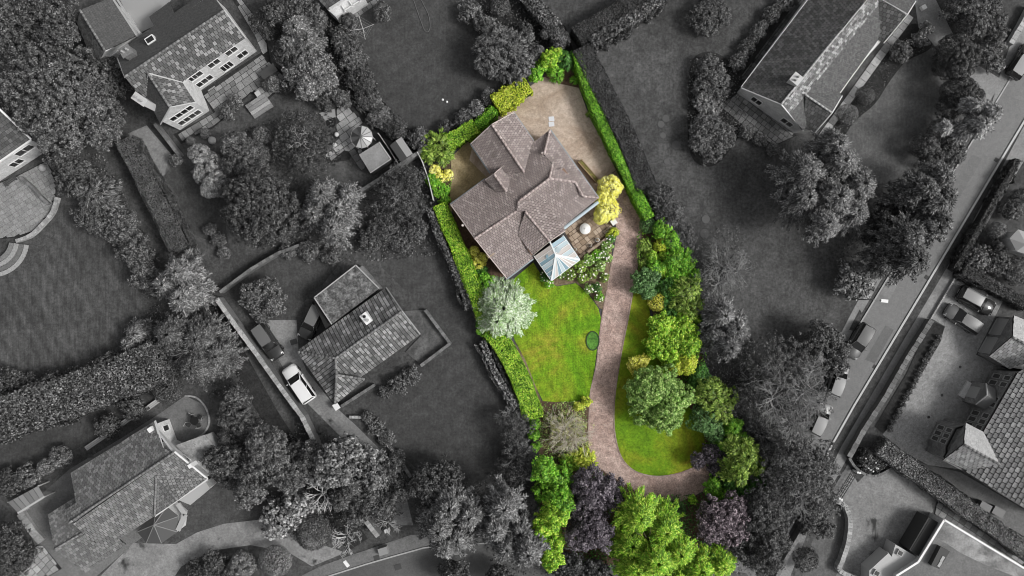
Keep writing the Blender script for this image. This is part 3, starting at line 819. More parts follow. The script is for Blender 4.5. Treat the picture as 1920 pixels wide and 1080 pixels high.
roof(hm, [
 ([(845, 384, Z), (1031, 244, Z), (890, 447, R_)], [(845, 384), (1031, 244), (1020, 290), (1036, 308), (1030, 335), (973, 377), (969, 395), (890, 447)]),
 ([(963, 211, Z), (1001, 265, Z), (922, 233, 4.5)], [(922, 233), (963, 211), (1001, 265), (996, 272), (983, 324)]),
 ([(883, 269, Z), (920, 324, Z), (922, 233, 4.5)], [(883, 269), (922, 233), (983, 324), (952, 325), (920, 324)]),
 ([(1031, 244, Z), (1122, 371, Z), (1045, 320, 3.62)], [(1031, 244), (1122, 371), (1092, 367), (1078, 341), (1057, 312), (1045, 320), (1036, 308), (1020, 290)]),
 ([(1030, 335, R_), (1036, 308, 3.85), (1078, 341, 3.85)], [(1030, 335), (1036, 308), (1045, 320), (1057, 312), (1078, 341)]),
 ([(950, 522, Z), (1000, 484, Z), (890, 447, R_)], [(890, 447), (969, 395), (985, 397), (970, 440), (1000, 484), (950, 522)]),
 ([(1055, 425, Z), (1120, 375, Z), (1030, 335, R_)], [(973, 377), (1030, 335), (1078, 341), (1092, 367), (1122, 371), (1055, 425), (1024, 379)]),
 ([(985, 397, 5.0), (1030, 452, 4.45), (970, 440, 3.85)], [(985, 397), (1030, 452), (999, 478), (970, 440)]),
 ([(985, 397, 5.0), (1030, 452, 4.45), (1024, 379, 4.2)], [(969, 396), (973, 376), (1024, 379), (1060, 432), (1030, 452), (985, 397)]),
 ([(926, 326, 4.5), (950, 360, 4.5), (910, 337, 3.4)], [(910, 337), (926, 326), (950, 360), (930, 360)]),
 ([(926, 326, 4.5), (950, 360, 4.5), (940, 314, 3.4)], [(926, 326), (940, 314), (957, 334), (951, 360)]),
], DECK_M, TILE_M, .29, .33, gap=.17, lift=.06, caps=[
 ((889, 448, 5.0), (969, 395, 5.0)), ((973, 377, 5.0), (1030, 335, 5.0)), ((969, 395, 5.0), (973, 377, 5.0)), ((922, 233, 4.58), (983, 324, 4.58)),
 ((1031, 244, 2.7), (1020, 290, 3.95)), ((1030, 335, 5.0), (1036, 308, 4.0)), ((1030, 335, 5.0), (1078, 341, 4.0)), ((1078, 341, 4.0), (1093, 368, 3.7)), ((1093, 368, 3.6), (1122, 371, 2.7)),
 ((985, 397, 5.06), (1030, 452, 4.52)), ((926, 326, 4.58), (950, 360, 4.58))], cap_mat=CAP_M, seed=3)
VERGE_M = plain('verge_board_pale', (.52, .46, .43), .7)
bars('verge_board', VERGE_M, hm, (((845, 384, 2.66), (890, 447, 4.92)), ((890, 447, 4.92), (950, 522, 2.66)), ((883, 269, 2.66), (922, 233, 4.55)), ((922, 233, 4.55), (963, 211, 2.66)),
             ((999, 479, 2.8), (1030, 453, 4.45)), ((1030, 453, 4.45), (1060, 433, 2.8)), ((910, 337, 3.45), (926, 326, 4.55)), ((926, 326, 4.55), (940, 314, 3.45))), r=.05)
bars('gutter', plain('gutter_grey_blue', (.28, .33, .36), .5), hm, (((1056, 427, 2.5), (1121, 377, 2.5)), ((1032, 243, 2.5), (1123, 371, 2.5)), ((964, 211, 2.5), (1001, 264, 2.5)), ((950, 524, 2.5), (1000, 486, 2.5)), ((882, 270, 2.5), (919, 325, 2.5)), ((844, 383, 2.5), (909, 335, 2.5))), .13, .1)
m = MB(); m.bar(P(1057, 429, 2.35), P(1122, 379, 2.35), .3, .25); m.build('fascia', plain('fascia_pale_blue', (.50, .58, .62), .5), hm)
for (x, y, z) in ((922, 479, 3.3), (1024, 308, 3.2), (1017, 288, 3.5), (868, 423, 3.6)):
    c = P(x, y, z); m = MB(); m.tube(c, c + Vector((0, 0, .35)), .09, .09, 8); m.tube(c + Vector((0, 0, .35)), c + Vector((0, 0, .42)), .14, .14, 8); m.build('flue', VERGE_M, hm)
c = P(920, 477, 3.2); m = MB(); m.box((c.x, c.y, 2.7), .85, .5, 1.2, .65); m.build('chimney', STONE_C, hm)
A_, B_ = P(1056, 417, 2.5), P(1115, 369, 2.5)
window(hm, A_, B_, .12, .42, .5, 2.1, 3, out=1); window(hm, A_, B_, .6, .9, .9, 2.0, 2, out=1)
# glazed garden room with its own panes
cs = empty('conservatory', P(1042, 480), 'hipped white-framed glass conservatory with pale blue panes on the brown house', 'conservatory')
ze, zr = 2.35, 3.1
k0, k1, k2, k3 = P(1002, 480, ze), P(1034, 526, ze), P(1087, 487, ze), P(1056, 442, ze)
r0, r1 = P(1031, 453, zr), P(1042, 478, zr)
fm = plain('upvc_frame', (.74, .77, .77), .4)
m = MB()
for a, c in ((k0, k1), (k1, k2), (k2, k3)): m.bar(a, c, .14, .16)
for a, c in ((r0, r1), (r1, k1), (r1, k2)): m.bar(a + Vector((0, 0, .07)), c + Vector((0, 0, .07)), .16, .12)
m.build('roof_frame', fm, cs)
m = MB(); m.prism([k0, k1, k2, k3], 0, .6); m.build('dwarf_wall', BRICK, cs)
m = MB(); gl = plain('glass_side', (.22, .30, .32), .1)
for a, c in ((k0, k1), (k1, k2), (k2, k3)):
    n_ = 5
    for i in range(n_ + 1):
        q = a.lerp(c, i / n_); m.box((q.x, q.y, .6), .08, .08, ze - .7)
m.build('side_frame', fm, cs)
for a, c in ((k0, k1), (k1, k2), (k2, k3)):
    q = MB(); q.extrude([Vector((a.x, a.y, .6)), Vector((c.x, c.y, .6)), Vector((c.x, c.y, ze - .1)), Vector((a.x, a.y, ze - .1))], (0.01, 0.01, 0)); q.build('side_pane', gl, cs)
PANE = [plain('pane_blue', (.20, .31, .36), .12, 0, .6), plain('pane_pale', (.44, .52, .55), .2, 0, .5), plain('pane_cream', (.52, .48, .45), .25, 0, .5), plain('pane_blind', (.33, .44, .50), .2, 0, .6)]
def pane_fan(top_a, top_b, bot_a, bot_b, n, pat):
    for i in range(n):
        t0, t1 = (i + .06) / n, (i + .94) / n
        q = [bot_a.lerp(bot_b, t0), bot_a.lerp(bot_b, t1), top_a.lerp(top_b, t1), top_a.lerp(top_b, t0)]
        if (q[2] - q[3]).length < .02: q = q[:3]
        nn = (q[1] - q[0]).cross(q[2] - q[0]).normalized()
        if nn.z < 0: nn = -nn
        MB().extrude([p - nn * .02 for p in q], nn * .04).build('pane', PANE[pat[i % len(pat)]], cs)
        if i:
            m = MB(); a, c = bot_a.lerp(bot_b, i / n), top_a.lerp(top_b, i / n); m.tube(a + Vector((0, 0, .03)), c + Vector((0, 0, .03)), .035, .035, 4); m.build('glazing_bar', fm, cs)
f0 = r1.lerp(k1, .0)
def split_face(eave_a, eave_b, t, n, pat):  # side slopes: ridge part then hip part
    pass
# long sides: bars run square to the eave, so the top line follows the ridge and then the hip
def side(ea, eb, ra, rb, n, pat):
    d = (eb - ea)
    for i in range(n):
        qs = []
        for t in ((i + .06) / n, (i + .94) / n):
            e = ea + d * t
            s = (e - ra).dot(d.normalized()) / max(1e-3, (rb - ra).dot(d.normalized()))
            if s <= 1: tp = ra.lerp(rb, max(0, s))
            else:
                u = (e - rb).dot(d.normalized()) / (eb - rb).dot(d.normalized()); tp = rb.lerp(eb, min(1, u))
            qs.append((e, tp))
        q = [qs[0][0], qs[1][0], qs[1][1], qs[0][1]]
        nn = (q[1] - q[0]).cross(q[3] - q[0]).normalized()
        if nn.z < 0: nn = -nn
        MB().extrude([p - nn * .02 for p in q], nn * .04).build('pane', PANE[pat[i % len(pat)]], cs)
        if i:
            m = MB(); m.tube(qs[0][0] + Vector((0, 0, .03)), qs[0][1] + Vector((0, 0, .03)), .035, .035, 4); m.build('glazing_bar', fm, cs)
side(k0, k1, r0, r1, 7, [2, 2, 0, 1, 0, 0, 3]); side(k3, k2, r0, r1, 6, [3, 1, 2, 1, 2, 1])
pane_fan(r1, r1 + Vector((.01, 0, 0)), k1, k2, 8, [1, 2, 0, 1, 0, 2, 2, 1])
for x, y in ((1028, 481), (1046, 469)):
    c = on_plane([(1002, 480, ze), (1034, 526, ze), (1031, 453, zr)] if x < 1040 else [(1056, 442, ze), (1087, 487, ze), (1031, 453, zr)], x, y)
    m = MB(); m.box((c.x, c.y, c.z + .01), .5, .5, .08, .95); m.build('roof_vent', PANE[0 if x < 1040 else 1], cs)

# patio of the coloured house
pt = sheet('patio', [(1057, 432), (1118, 384), (1135, 400), (1147, 420), (1151, 436), (1104, 471), (1088, 487)], .036, SOIL)
slabs(pt, [(1058, 433), (1118, 386), (1134, 400), (1146, 420), (1149, 435), (1103, 470), (1088, 485)], .04, FLAG, .62, .48, math.radians(37), seed=4)
stone_wall('patio_wall', [(1150, 437), (1127, 455), (1102, 473)], .25, .45, STONE_C, 'low buff stone wall edging the paved patio by the rose bed', .45)
t = empty('fountain', P(1097, 429), 'round white stone fountain basin on the flagstone patio', 'fountain')
c = P(1097, 429, .5); m = MB(); m.tube((c.x, c.y, .08), (c.x, c.y, .5), .5, .62, 24); m.build('basin', plain('white_stone', (.66, .65, .62), .6), t, True)
m = MB(); m.tube((c.x, c.y, .5), (c.x, c.y, .56), .62, .60, 24); m.tube((c.x, c.y, .56), (c.x, c.y, .60), .46, .44, 24); m.tube((c.x, c.y, .6), (c.x, c.y, .8), .09, .05, 10); m.build('rim', plain('white_stone_top', (.80, .80, .78), .5), t, True)
for i, (x, y, r, lb, mt) in enumerate(((1139, 437, .22, 'pale round pot at the outer corner of the buff patio', WHITE), (1143, 431, .2, 'small white pot beside the lime shrub on the patio edge', WHITE), (1120, 450, .25, 'white urn standing in the middle of the patio wall edge', WHITE), (1107, 460, .18, 'little grey pot near the lower end of the patio', PALE), (1078, 468, .2, 'dark rimmed pot beside the conservatory corner', PALE))):
    c = P(x, y, .4); q = empty('plant_pot', (c.x, c.y, .08), lb, 'pot', 'pots around the buff patio')
    m = MB(); m.tube((c.x, c.y, .08), (c.x, c.y, .45), r * .7, r, 12); m.build('pot', mt, q, True); m = MB(); m.dome((c.x, c.y, .44), r * .8, .12, 8, 3); m.build('soil', BED, q)
c = P(1150, 417, .6); q = empty('gate_pier', (c.x, c.y, 0), 'white capped pier beneath the yellow bush by the drive', 'pier')
m = MB(); m.box((c.x, c.y, 0), .5, .5, 1.0, .6); m.build('shaft', STONE_C, q); m = MB(); m.box((c.x, c.y, 1.0), .62, .62, .12, .6); m.build('cap', WHITE, q)
e = empty('mossy_wall', P(1104, 318), 'narrow mossy timber trough wall beside the gravel court', 'wall')
m = MB(); MOSS = surf('mossy_timber', [(.35, (.13, .09, .05)), (.6, (.2, .19, .05)), (.8, (.3, .28, .08))], 2.5, 9, .5)
a_, c_ = P(1087, 301, .8), P(1121, 340, .8)
m.bar(a_, c_, .42, .8); m.build('body', MOSS, e)
L_, R2 = ribbon([a_, c_], .46)
m = MB(); m.bar(L_[0] + Vector((0, 0, .08)), L_[1] + Vector((0, 0, .08)), .1, .1); m.bar(R2[0] + Vector((0, 0, .08)), R2[1] + Vector((0, 0, .08)), .1, .1); m.build('rail', plain('old_timber', (.30, .22, .13), .9), e)
e = empty('drive_gate', P(1145, 327), 'low dark timber gate across the drive between wall and hedge', 'gate')
a_, c_ = P(1145, 327, 1.0), P(1161, 314, 1.0)
for z in (.35, .65, .95):
    m = MB(); m.bar((a_.x, a_.y, z), (c_.x, c_.y, z), .06, .1); m.build('rail', plain('dark_timber', (.06, .045, .035), .8), e)
for q_, mt in ((a_, STONE_C), (c_, WHITE)):
    m = MB(); m.box((q_.x, q_.y, 0), .18, .18, 1.15, .6); m.build('post', mt, e)
for (x, y) in ((1034, 223), (1034, 233)):
    c = P(x, y); m = MB(); m.box((c.x, c.y, .034), .62, .52, .03, .1); o = m.build('drain_cover', plain('cover_pale', (.62, .63, .66), .5)); tag(o, 'pale square drain cover in the buff gravel, %s of the pair' % ('upper' if y < 228 else 'lower'), 'cover', 'drain covers in the gravel court')
# round edged bed beside the drive
e = empty('round_bed', P(1111, 640), 'small round clipped bed set in the lawn edge beside the drive', 'flower bed')
ring = [P(1111, 639) + Vector((.72 * math.cos(i * .2618), 1.05 * math.sin(i * .2618), 0)) for i in range(25)]
run_wall(MB(), ring, .12, .02, .09).build('edging', plain('edging_dark', (.03, .06, .02), .9), e)
MB().poly([p + Vector((0, 0, .05)) for p in ring[:-1]]).build('turf', surf('bed_turf', [(.3, (.05, .15, .02)), (.7, (.10, .25, .04))], .6, 5, .5), e)

# ---------------------------------------------------------------- grey houses
DECK_G = plain('roof_underlay_grey', .03, .9)
TILE_A = pieces('roof_tile_grey', .075, .30, .8, .05, .6, .66, mid=.13)
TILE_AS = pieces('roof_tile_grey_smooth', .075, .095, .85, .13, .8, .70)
TILE_B = pieces('pantile_grey', .08, .34, .8, .04, .8, .62, mid=.18)
TILE_C = pieces('roof_tile_grey_worn', .105, .24, .85, .06, 1.0, .66, mid=.16)
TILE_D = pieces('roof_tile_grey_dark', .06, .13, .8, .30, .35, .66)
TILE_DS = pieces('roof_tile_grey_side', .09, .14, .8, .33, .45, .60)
TILE_DL = pieces('roof_tile_lichen', .10, .42, .8, .09, .5, .58, mid=.22)
SLATE = pieces('stone_slate_grey', .21, .40, .8, .15, .8, .66, mid=.30)
SLATE_P = pieces('stone_slate_pale', .40, .48, .8, .3, .8, .7)
CAP_G = pieces('ridge_tile_grey', .13, .24, .85)
CAP_P = plain('ridge_pale', .42, .8)
RENDER = surf('render_pale_grey', [(.3, .46), (.7, .60)], .8, 5, .3)
RENDER_W = surf('render_white', [(.3, .50), (.7, .62)], .7, 5, .3, spots=[(.15, 1.1, .68)])
SANDST = surf('sandstone_grey', [(.3, .15), (.7, .25)], 1.5, 6, .5)

def vbox(parent, px, z0, z1, sx, sy, rz, mat, name):
    c = P(px[0], px[1], z1); m = MB(); m.box((c.x, c.y, z0), sx, sy, z1 - z0, rz); return m.build(name, mat, parent)

def chimney(parent, px, z0, z1, sx, sy, rz, mat, pots=1, cap=True):
    o = vbox(parent, px, z0, z1, sx, sy, rz, mat, 'chimney'); c = P(px[0], px[1], z1)
    m = MB(); m.box((c.x, c.y, z1), sx * 1.2, sy * 1.2, .1, rz); sub(m.build('chimney_cap', mat), o)
    for k in range(pots):
        t = (k + .5) / pots - .5; m = MB(); q = Vector((c.x + math.cos(rz) * sx * t, c.y + math.sin(rz) * sx * t, z1 + .1))
        m.tube(q, q + Vector((0, 0, .4)), .13, .11, 8); sub(m.build('chimney_pot', PALE), o)
    return o

# --- two-storey house, upper left
ha = house('stone_house', (330, 110), 'two-storey pale-walled house with tiled roof at upper left')
ZA, RA = 4.7, 7.6
walls(ha, [(224, 116), (395, -12), (456, 72), (346, 149), (362, 190), (304, 228), (280, 182), (262, 172)], 4.6, RENDER,
      gables=[[(304, 228, 4.6), (319, 201, 6.7), (362, 190, 4.6)], [(262, 172, 4.6), (236, 144, 7.3), (224, 116, 4.6)], [(395, -12, 4.6), (420, 22, 7.3), (456, 72, 4.6)]])
pa = [(234, 144, RA), (420, 20, RA), (219, 110, ZA)]
roof(ha, [
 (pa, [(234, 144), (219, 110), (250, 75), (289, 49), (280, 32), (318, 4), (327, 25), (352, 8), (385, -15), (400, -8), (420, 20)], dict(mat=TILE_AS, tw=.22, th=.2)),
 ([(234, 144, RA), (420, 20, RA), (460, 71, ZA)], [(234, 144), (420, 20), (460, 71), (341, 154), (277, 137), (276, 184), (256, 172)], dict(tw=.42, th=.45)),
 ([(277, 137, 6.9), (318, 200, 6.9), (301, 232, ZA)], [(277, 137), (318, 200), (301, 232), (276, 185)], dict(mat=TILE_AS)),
 ([(277, 137, 6.9), (318, 200, 6.9), (365, 191, ZA)], [(277, 137), (341, 154), (365, 191), (318, 200)], dict(tw=.42, th=.45)),
], DECK_G, TILE_A, .3, .3, gap=.16, lift=.06, caps=[((234, 144, 7.65), (420, 20, 7.65)), ((277, 137, 7.0), (318, 200, 7.0))], cap_mat=CAP_G, seed=5)
bars('verge_board', plain('lead_pale', .45, .6), ha, (((277, 137, 6.95), (276, 185, 4.9)), ((277, 137, 6.95), (341, 154, 4.9)), ((420, 19, 7.6), (461, 72, 4.75)), ((301, 233, 4.72), (319, 201, 6.95)), ((319, 201, 6.95), (366, 192, 4.72)), ((220, 109, 4.75), (234, 145, 7.6))), r=.07)
A_, B_ = P(346, 149, 4.6), P(456, 72, 4.6)
for t0, t1, n in ((.03, .15, 2), (.15, .24, 1), (.36, .54, 2), (.66, .84, 2)): window(ha, A_, B_, t0, t1, 3.2, 4.3, n)
for t0, t1, n in ((.02, .28, 3), (.44, .62, 3), (.74, .9, 2)): window(ha, A_, B_, t0, t1, .5 if n == 3 and t0 > .3 else .9, 2.1, n)
A_, B_ = P(304, 228, 4.6), P(362, 190, 4.6)
window(ha, A_, B_, .16, .86, 3.1, 4.2, 4); window(ha, A_, B_, .16, .86, .9, 2.1, 4)
chimney(ha, (262, 186), 0, 7.8, 1.3, .7, -.6, plain('chimney_white', .46, .7), 2)
chimney(ha, (236, 96), 4, 7.3, 1.0, .9, .55, STONE_G, 2)
o = vbox(ha, (281, 74), 5.2, 5.95, 1.0, .75, .58, WHITE, 'roof_window'); c = P(281, 74, 5.96); m = MB(); m.box((c.x, c.y, 5.96), .8, .5, .03, .58); sub(m.build('pane', GLASS_D), o)
# west wing of that house is a block of its own
hw = house('outbuilding', (190, 50), 'dark-sided pitched outbuilding behind the upper left house')
walls(hw, [(152, 24), (208, 0), (252, 66), (180, 118), (149, 44)], 3.8, RENDER, gables=[[(180, 116, 3.8), (197, 95, 6), (250, 67, 3.8)]])
roof(hw, [
 ([(150, 19, 6.0), (197, 95, 6.0), (255, 67, 3.9)], [(150, 19), (210, -5), (255, 67), (217, 86), (197, 95)]),
 ([(150, 19, 6.0), (197, 95, 6.0), (177, 122, 3.9)], [(150, 19), (197, 95), (177, 122), (145, 44)], dict(mat=TILE_D)),
], DECK_G, TILE_AS, .25, .25, caps=[((150, 19, 6.06), (197, 95, 6.06))], cap_mat=CAP_G, seed=6)
window(hw, P(180, 117, 3.8), P(250, 67, 3.8), .3, .6, 2.2, 3.2, 2)
bars('gutter', plain('gutter_pale', .35, .6), hw, (((215, -8, 3.95), (262, 62, 3.95)), ((210, -5, 4.0), (256, 66, 4.0))), .2, .15)

pb = sheet('terrace', [(378, 174), (490, 100), (512, 122), (540, 150), (498, 188), (470, 172), (428, 215), (402, 238), (340, 268), (330, 252), (402, 210)], .05, SOIL_G)
slabs(pb, [(380, 176), (490, 102), (510, 122), (538, 150), (498, 186), (470, 172), (428, 213), (400, 236), (342, 265), (334, 252), (404, 210)], .055, FLAG_G, .85, .7, math.radians(35), seed=9)
pb = sheet('garden_path', [(430, -10), (447, -10), (470, 20), (500, 70), (508, 118), (492, 100), (480, 70)], .05, SOIL_G)
slabs(pb, [(432, -10), (447, -8), (470, 22), (498, 70), (504, 116), (492, 100), (480, 70)], .055, FLAG_P, 1.1, 1.0, math.radians(-55), seed=10)
e = empty('garden_steps', P(490, 205), 'four long pale stone steps going down from the upper left terrace', 'steps')
a0, a1 = P(463, 200), P(498, 177); dd = Vector((a1.y - a0.y, -(a1.x - a0.x), 0)).normalized()
for k in range(4):
    m = MB(); o_ = dd * (.42 * k); q = [a0 + o_, a1 + o_, a1 + o_ + dd * .40, a0 + o_ + dd * .40]
    m.prism(q, 0, .62 - .15 * k); m.build('step', FLAG_P, e)
for i, (x, y, w_, lb) in enumerate(((484, 176, .55, 'pale square plinth at the top of the garden steps'), (395, 262, .6, 'pale round stone ball seat below the upper left house'))):
    c = P(x, y, .5); m = MB(); m.box((c.x, c.y, 0), w_, w_, .7, .6) if i == 0 else m.dome((c.x, c.y, .05), .45, .6, 12, 5); tag(m.build('stone_plinth' if i == 0 else 'stone_ball', plain('pale_stone%d' % i, .42, .8)), lb, 'ornament')
e = empty('garden_table', P(503, 134), 'dark covered garden table on the upper left terrace', 'table')
c = P(503, 134, .8); m = MB(); m.box((c.x, c.y, .72), 1.9, 1.0, .08, .6); m.build('table_top', plain('table_cover', .05, .8), e)
for sx in (-.8, .8):
    for sy in (-.38, .38):
        q = Vector((c.x + sx * math.cos(.6) - sy * math.sin(.6), c.y + sx * math.sin(.6) + sy * math.cos(.6), .055)); m = MB(); m.box(q, .08, .08, .67, .6); m.build('leg', BLACK, e)
stone_wall('side_wall', [(290, 232), (335, 290)], .3, 1.2, STONE_G, 'low garden wall running down beside the upper left house', .5)

# --- hipped bungalow with pantiles
hb = house('pantile_bungalow', (670, 630), 'grey pantiled bungalow with a mossy flat-roofed annexe')
walls(hb, [(563, 658), (722, 545), (782, 627), (684, 698), (629, 750)], 2.4, SANDST)
roof(hb, [
 ([(558, 658, 2.5), (724, 540, 2.5), (629, 672, 4.6)], [(558, 658), (724, 540), (753, 583), (629, 672)]),
 ([(629, 672, 4.6), (753, 584, 4.6), (787, 627, 2.5)], [(629, 672), (753, 584), (787, 627), (683, 702), (631, 702)]),
 ([(558, 660, 2.5), (628, 757, 2.5), (629, 672, 4.6)], [(558, 660), (629, 672), (631, 702), (628, 757)]),
 ([(684, 715, 2.5), (629, 757, 2.5), (631, 703, 4.5)], [(631, 704), (684, 712), (629, 757)]),
], DECK_G, TILE_B, .40, .46, gap=.20, lift=.08, bond=False, caps=[((558, 659, 2.6), (629, 672, 4.7)), ((629, 672, 4.7), (753, 584, 4.7)), ((629, 672, 4.7), (631, 703, 4.6)), ((631, 703, 4.6), (628, 757, 2.6)), ((631, 703, 4.5), (684, 711, 3.0))], cap_mat=CAP_G, seed=7, cap_r=.15)
o = vbox(hb, (686, 597), 3, 4.6, 1.2, .8, -.9, WHITE, 'chimney')
for k in (-.25, .25):
    c = P(686, 597, 4.6) + Vector((math.cos(-.9) * k, math.sin(-.9) * k, 0)); m = MB(); m.tube(c, c + Vector((0, 0, .3)), .17, .15, 10); sub(m.build('chimney_pot', BLACK if k < 0 else PALE), o)
bars('verge_board', plain('verge_grey', .3, .7), hb, (((724, 539, 2.7), (754, 583, 4.75)), ((754, 583, 4.75), (788, 627, 2.7))), .12, .1)
MOSSF = surf('mossy_felt_grey', [(.3, .05), (.5, .10), (.7, .22)], 1.6, 5, .9)
fl = walls(hb, [(590, 560), (667, 500), (708, 541), (622, 604)], 2.5, SANDST, name='annexe_wall')
m = MB(); m.prism(PP([(589, 558), (667, 497), (711, 541), (622, 608)], 2.7), 2.5, 2.7); m.build('flat_roof', MOSSF, hb)
bars('roof_edge', PALE, hb, [((*a, 2.78), (*c, 2.78)) for a, c in (((589, 558), (667, 497)), ((667, 497), (711, 541)), ((622, 608), (589, 558)))], .12, .1)
m = MB(); m.prism(PP([(590, 572), (590, 562), (622, 607), (611, 617)], 2.3), 2.2, 2.3); o = m.build('carport_shade_slab', plain('carport_shade_black', .012, .8), hb)  # near-black slab stands in for the shade inside the carport
m = MB()
for x, y in ((591, 572), (591, 564)): c = P(x, y, 2.2); m.box((c.x, c.y, 0), .1, .1, 2.2)
m.build('carport_post', PALE, hb)
pr = sheet('raised_patio', [(757, 583), (797, 581), (843, 644), (790, 684), (760, 660), (789, 630)], .12, surf('patio_concrete_mossy', [(.3, .06), (.55, .10), (.8, .16)], .5, 4, .5), thick=.11)
stone_wall('patio_parapet', [(797, 581), (844, 644), (789, 686)], .3, .75, STONE_G, 'low stone parapet round the raised patio of the pantiled bungalow', .5)
stone_wall('garden_wall', [(676, 500), (712, 542)], .35, 1.2, STONE_G, 'short rough stone wall behind the mossy flat roof', .5)
stone_wall('front_wall', [(640, 762), (702, 722)], .3, .6, STONE_G, 'low wall along the front flower strip of the pantiled bungalow', .5)
c = P(631, 762, .9); q = empty('wheelie_bin', (c.x, c.y, 0), 'white lidded bin at the lower corner of the pantiled bungalow', 'bin')
m = MB(); m.box((c.x, c.y, 0), .6, .7, .95, .6); m.build('bin_body', BLACK, q); m = MB(); m.box((c.x, c.y, .952), .64, .74, .08, .6); m.build('lid', WHITE, q)
stone_wall('lane_wall', [(406, 560), (440, 608), (480, 662), (530, 732), (567, 782), (602, 855)], .44, 1.7, STONE_G, 'long high stone wall running diagonally beside the bungalow driveway', .42, STONE_P)
stone_wall('lane_wall', [(635, 896), (659, 935)], .45, 1.6, STONE_G, 'short length of lane wall showing between trees near the road', .42, STONE_P)
stone_wall('lane_wall', [(686, 977), (709, 1006)], .45, 1.6, STONE_G, 'last end of the lane wall just above the footway', .42, STONE_P)
stone_wall('field_wall', [(412, 548), (470, 505), (520, 475), (560, 460)], .28, 1.3, STONE_G, 'old stone wall from the lane wall up to the dark trees', .5)
stone_wall('drive_wall', [(655, 782), (685, 785), (705, 810), (740, 850), (770, 895)], .28, .45, STONE_G, 'low curved stone edging between driveway bed and large lawn', .45, STONE_P, curved=True)

# --- two-storey house, lower left
hc = house('villa', (240, 900), 'large worn-tiled house with white end walls at lower left')
ZC, RC = 4.2, 6.6
walls(hc, [(138, 889), (287, 797), (302, 838), (326, 850), (382, 896), (334, 931), (291, 960), (195, 1022), (140, 978), (146, 944)], 4.1, RENDER_W,
      gables=[[(287, 797, 4.1), (326, 849, 6.5), (382, 896, 4.1)]])
roof(hc, [
 ([(130, 980, RC), (327, 848, RC), (290, 790, ZC)], [(133, 887), (290, 790), (305, 840), (327, 848), (130, 980), (123, 957), (143, 943)]),
 ([(130, 980, RC), (327, 848, RC), (193, 1030, ZC)], [(137, 982), (327, 848), (388, 898), (293, 892), (290, 967), (193, 1030)], dict(tw=.40, th=.40)),
 ([(293, 892, 6.0), (333, 938, 5.6), (290, 967, 4.1)], [(293, 892), (333, 938), (290, 967)]),
 ([(293, 892, 6.0), (388, 898, 4.1), (333, 938, 5.6)], [(293, 892), (388, 898), (333, 938)]),
], DECK_G, TILE_C, .32, .36, gap=.14, lift=.05, caps=[((130, 980, 6.68), (327, 848, 6.68)), ((293, 892, 6.1), (333, 938, 5.7)), ((293, 892, 6.1), (388, 898, 4.3)), ((293, 892, 6.1), (290, 967, 4.3))], cap_mat=CAP_G, seed=8)
bars('verge_board', plain('verge_white', .6, .6), hc, (((290, 789, 4.3), (305, 841, 5.9)), ((327, 847, 6.7), (389, 898, 4.3)), ((290, 968, 4.2), (389, 899, 4.2))), .18, .14)
A_, B_ = P(287, 797, 4.1), P(302, 838, 4.1)
window(hc, A_, B_, .2, .45, .9, 2.2, 1, out=-1); window(hc, A_, B_, .6, .85, 2.9, 3.7, 1, out=-1)
A_, B_ = P(326, 850, 4.1), P(382, 896, 4.1)
window(hc, A_, B_, .15, .4, 2.9, 3.8, 2, out=-1); window(hc, A_, B_, .6, .9, .9, 2.1, 2, out=-1)
o = walls(hc, [(331, 836), (384, 817), (407, 846), (362, 868)], 2.5, RENDER_W, name='annexe')
m = MB(); m.prism(PP([(329, 835), (384, 815), (409, 846), (361, 870)], 2.62), 2.5, 2.62); m.build('annexe_roof', surf('stained_felt', [(.3, .16), (.5, .3), (.75, .38)], .9, 4, .4, spots=[(.08, .9, .64)]), hc)
m = MB(); m.prism(PP([(362, 868), (407, 846), (404, 885), (390, 892)], 2.4), 0, 2.4); m.build('porch', RENDER_W, hc)
vbox(hc, (356, 874), 4.4, 5.9, .42, .42, .6, WHITE, 'chimney'); vbox(hc, (281, 806), 4.2, 5.0, .5, .5, .6, WHITE, 'roof_vent')
m = MB(); m.prism(PP([(336, 935), (382, 905), (392, 915), (358, 944)], 2.4), 0, 2.4); m.build('bay', RENDER_W, hc)
m = MB(); m.prism(PP([(333, 937), (384, 900), (394, 916), (357, 947)], 2.5), 2.4, 2.5); m.build('bay_roof', PALE, hc)
vbox(hc, (151, 955), 5.4, 6.2, .25, .7, -.9, WHITE, 'roof_flue')
roof(hc, [
 ([(90, 965, 2.4), (143, 931, 2.4), (102, 1030, 3.7)], [(90, 965), (143, 931), (160, 1000), (102, 1030)]),
 ([(102, 1030, 3.7), (155, 998, 3.7), (160, 1074, 2.4)], [(102, 1030), (160, 996), (190, 1026), (215, 1004), (236, 1021), (160, 1074)], dict(tw=.38, th=.38)),
], DECK_G, TILE_C, .3, .3, caps=[((102, 1030, 3.75), (155, 999, 3.75))], cap_mat=CAP_G, seed=9)
walls(hc, [(94, 966), (143, 936), (205, 1030), (162, 1068), (105, 1028)], 2.3, RENDER, name='garage_wall')
gz = empty('garden_room', P(300, 990), 'octagonal dark-roofed garden room below the lower left house', 'garden room')
ring = PP([(258, 997), (275, 1017), (303, 1018), (332, 997), (335, 968), (313, 950), (293, 958)], 2.4); ap = P(289, 984, 3.6)
for i in range(len(ring)):
    m = MB(); a, c = ring[i], ring[(i + 1) % len(ring)]; n = (c - a).cross(ap - a).normalized(); m.extrude([a, c, ap], n * .06 if n.z > 0 else -n * .06); m.build('roof_panel', plain('slate_dark%d' % i, .055 + .012 * (i % 3), .6), gz)
m = MB(); m.prism(ring[::-1] if area2(ring) < 0 else ring, 0, 2.35); m.build('wall', RENDER_W, gz)
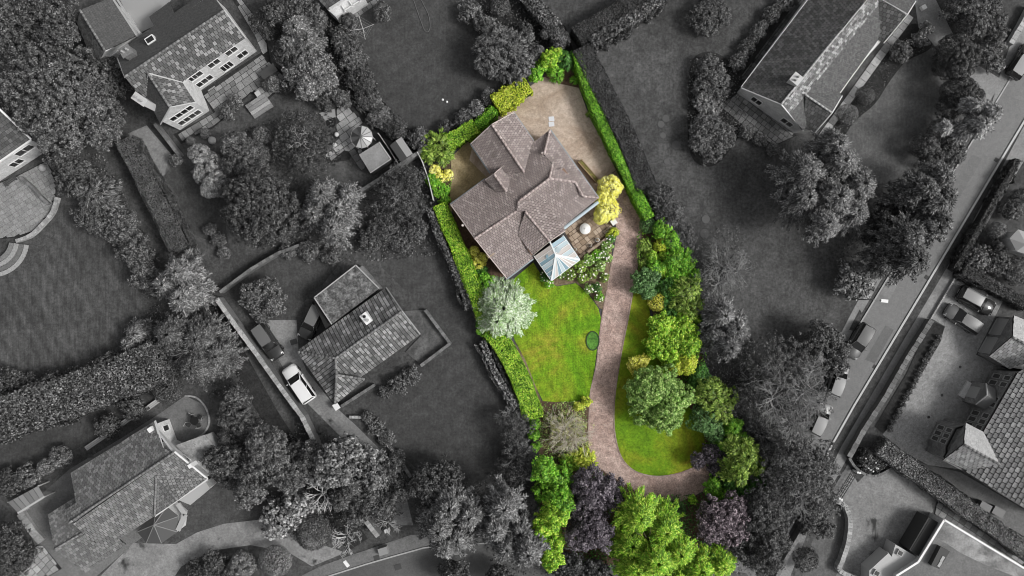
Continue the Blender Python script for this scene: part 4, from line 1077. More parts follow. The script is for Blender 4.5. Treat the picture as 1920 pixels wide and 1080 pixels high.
for i in range(len(ring)):
    m = MB(); m.tube(ring[i] + Vector((0, 0, .05)), ap + Vector((0, 0, .08)), .05, .05, 5); m.build('hip_bar', plain('lead_bar%d' % i, .2, .6), gz)
m = MB(); m.bar(P(333, 945, 2.6), P(347, 965, 2.6), .5, .2); m.bar(P(347, 965, 2.6), P(333, 995, 2.6), .5, .2); m.build('porch_roof', PALE, gz)
# terrace furniture lower left
t = empty('patio_table', P(364, 789), 'small black round table on the rounded terrace', 'table')
c = P(364, 789, .75); m = MB(); m.tube((c.x, c.y, .70), (c.x, c.y, .75), .48, .48, 20); m.build('table_top', BLACK, t)
m = MB(); m.tube((c.x, c.y, .03), (c.x, c.y, .7), .05, .05, 8); m.build('pedestal', BLACK, t)
for i, (x, y, r, lb) in enumerate(((357, 779, 1.1, 'upper left'), (376, 783, -.3, 'upper right'), (372, 797, -1.4, 'lower right'), (353, 797, 2.6, 'lower left'))):
    c = P(x, y, .5); q = empty('patio_chair', (c.x, c.y, .03), 'thin metal chair at the black table, %s one' % lb, 'chair', 'chairs round the black terrace table')
    ca, sa = math.cos(r), math.sin(r); R3 = lambda u, v, z: (c.x + u * ca - v * sa, c.y + u * sa + v * ca, z)
    m = MB(); m.box((c.x, c.y, .42), .44, .44, .04, r); m.build('seat', plain('chair_seat', .03, .7), q)
    m = MB(); m.tube(R3(.24, -.24, .45), R3(.3, -.24, .95), .03, .03, 5); m.tube(R3(.24, .24, .45), R3(.3, .24, .95), .03, .03, 5); m.tube(R3(.3, -.24, .95), R3(.3, .24, .95), .03, .03, 5); m.build('backrest', plain('chair_metal', .35, .5), q)
    for u, v in ((-.2, -.2), (.2, -.2), (.2, .2), (-.2, .2)):
        m = MB(); m.tube(R3(u, v, .03), R3(u, v, .42), .02, .02, 5); m.build('leg', PALE, q)
lines('terrace_kerb', [(347, 742), (368, 745), (385, 762), (393, 788), (386, 808), (372, 820)], .18, 0, .14, STONE_P, True)
for i, (x, y, l_, r, lb) in enumerate(((288, 757, 2.0, .62, 'pale timber bench beside the round bush above the villa'), (238, 788, 1.6, .62, 'pale stone trough beside the middle bushes above the villa'), (180, 828, 2.8, .60, 'long pale low wall section by the light shrubs above the villa'))):
    c = P(x, y, .5); q = empty(('timber_bench', 'stone_trough', 'low_wall')[i], (c.x, c.y, 0), lb, ('bench', 'trough', 'wall')[i]); m = MB(); m.box((c.x, c.y, 0), l_, .5, .42, r); m.build('base', STONE_G, q)
    for k in range(3):
        cc = c + Vector((-math.sin(r), math.cos(r), 0)) * (.18 * (k - 1)); m = MB(); m.box((cc.x, cc.y, .423), l_ * 1.02, .15, .06, r); m.build('plank', plain('plank_pale_%d%d' % (i, k), .36 + .04 * k, .8), q)
pg = empty('lean_to_shelter', P(48, 930), 'slatted pale lean-to shelter at the left edge below the hedge', 'shelter')
q0, q1, q2, q3 = [P(x, y, 2.0) for x, y in ((15, 942), (72, 911), (84, 931), (34, 962))]
for k in range(6):
    t0, t1 = (k + .06) / 6, (k + .94) / 6; m = MB(); m.extrude([q0.lerp(q1, t0), q0.lerp(q1, t1), q3.lerp(q2, t1), q3.lerp(q2, t0)], (0, 0, .06)); m.build('roof_panel', plain('panel_grey%d' % k, .15 + .035 * (k * 7 % 3), .6), pg)
for p_ in (q0, q1, q2, q3): m = MB(); m.box((p_.x, p_.y, 0), .12, .12, 2.0); m.build('post', PALE, pg)
m = MB(); m.bar(q3 + Vector((0, 0, .1)), q2 + Vector((0, 0, .1)), .2, .12); m.build('beam', plain('beam_pale', .42, .7), pg)
pv = sheet('paved_corner', [(62, 1022), (80, 1022), (116, 1066), (60, 1100), (22, 1085), (48, 1068)], .05, SOIL_G)
slabs(pv, [(64, 1023), (80, 1023), (114, 1066), (60, 1098), (26, 1084), (50, 1068)], .055, FLAG_P, .75, .75, math.radians(-48), seed=14, rand=.1)
stone_wall('step_wall', [(38, 962), (60, 995), (78, 1015)], .8, .5, STONE_P, 'broad pale rubble wall between lean-to shelter and paved corner', .7)

# --- house, upper right
hd = house('long_house', (1520, 120), 'long house with streaked tiled roof and two front gables at upper right')
ZD, RD = 2.8, 5.6
walls(hd, [(1394, 163), (1520, -10), (1700, -10), (1690, 26), (1655, 74), (1572, 168), (1556, 208), (1527, 242), (1503, 240)], 2.7, RENDER,
      gables=[[(1394, 163, 2.7), (1465, 193, 5.3), (1503, 240, 2.7)], [(1527, 244, 2.7), (1557, 211, 4.4), (1574, 180, 2.7)]])
roof(hd, [
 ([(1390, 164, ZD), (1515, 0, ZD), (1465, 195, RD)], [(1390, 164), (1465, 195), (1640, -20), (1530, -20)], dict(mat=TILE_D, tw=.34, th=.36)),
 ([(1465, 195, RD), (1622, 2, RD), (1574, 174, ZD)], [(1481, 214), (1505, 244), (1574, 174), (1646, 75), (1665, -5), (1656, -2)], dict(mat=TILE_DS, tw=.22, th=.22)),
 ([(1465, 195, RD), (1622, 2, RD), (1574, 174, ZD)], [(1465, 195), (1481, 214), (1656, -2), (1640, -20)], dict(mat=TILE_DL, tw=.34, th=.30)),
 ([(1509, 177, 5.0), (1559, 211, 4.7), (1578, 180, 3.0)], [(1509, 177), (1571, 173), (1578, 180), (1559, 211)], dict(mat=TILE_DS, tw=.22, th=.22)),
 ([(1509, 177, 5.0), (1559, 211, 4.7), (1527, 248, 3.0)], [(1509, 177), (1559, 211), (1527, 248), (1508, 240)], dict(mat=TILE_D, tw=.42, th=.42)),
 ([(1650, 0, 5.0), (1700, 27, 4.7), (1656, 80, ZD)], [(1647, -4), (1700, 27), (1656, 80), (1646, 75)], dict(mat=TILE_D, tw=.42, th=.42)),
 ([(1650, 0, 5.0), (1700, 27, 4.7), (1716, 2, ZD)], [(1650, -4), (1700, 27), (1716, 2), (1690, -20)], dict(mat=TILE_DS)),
], DECK_G, TILE_DS, .3, .3, gap=.16, lift=.06, caps=[((1465, 195, 5.66), (1640, -20, 5.66)), ((1509, 177, 5.06), (1559, 211, 4.76)), ((1650, -2, 4.66), (1700, 27, 4.66))], cap_mat=CAP_P, seed=12, cap_r=.11)
bars('verge_board', plain('bargeboard_white', .68, .5), hd, (((1390, 165, 2.9), (1465, 196, 5.65)), ((1465, 196, 5.65), (1506, 245, 2.9)), ((1528, 249, 2.9), (1560, 212, 4.7)), ((1560, 212, 4.7), (1579, 180, 2.9)), ((1657, 81, 2.9), (1701, 28, 4.7)), ((1701, 28, 4.7), (1717, 2, 2.9)), ((1575, 174, 2.8), (1646, 76, 2.8)), ((1390, 163, 2.8), (1520, -8, 2.8))), r=.07)
chimney(hd, (1493, 148), 4, 6.3, .9, .9, .9, plain('chimney_pale', .5, .7), 2)
A_, B_ = P(1394, 163, 2.7), P(1503, 240, 2.7)
window(hd, A_, B_, .2, .36, .9, 2.2, 2); window(hd, A_, B_, .72, .9, .9, 2.2, 2)
pd = sheet('slab_patio', [(1388, 172), (1346, 196), (1398, 240), (1452, 274), (1494, 254)], .04, SOIL_G)
slabs(pd, [(1388, 173), (1348, 197), (1400, 240), (1452, 272), (1492, 254)], .045, FLAG_G, .62, .62, math.radians(-38), seed=15, rand=.15)
pd = sheet('front_path', [(1527, 262), (1580, 190), (1650, 92), (1704, 26), (1714, 34), (1662, 102), (1592, 200), (1542, 266)], .05, SOIL_G)
slabs(pd, [(1528, 262), (1580, 191), (1650, 93), (1704, 27), (1713, 34), (1662, 101), (1591, 199), (1541, 265)], .055, FLAG_P, 1.0, 1.2, math.radians(54), seed=16, rand=.15)
pd = sheet('back_path', [(1400, 150), (1500, 20), (1520, -10), (1505, -14), (1480, 20), (1384, 148)], .04, SOIL_G)
slabs(pd, [(1399, 150), (1499, 20), (1518, -10), (1506, -12), (1481, 20), (1386, 148)], .045, FLAG_D, .6, .6, math.radians(53), seed=17, rand=.2)
c = P(1733, 13, .5); m = MB(); m.box((c.x, c.y, .02), .5, .5, .5, .5); tag(m.build('stone_block', WHITE), 'single white block on the drive of the long house', 'block')

# --- stone manor, right edge
GLASS_M = plain('leaded_glass', .075, .2, 0, .5)
hf = house('manor_house', (1880, 800), 'big stone-slated manor with bay windows on the right edge')
walls(hf, [(1812, 797), (1842, 812), (1906, 700), (1990, 700), (2060, 960), (1990, 985), (1920, 945), (1812, 879), (1774, 860)], 4.4, SANDST,
      gables=[[(1811, 795, 4.4), (1808, 834, 6.8), (1773, 860, 4.4)]])
roof(hf, [
 ([(1909, 698, 4.5), (1844, 810, 4.5), (1990, 800, 7.6)], [(1909, 698), (1980, 660), (2100, 720), (2050, 1000), (1920, 952), (1807, 882), (1875, 871), (1844, 810)], dict(single=200)),
 ([(1807, 833, 6.9), (1875, 871, 6.9), (1844, 810, 4.5)], [(1811, 793), (1844, 810), (1875, 871), (1807, 833)], dict(mat=SLATE_P, tw=.5, th=.4, lift=.015, gap=.03)),
 ([(1807, 833, 6.9), (1875, 871, 6.9), (1770, 861, 4.5)], [(1807, 833), (1875, 871), (1813, 881), (1770, 861)], dict(single=100, tw=.5, th=.4)),
], DECK_G, SLATE, .62, .46, caps=[((1807, 833, 6.95), (1875, 871, 6.95))], cap_mat=CAP_G, seed=13, piece='slate', lift=.07, gap=.12)
bars('gutter', BLACK, hf, (((1908, 698, 4.45), (1844, 810, 4.45)), ((1769, 862, 4.45), (1810, 884, 4.45)), ((1810, 884, 4.45), (1935, 960, 4.45))), .17, .15)
bay = PP([(1808, 798), (1792, 803), (1774, 838), (1774, 849), (1769, 858), (1785, 866), (1822, 806)], 3.9)
m = MB(); m.prism(bay if area2(bay) > 0 else bay[::-1], 0, 3.9); m.build('bay', SANDST, hf)
m = MB()
for i in range(4): m.bar(bay[i] + Vector((0, 0, .15)), bay[i + 1] + Vector((0, 0, .15)), .16, .16)
m.build('bay_parapet', BLACK, hf)
A_, B_ = bay[1], bay[2]
for k in range(3):
    window(hf, A_, B_, .08 + .3 * k, .30 + .3 * k, 2.5, 3.5, 1, PALE, GLASS_M, out=1); window(hf, A_, B_, .08 + .3 * k, .30 + .3 * k, .7, 1.9, 1, PALE, GLASS_M, out=1)
A_, B_ = P(1906, 700, 4.4), P(1842, 812, 4.4)
for t0 in (.06, .17, .42, .51, .70, .80, .90):
    window(hf, A_, B_, t0, t0 + .075, 2.9, 3.9, 1, PALE, GLASS_M, out=1); window(hf, A_, B_, t0, t0 + .075, .9, 2.1, 1, PALE, GLASS_M, out=1)
pc = PP([(1848, 719), (1866, 729), (1846, 768), (1829, 758)], 2.7)
m = MB(); m.prism(pc if area2(pc) > 0 else pc[::-1], 0, 2.7); m.build('porch', SANDST, hf)
pe = [p.copy() for p in pc]; rd0 = pe[0].lerp(pe[3], .5) + Vector((0, 0, 1.1)); rd1 = pe[1].lerp(pe[2], .5) + Vector((0, 0, 1.1))
m = MB(); m.extrude([pe[0], pe[1], rd1, rd0], (0, 0, .08)); m.extrude([rd0, rd1, pe[2], pe[3]], (0, 0, .08)); m.extrude([pe[0], pe[3], rd0], (.05, 0, 0)); m.build('porch_roof', plain('slate_porch', .16, .8), hf)
m = MB(); m.tube(pe[0] + Vector((0, 0, .1)), rd0 + Vector((0, 0, .1)), .08, .08, 5); m.tube(rd0 + Vector((0, 0, .1)), pe[3] + Vector((0, 0, .1)), .08, .08, 5); m.build('porch_coping', plain('coping_pale', .4, .7), hf)
window(hf, pe[0], pe[3], .25, .75, .2, 2.2, 1, PALE, PALE, out=1, name='door')
c = P(1812, 731, .4); m = MB(); m.box((c.x, c.y, .03), .7, 1.9, .3, -.55); m.build('door_step', RENDER_W, hf)
hg = house('garage', (1885, 640), 'stone gabled garage with two pale doors on the right edge')
walls(hg, [(1899, 595), (1960, 625), (1960, 700), (1890, 688), (1858, 668)], 2.5, SANDST, gables=[[(1899, 595, 2.5), (1897, 632, 4.4), (1858, 668, 2.5)]])
roof(hg, [
 ([(1898, 632, 4.6), (1925, 646, 4.6), (1901, 591, 2.6)], [(1901, 591), (1950, 612), (1950, 658), (1899, 632)], dict(mat=SLATE_P, tw=.5, th=.4, lift=.015, gap=.03)),
 ([(1898, 632, 4.6), (1925, 646, 4.6), (1855, 668, 2.6)], [(1897, 632), (1950, 658), (1925, 680), (1893, 692), (1855, 668)], dict(single=80)),
], DECK_G, SLATE, .5, .4, caps=[((1898, 632, 4.65), (1950, 659, 4.65))], cap_mat=CAP_G, seed=21)
A_, B_ = P(1899, 595, 2.5), P(1858, 668, 2.5)
for t0 in (.06, .54):
    window(hg, A_, B_, t0, t0 + .4, .05, 2.0, 1, PALE, plain('garage_door%d' % (t0 > .3), .34, .6), out=1, name='garage_door')

# --- flat-roofed modern house, lower right
he = house('flat_roofed_house', (1800, 1050), 'white-edged flat-roofed house in the lower right corner')
main = [(1771, 975), (1928, 1070), (1900, 1130), (1680, 1130), (1681, 1080), (1722, 1054)]
walls(he, main, 3.0, RENDER_W)
m = MB(); q = PP(main, 3.2); m.prism(q if area2(q) > 0 else q[::-1], 3.0, 3.2); m.build('flat_roof', surf('flat_roof_grey', [(.3, .13), (.6, .17), (.8, .2)], .3, 6, .3), he)
q = PP([(1772, 979), (1924, 1071), (1915, 1086), (1845, 1058), (1800, 1036), (1776, 1020), (1752, 1008)], 3.206)
MB().poly(q if area2(q) > 0 else q[::-1]).build('roof_felt', surf('stained_felt_pale', [(.3, .12), (.5, .26), (.7, .38)], .35, 5, .3, spots=[(.13, .4, .62)]), he)
m = MB()
for i in (0, 3, 4, 5): m.bar(P(*main[i], 3.34), P(*main[(i + 1) % 6], 3.34), .22, .14)
m.build('roof_edge', WHITE, he)
q = PP([(1764, 1025), (1781, 1034), (1761, 1067), (1746, 1060)], 3.9); m = MB(); m.prism(q if area2(q) > 0 else q[::-1], 3.2, 3.9); o = m.build('roof_box', plain('roof_box_dark', .03, .6), he)
for x, y in ((1767, 1048), (1762, 1058)):
    c = P(x, y, 3.92); m = MB(); m.box((c.x, c.y, 3.91), .3, .62, .04, -.55); sub(m.build('pane', plain('pane_grey%d' % x, .3, .3)), o)
q = PP([(1741, 970), (1759, 979), (1722, 1043), (1705, 1031)], 2.5); m = MB(); m.prism(q if area2(q) > 0 else q[::-1], 0, 2.5); m.build('porch', plain('porch_wall_dark', .05, .8), he)
q = PP([(1743, 974), (1756, 980), (1721, 1039), (1709, 1030)], 2.52); m = MB(); m.prism(q if area2(q) > 0 else q[::-1], 2.503, 2.54); m.build('porch_roof', plain('felt_dark', .035, .7), he)
q = PP([(1679, 1021), (1722, 1046), (1722, 1054), (1681, 1080), (1670, 1110), (1630, 1110), (1630, 1070), (1666, 1037), (1672, 1044)], 2.2); m = MB(); m.prism(q if area2(q) > 0 else q[::-1], 0, 2.2); m.build('terrace_roof', plain('terrace_white', .42, .6), he)
for k in range(2):
    m = MB(); a, c = P(1640 + 4 * k, 1061 + 5 * k, 1.8 - .5 * k * 0), P(1667 + 4 * k, 1037 + 5 * k, 1.8); m.bar(a + Vector((0, 0, .2 * k)), c + Vector((0, 0, .2 * k)), .38, .3); m.build('cornice', RENDER_W, he)
for x, y in ((1688, 1037), (1644, 1075)):
    c = P(x, y, 2.4); m = MB(); m.box((c.x, c.y, 2.2), .65, .65, .25, -.5); o = m.build('rooflight', PALE, he); m = MB(); m.box((c.x, c.y, 2.452), .45, .45, .03, -.5); sub(m.build('pane', BLACK), o)
pd = sheet('side_path', [(1757, 938), (1770, 945), (1850, 1000), (1925, 1055), (1915, 1066), (1800, 992), (1752, 965)], .05, SOIL_G)
slabs(pd, [(1757, 940), (1770, 947), (1850, 1002), (1920, 1054), (1912, 1064), (1800, 990), (1753, 964)], .055, FLAG_G, .8, .8, math.radians(-34), seed=18, rand=.12)

# --- edges of other houses
hl = house('corner_house', (20, 250), 'tiled roof corner and pale wall at the left edge above the round terrace')
walls(hl, [(-60, 205), (0, 212), (53, 262), (-5, 300), (-60, 335)], 4.5, RENDER)
roof(hl, [([(0, 302, 4.6), (58, 262, 4.6), (-40, 190, 7.2)], [(-90, 170), (-20, 188), (0, 206), (58, 262), (0, 302), (-90, 364)])], DECK_G, TILE_D, .42, .42, seed=23)
bars('verge_board', WHITE, hl, (((58, 262, 4.75), (-10, 309, 4.75)), ((58, 261, 4.75), (-2, 204, 6.7))), .18, .14)
window(hl, P(-5, 300, 4.5), P(53, 262, 4.5), .35, .85, 2.4, 3.6, 2); window(hl, P(-5, 300, 4.5), P(53, 262, 4.5), -.1, .25, 1.0, 2.2, 2)
ht = house('garden_cottage', (640, 0), 'white-walled cottage corner at the top beside the square lawn')
walls(ht, [(604, 0), (614, 12), (665, -20), (640, -40)], 3.4, RENDER_W)
roof(ht, [([(601, 4, 3.5), (613, 16, 3.5), (640, -25, 4.6)], [(590, -8), (613, 16), (668, -20), (640, -50)])], DECK_G, TILE_D, .4, .4, seed=24)
m = MB(); m.prism([Vector((p.x, p.y, 0)) for p in PP([(613, 17), (629, 31), (684, -4), (670, -18)], 2.2)][::1], 0, 2.2) if area2(PP([(613, 17), (629, 31), (684, -4), (670, -18)])) > 0 else m.prism(PP([(613, 17), (629, 31), (684, -4), (670, -18)], 2.2)[::-1], 0, 2.2); m.build('annexe', RENDER_W, ht)
bars('pergola_bar', WHITE, ht, [((*a, 2.45), (*c, 2.45)) for a, c in (((646, 19), (684, -5)), ((641, 10), (648, 22)), ((655, 2), (662, 13)), ((670, -6), (677, 4)))], .1, .1)
pd = sheet('cottage_path', [(636, 36), (690, 4), (706, -10), (716, -6), (700, 10), (648, 42)], .04, SOIL_G)
slabs(pd, [(634, 38), (690, 5), (706, -10), (716, -6), (700, 12), (650, 46)], .045, FLAG_G, .7, .7, math.radians(32), seed=19)
hr = house('pavilion', (1905, 455), 'pale-roofed pavilion on the right edge below the road')
walls(hr, [(1896, 447), (1910, 433), (1945, 450), (1945, 480), (1908, 468)], 2.6, RENDER_W)
m = MB(); cc = P(1925, 458, 3.4); rg = PP([(1893, 447), (1909, 430), (1950, 445), (1950, 485), (1906, 471)], 2.7)
for i in range(5): m.poly([rg[i], rg[(i + 1) % 5], cc])
m.build('roof', plain('roof_pale', .36, .6), hr)

# --- round terrace, left edge
pl = sheet('round_terrace', [(-10, 345), (40, 325), (88, 300), (106, 335), (106, 370), (92, 405), (62, 435), (30, 445), (-10, 450)], .06, SOIL_G)
slabs(pl, [(-8, 347), (40, 327), (87, 303), (104, 335), (104, 370), (91, 403), (61, 433), (30, 443), (-8, 448)], .065, FLAG_T, .62, .55, math.radians(32), seed=25, rand=.12, gap=.015)
stone_wall('terrace_wall', [(107, 370), (98, 398), (78, 422), (56, 442), (30, 452)], .35, .5, STONE_P, 'curved pale stone wall round the left-edge terrace', .55, curved=True)
stone_wall('terrace_divider', [(38, 332), (62, 352), (75, 368), (90, 382)], .28, .6, STONE_G, 'short straight wall across the left-edge terrace', .5)
e = empty('curved_steps', P(25, 490), 'curved pale steps going down to the striped lawn', 'steps')
for k in range(4):
    r_ = 4.2 - .5 * k; pts = []
    cc = P(-15, 450)
    for i in range(9):
        a = math.radians(-8 - i * 9); pts.append((cc.x + r_ * math.cos(a), cc.y + r_ * math.sin(a)))
    for i in range(8, -1, -1):
        a = math.radians(-8 - i * 9); pts.append((cc.x + (r_ - .46) * math.cos(a), cc.y + (r_ - .46) * math.sin(a)))
    pts = pts[::-1] if area2(pts) < 0 else pts
    m = MB(); m.prism(pts, 0, .12 + .12 * k); m.build('step', FLAG_P if k % 2 == 0 else FLAG_G, e)
c = P(75, 313, .6); m = MB(); m.dome((c.x, c.y, .06), .45, .5, 9, 4); tag(m.build('garden_boulder', plain('boulder_pale', .42, .8), None, False), 'pale boulder on the terrace below the corner house', 'boulder')
e = empty('garden_bench', P(18, 340), 'dark bench against the wall at the left edge', 'bench')
c = P(18, 339, .5)
for k in range(3): m = MB(); q = c + Vector((-.3, .5, 0)) * (.32 * (k - 1)); m.box((q.x, q.y, .42), 1.6, .14, .05, .6); m.build('seat_slat', plain('bench_wood%d' % k, .06, .8), e)
for k in (-.6, .6): m = MB(); m.box((c.x + k * .82, c.y + k * .56, .06), .1, .45, .36, .6); m.build('leg', BLACK, e)

# --- sheds, gazebo and their paving
gp = sheet('gazebo_patio', [(631, 196), (646, 194), (667, 213), (684, 228), (660, 245), (655, 256), (667, 275), (655, 300), (617, 306), (603, 292), (636, 258), (630, 240)], .04, SOIL_G)
slabs(gp, [(632, 197), (646, 195), (667, 214), (683, 228), (660, 245), (655, 256), (666, 275), (655, 284), (645, 282), (618, 304), (604, 292), (637, 258), (631, 240)], .045, FLAG_P, .85, .6, math.radians(35), seed=26)
slabs(gp, [(652, 282), (660, 270), (684, 310), (683, 325), (672, 312)], .045, FLAG_G, .9, .7, math.radians(-58), seed=27)
gz = empty('gazebo', P(678, 257), 'round gazebo with a fan of pale and dark roof glass panels', 'gazebo')
cc = P(676, 256, 2.9); n_ = 12; rg = [P(678, 257, 2.2) + Vector((1.2 * math.cos(2 * math.pi * i / n_), 1.2 * math.sin(2 * math.pi * i / n_), 0)) for i in range(n_)]
for i in range(n_):
    a, c = rg[i], rg[(i + 1) % n_]; m = MB(); m.extrude([a.lerp(c, .05), a.lerp(c, .95), cc], (0, 0, .04)); pale = i in (0, 1, 2, 10, 11, 9, 8); m.build('roof_panel', plain('gazebo_panel%d' % i, (.34 + .05 * (i % 3)) if pale else (.05 if i % 2 else .12), .35), gz)
    m = MB(); m.tube(a + Vector((0, 0, .03)), cc + Vector((0, 0, .06)), .035, .035, 5); m.build('rib', plain('rib%d' % i, .1, .6), gz)
    m = MB(); m.bar(a + Vector((0, 0, .03)), c + Vector((0, 0, .03)), .08, .1); m.build('rim', PALE, gz)
    if i % 2 == 0: m = MB(); m.box((a.x, a.y, .05), .09, .09, 2.1); m.build('post', PALE, gz)
def shed(name, foot, z, wall_m, roof_m, label):
    e = empty(name, P(*foot[0]), label, 'shed'); q = PP(foot, z); q = q if area2(q) > 0 else q[::-1]
    cx = sum((p for p in q), Vector()) / len(q)
    m = MB(); m.prism([cx + (p - cx) * .94 for p in q], 0, z - .08); m.build('wall', wall_m, e)
    return e, q
e, q = shed('flat_shed', [(673, 290), (711, 266), (733, 298), (694, 324)], 2.3, plain('shed_wall', .06, .8), None, 'flat-roofed grey garden shed below the gazebo')
m = MB(); m.prism(q, 2.225, 2.3); m.build('roof', surf('shed_roof', [(.3, .20), (.7, .26)], .5, 6, .2), e)
m = MB(); m.bar(P(711, 266, 2.36), P(733, 298, 2.36), .1, .1); m.bar(P(733, 298, 2.36), P(694, 324, 2.36), .1, .1); m.build('roof_edge', plain('edge_pale', .4, .6), e)
e, q = shed('ridged_shed', [(731, 273), (753, 257), (774, 288), (752, 304)], 2.1, plain('shed_wall_dark', .05, .8), None, 'small ridged shed with one pale and one dark roof slope')
a0, a1 = P(742, 264, 2.6), P(763, 295, 2.6); c0, c1, c2, c3 = P(731, 273, 2.1), P(752, 304, 2.1), P(774, 288, 2.1), P(753, 257, 2.1)
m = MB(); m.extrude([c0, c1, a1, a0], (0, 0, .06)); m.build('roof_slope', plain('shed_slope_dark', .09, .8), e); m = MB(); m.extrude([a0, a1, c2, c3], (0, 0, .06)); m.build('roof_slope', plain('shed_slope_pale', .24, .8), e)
stone_wall('boundary_wall', [(676, 358), (703, 341), (745, 312), (797, 278)], .32, 1.5, STONE_G, 'straight boundary wall behind the two sheds', .6)
def fence(name, pts, h, label, mat, step=1.5):
    l = PP(pts, h); e = empty(name, Vector((l[0].x, l[0].y, 0)), label, 'fence')
    for i in range(len(l) - 1):
        a, c = Vector((l[i].x, l[i].y, 0)), Vector((l[i + 1].x, l[i + 1].y, 0)); n = max(1, int((c - a).length / step))
        for k in range(n):
            p_, q_ = a.lerp(c, k / n), a.lerp(c, (k + 1) / n); m = MB(); d = (q_ - p_).normalized()
            m.bar((p_ + d * .06) + Vector((0, 0, h - .04)), (q_ - d * .06) + Vector((0, 0, h - .04)), .06, h - .1); m.build('fence_panel', mat, e)
            m = MB(); m.box((p_.x, p_.y, 0), .11, .11, h + .05, math.atan2(d.y, d.x)); m.build('post', mat, e)
    return e
fence('panel_fence', [(783, 286), (791, 302), (803, 336), (812, 376)], 1.7, 'white-topped fence between grey wood and the yellow shrubs', plain('fence_pale', .55, .7))
fence('panel_fence', [(709, 250), (727, 276), (746, 307)], 1.6, 'pale fence between gazebo and ridged shed', plain('fence_grey', .36, .7))
e = empty('garden_pond', P(613, 218), 'small dark pond with a pale stone platform left of the gazebo', 'pond')
m = MB(); q = PP([(598, 212), (627, 204), (629, 219), (610, 226)], .12); m.prism(q if area2(q) > 0 else q[::-1], 0, .12); m.build('platform', plain('pond_stone', .28, .8), e)
m = MB(); q = smooth_line(PP([(612, 226), (628, 220), (628, 236), (615, 240)], .05), 4, True); m.prism(q if area2(q) > 0 else q[::-1], .01, .06); m.build('water', plain('pond_water', .02, .05), e)
for i, (x, y) in enumerate(((631, 252), (627, 271), (675, 284))):
    c = P(x, y, .5); m = MB(); m.tube((c.x, c.y, .05), (c.x, c.y, .5), .18, .26, 10); m.dome((c.x, c.y, .5), .24, .12, 10, 3); tag(m.build('garden_pot', plain('pot_pale%d' % i, (.6, .48, .3)[i], .7), None, True), ('white pot at the bend of the gazebo paving', 'pale pot lying by the lower gazebo paving', 'grey pot between gazebo and flat shed')[i], 'pot')
# edging stones below the light shrub
e = empty('stone_edging', P(575, 178), 'row of pale edging stones below the leafy shrub left of the gazebo', 'edging')
for k in range(9):
    c = P(572 + k * 8, 179 + (k % 2), .2); m = MB(); m.box((c.x, c.y, 0), .36, .6, .22, .1 * math.sin(k * 5)); m.build('stone', FLAG_P, e)

# --- gate, walls and beds on the right
e = empty('driveway_gate', P(1592, 912), 'closed double bar gate of the lower right driveway', 'gate')
a_, c_ = P(1608, 888, 1.2), P(1577, 938, 1.2); mid = a_.lerp(c_, .5)
for p_, q_ in ((a_, mid), (mid, c_)):
    lf = MB(); d = (q_ - p_).normalized(); p2, q2 = p_ + d * .08, q_ - d * .05
    for z in (.2, .65, 1.15): lf.bar((p2.x, p2.y, z), (q2.x, q2.y, z), .06, .08)
    for t in (0, .25, .5, .75, 1): r_ = p2.lerp(q2, t); lf.box((r_.x, r_.y, .1), .05, .05, 1.05)
    lf.build('gate_leaf', BLACK, e)
for x, y in ((1609, 886), (1613, 887), (1579, 937), (1575, 935)):
    c = P(x, y, 1.3); m = MB(); m.box((c.x, c.y, 0), .2, .2, 1.3); m.build('post', WHITE, e)
stone_wall('curved_wall', [(1563, 937), (1582, 946), (1592, 965), (1594, 990), (1589, 1022), (1580, 1050), (1575, 1070), (1608, 1085)], .45, .9, STONE_P, 'curved pale stone wall along the lower right driveway', .5, curved=True)
stone_wall('bed_wall', [(1592, 858), (1603, 875), (1618, 887), (1634, 892), (1650, 890), (1676, 875)], .25, .6, STONE_G, 'curved wall round the white-flowered bed above the gate', .5, curved=True)
stone_wall('roadside_wall', [(1747, 600), (1700, 675), (1660, 745), (1620, 806), (1592, 857)], .5, 1.0, STONE_G, 'long low stone wall between footway and manor bed', .6, STONE_G)
stone_wall('lower_wall', [(1530, 940), (1510, 985), (1478, 1040), (1450, 1095)], .35, 1.2, STONE_G, 'dark garden wall beside the footway at the bottom right', .6)
stone_wall('entrance_wall', [(1790, 522), (1745, 598)], .15, .25, STONE_P, 'thin pale edging line across the manor court entrance', .7)
c = P(1803, 516, .9); q = empty('gate_pier', (c.x, c.y, 0), 'pale square gate pier at the top of the manor court', 'pier'); m = MB(); m.box((c.x, c.y, 0), .6, .6, 1.1, .5); m.build('shaft', STONE_P, q); m = MB(); m.box((c.x, c.y, 1.103), .75, .75, .12, .5); m.build('cap', FLAG_P, q)
for i, (x, y) in enumerate(((1848, 951), (1873, 960))):
    c = P(x - 0, y - 0, .9); q = empty('storage_box', (c.x, c.y, 0), 'flat grey storage box in the side lane, %s of two' % ('left' if i == 0 else 'right'), 'box', 'storage boxes in the side lane'); m = MB(); m.box((c.x, c.y, .03), 1.25, .85, .8, -.5); m.build('body', plain('box_grey%d' % i, .11, .7), q); m = MB(); m.box((c.x, c.y, .833), 1.32, .92, .07, -.5); m.build('lid', plain('box_lid%d' % i, .16, .6), q)
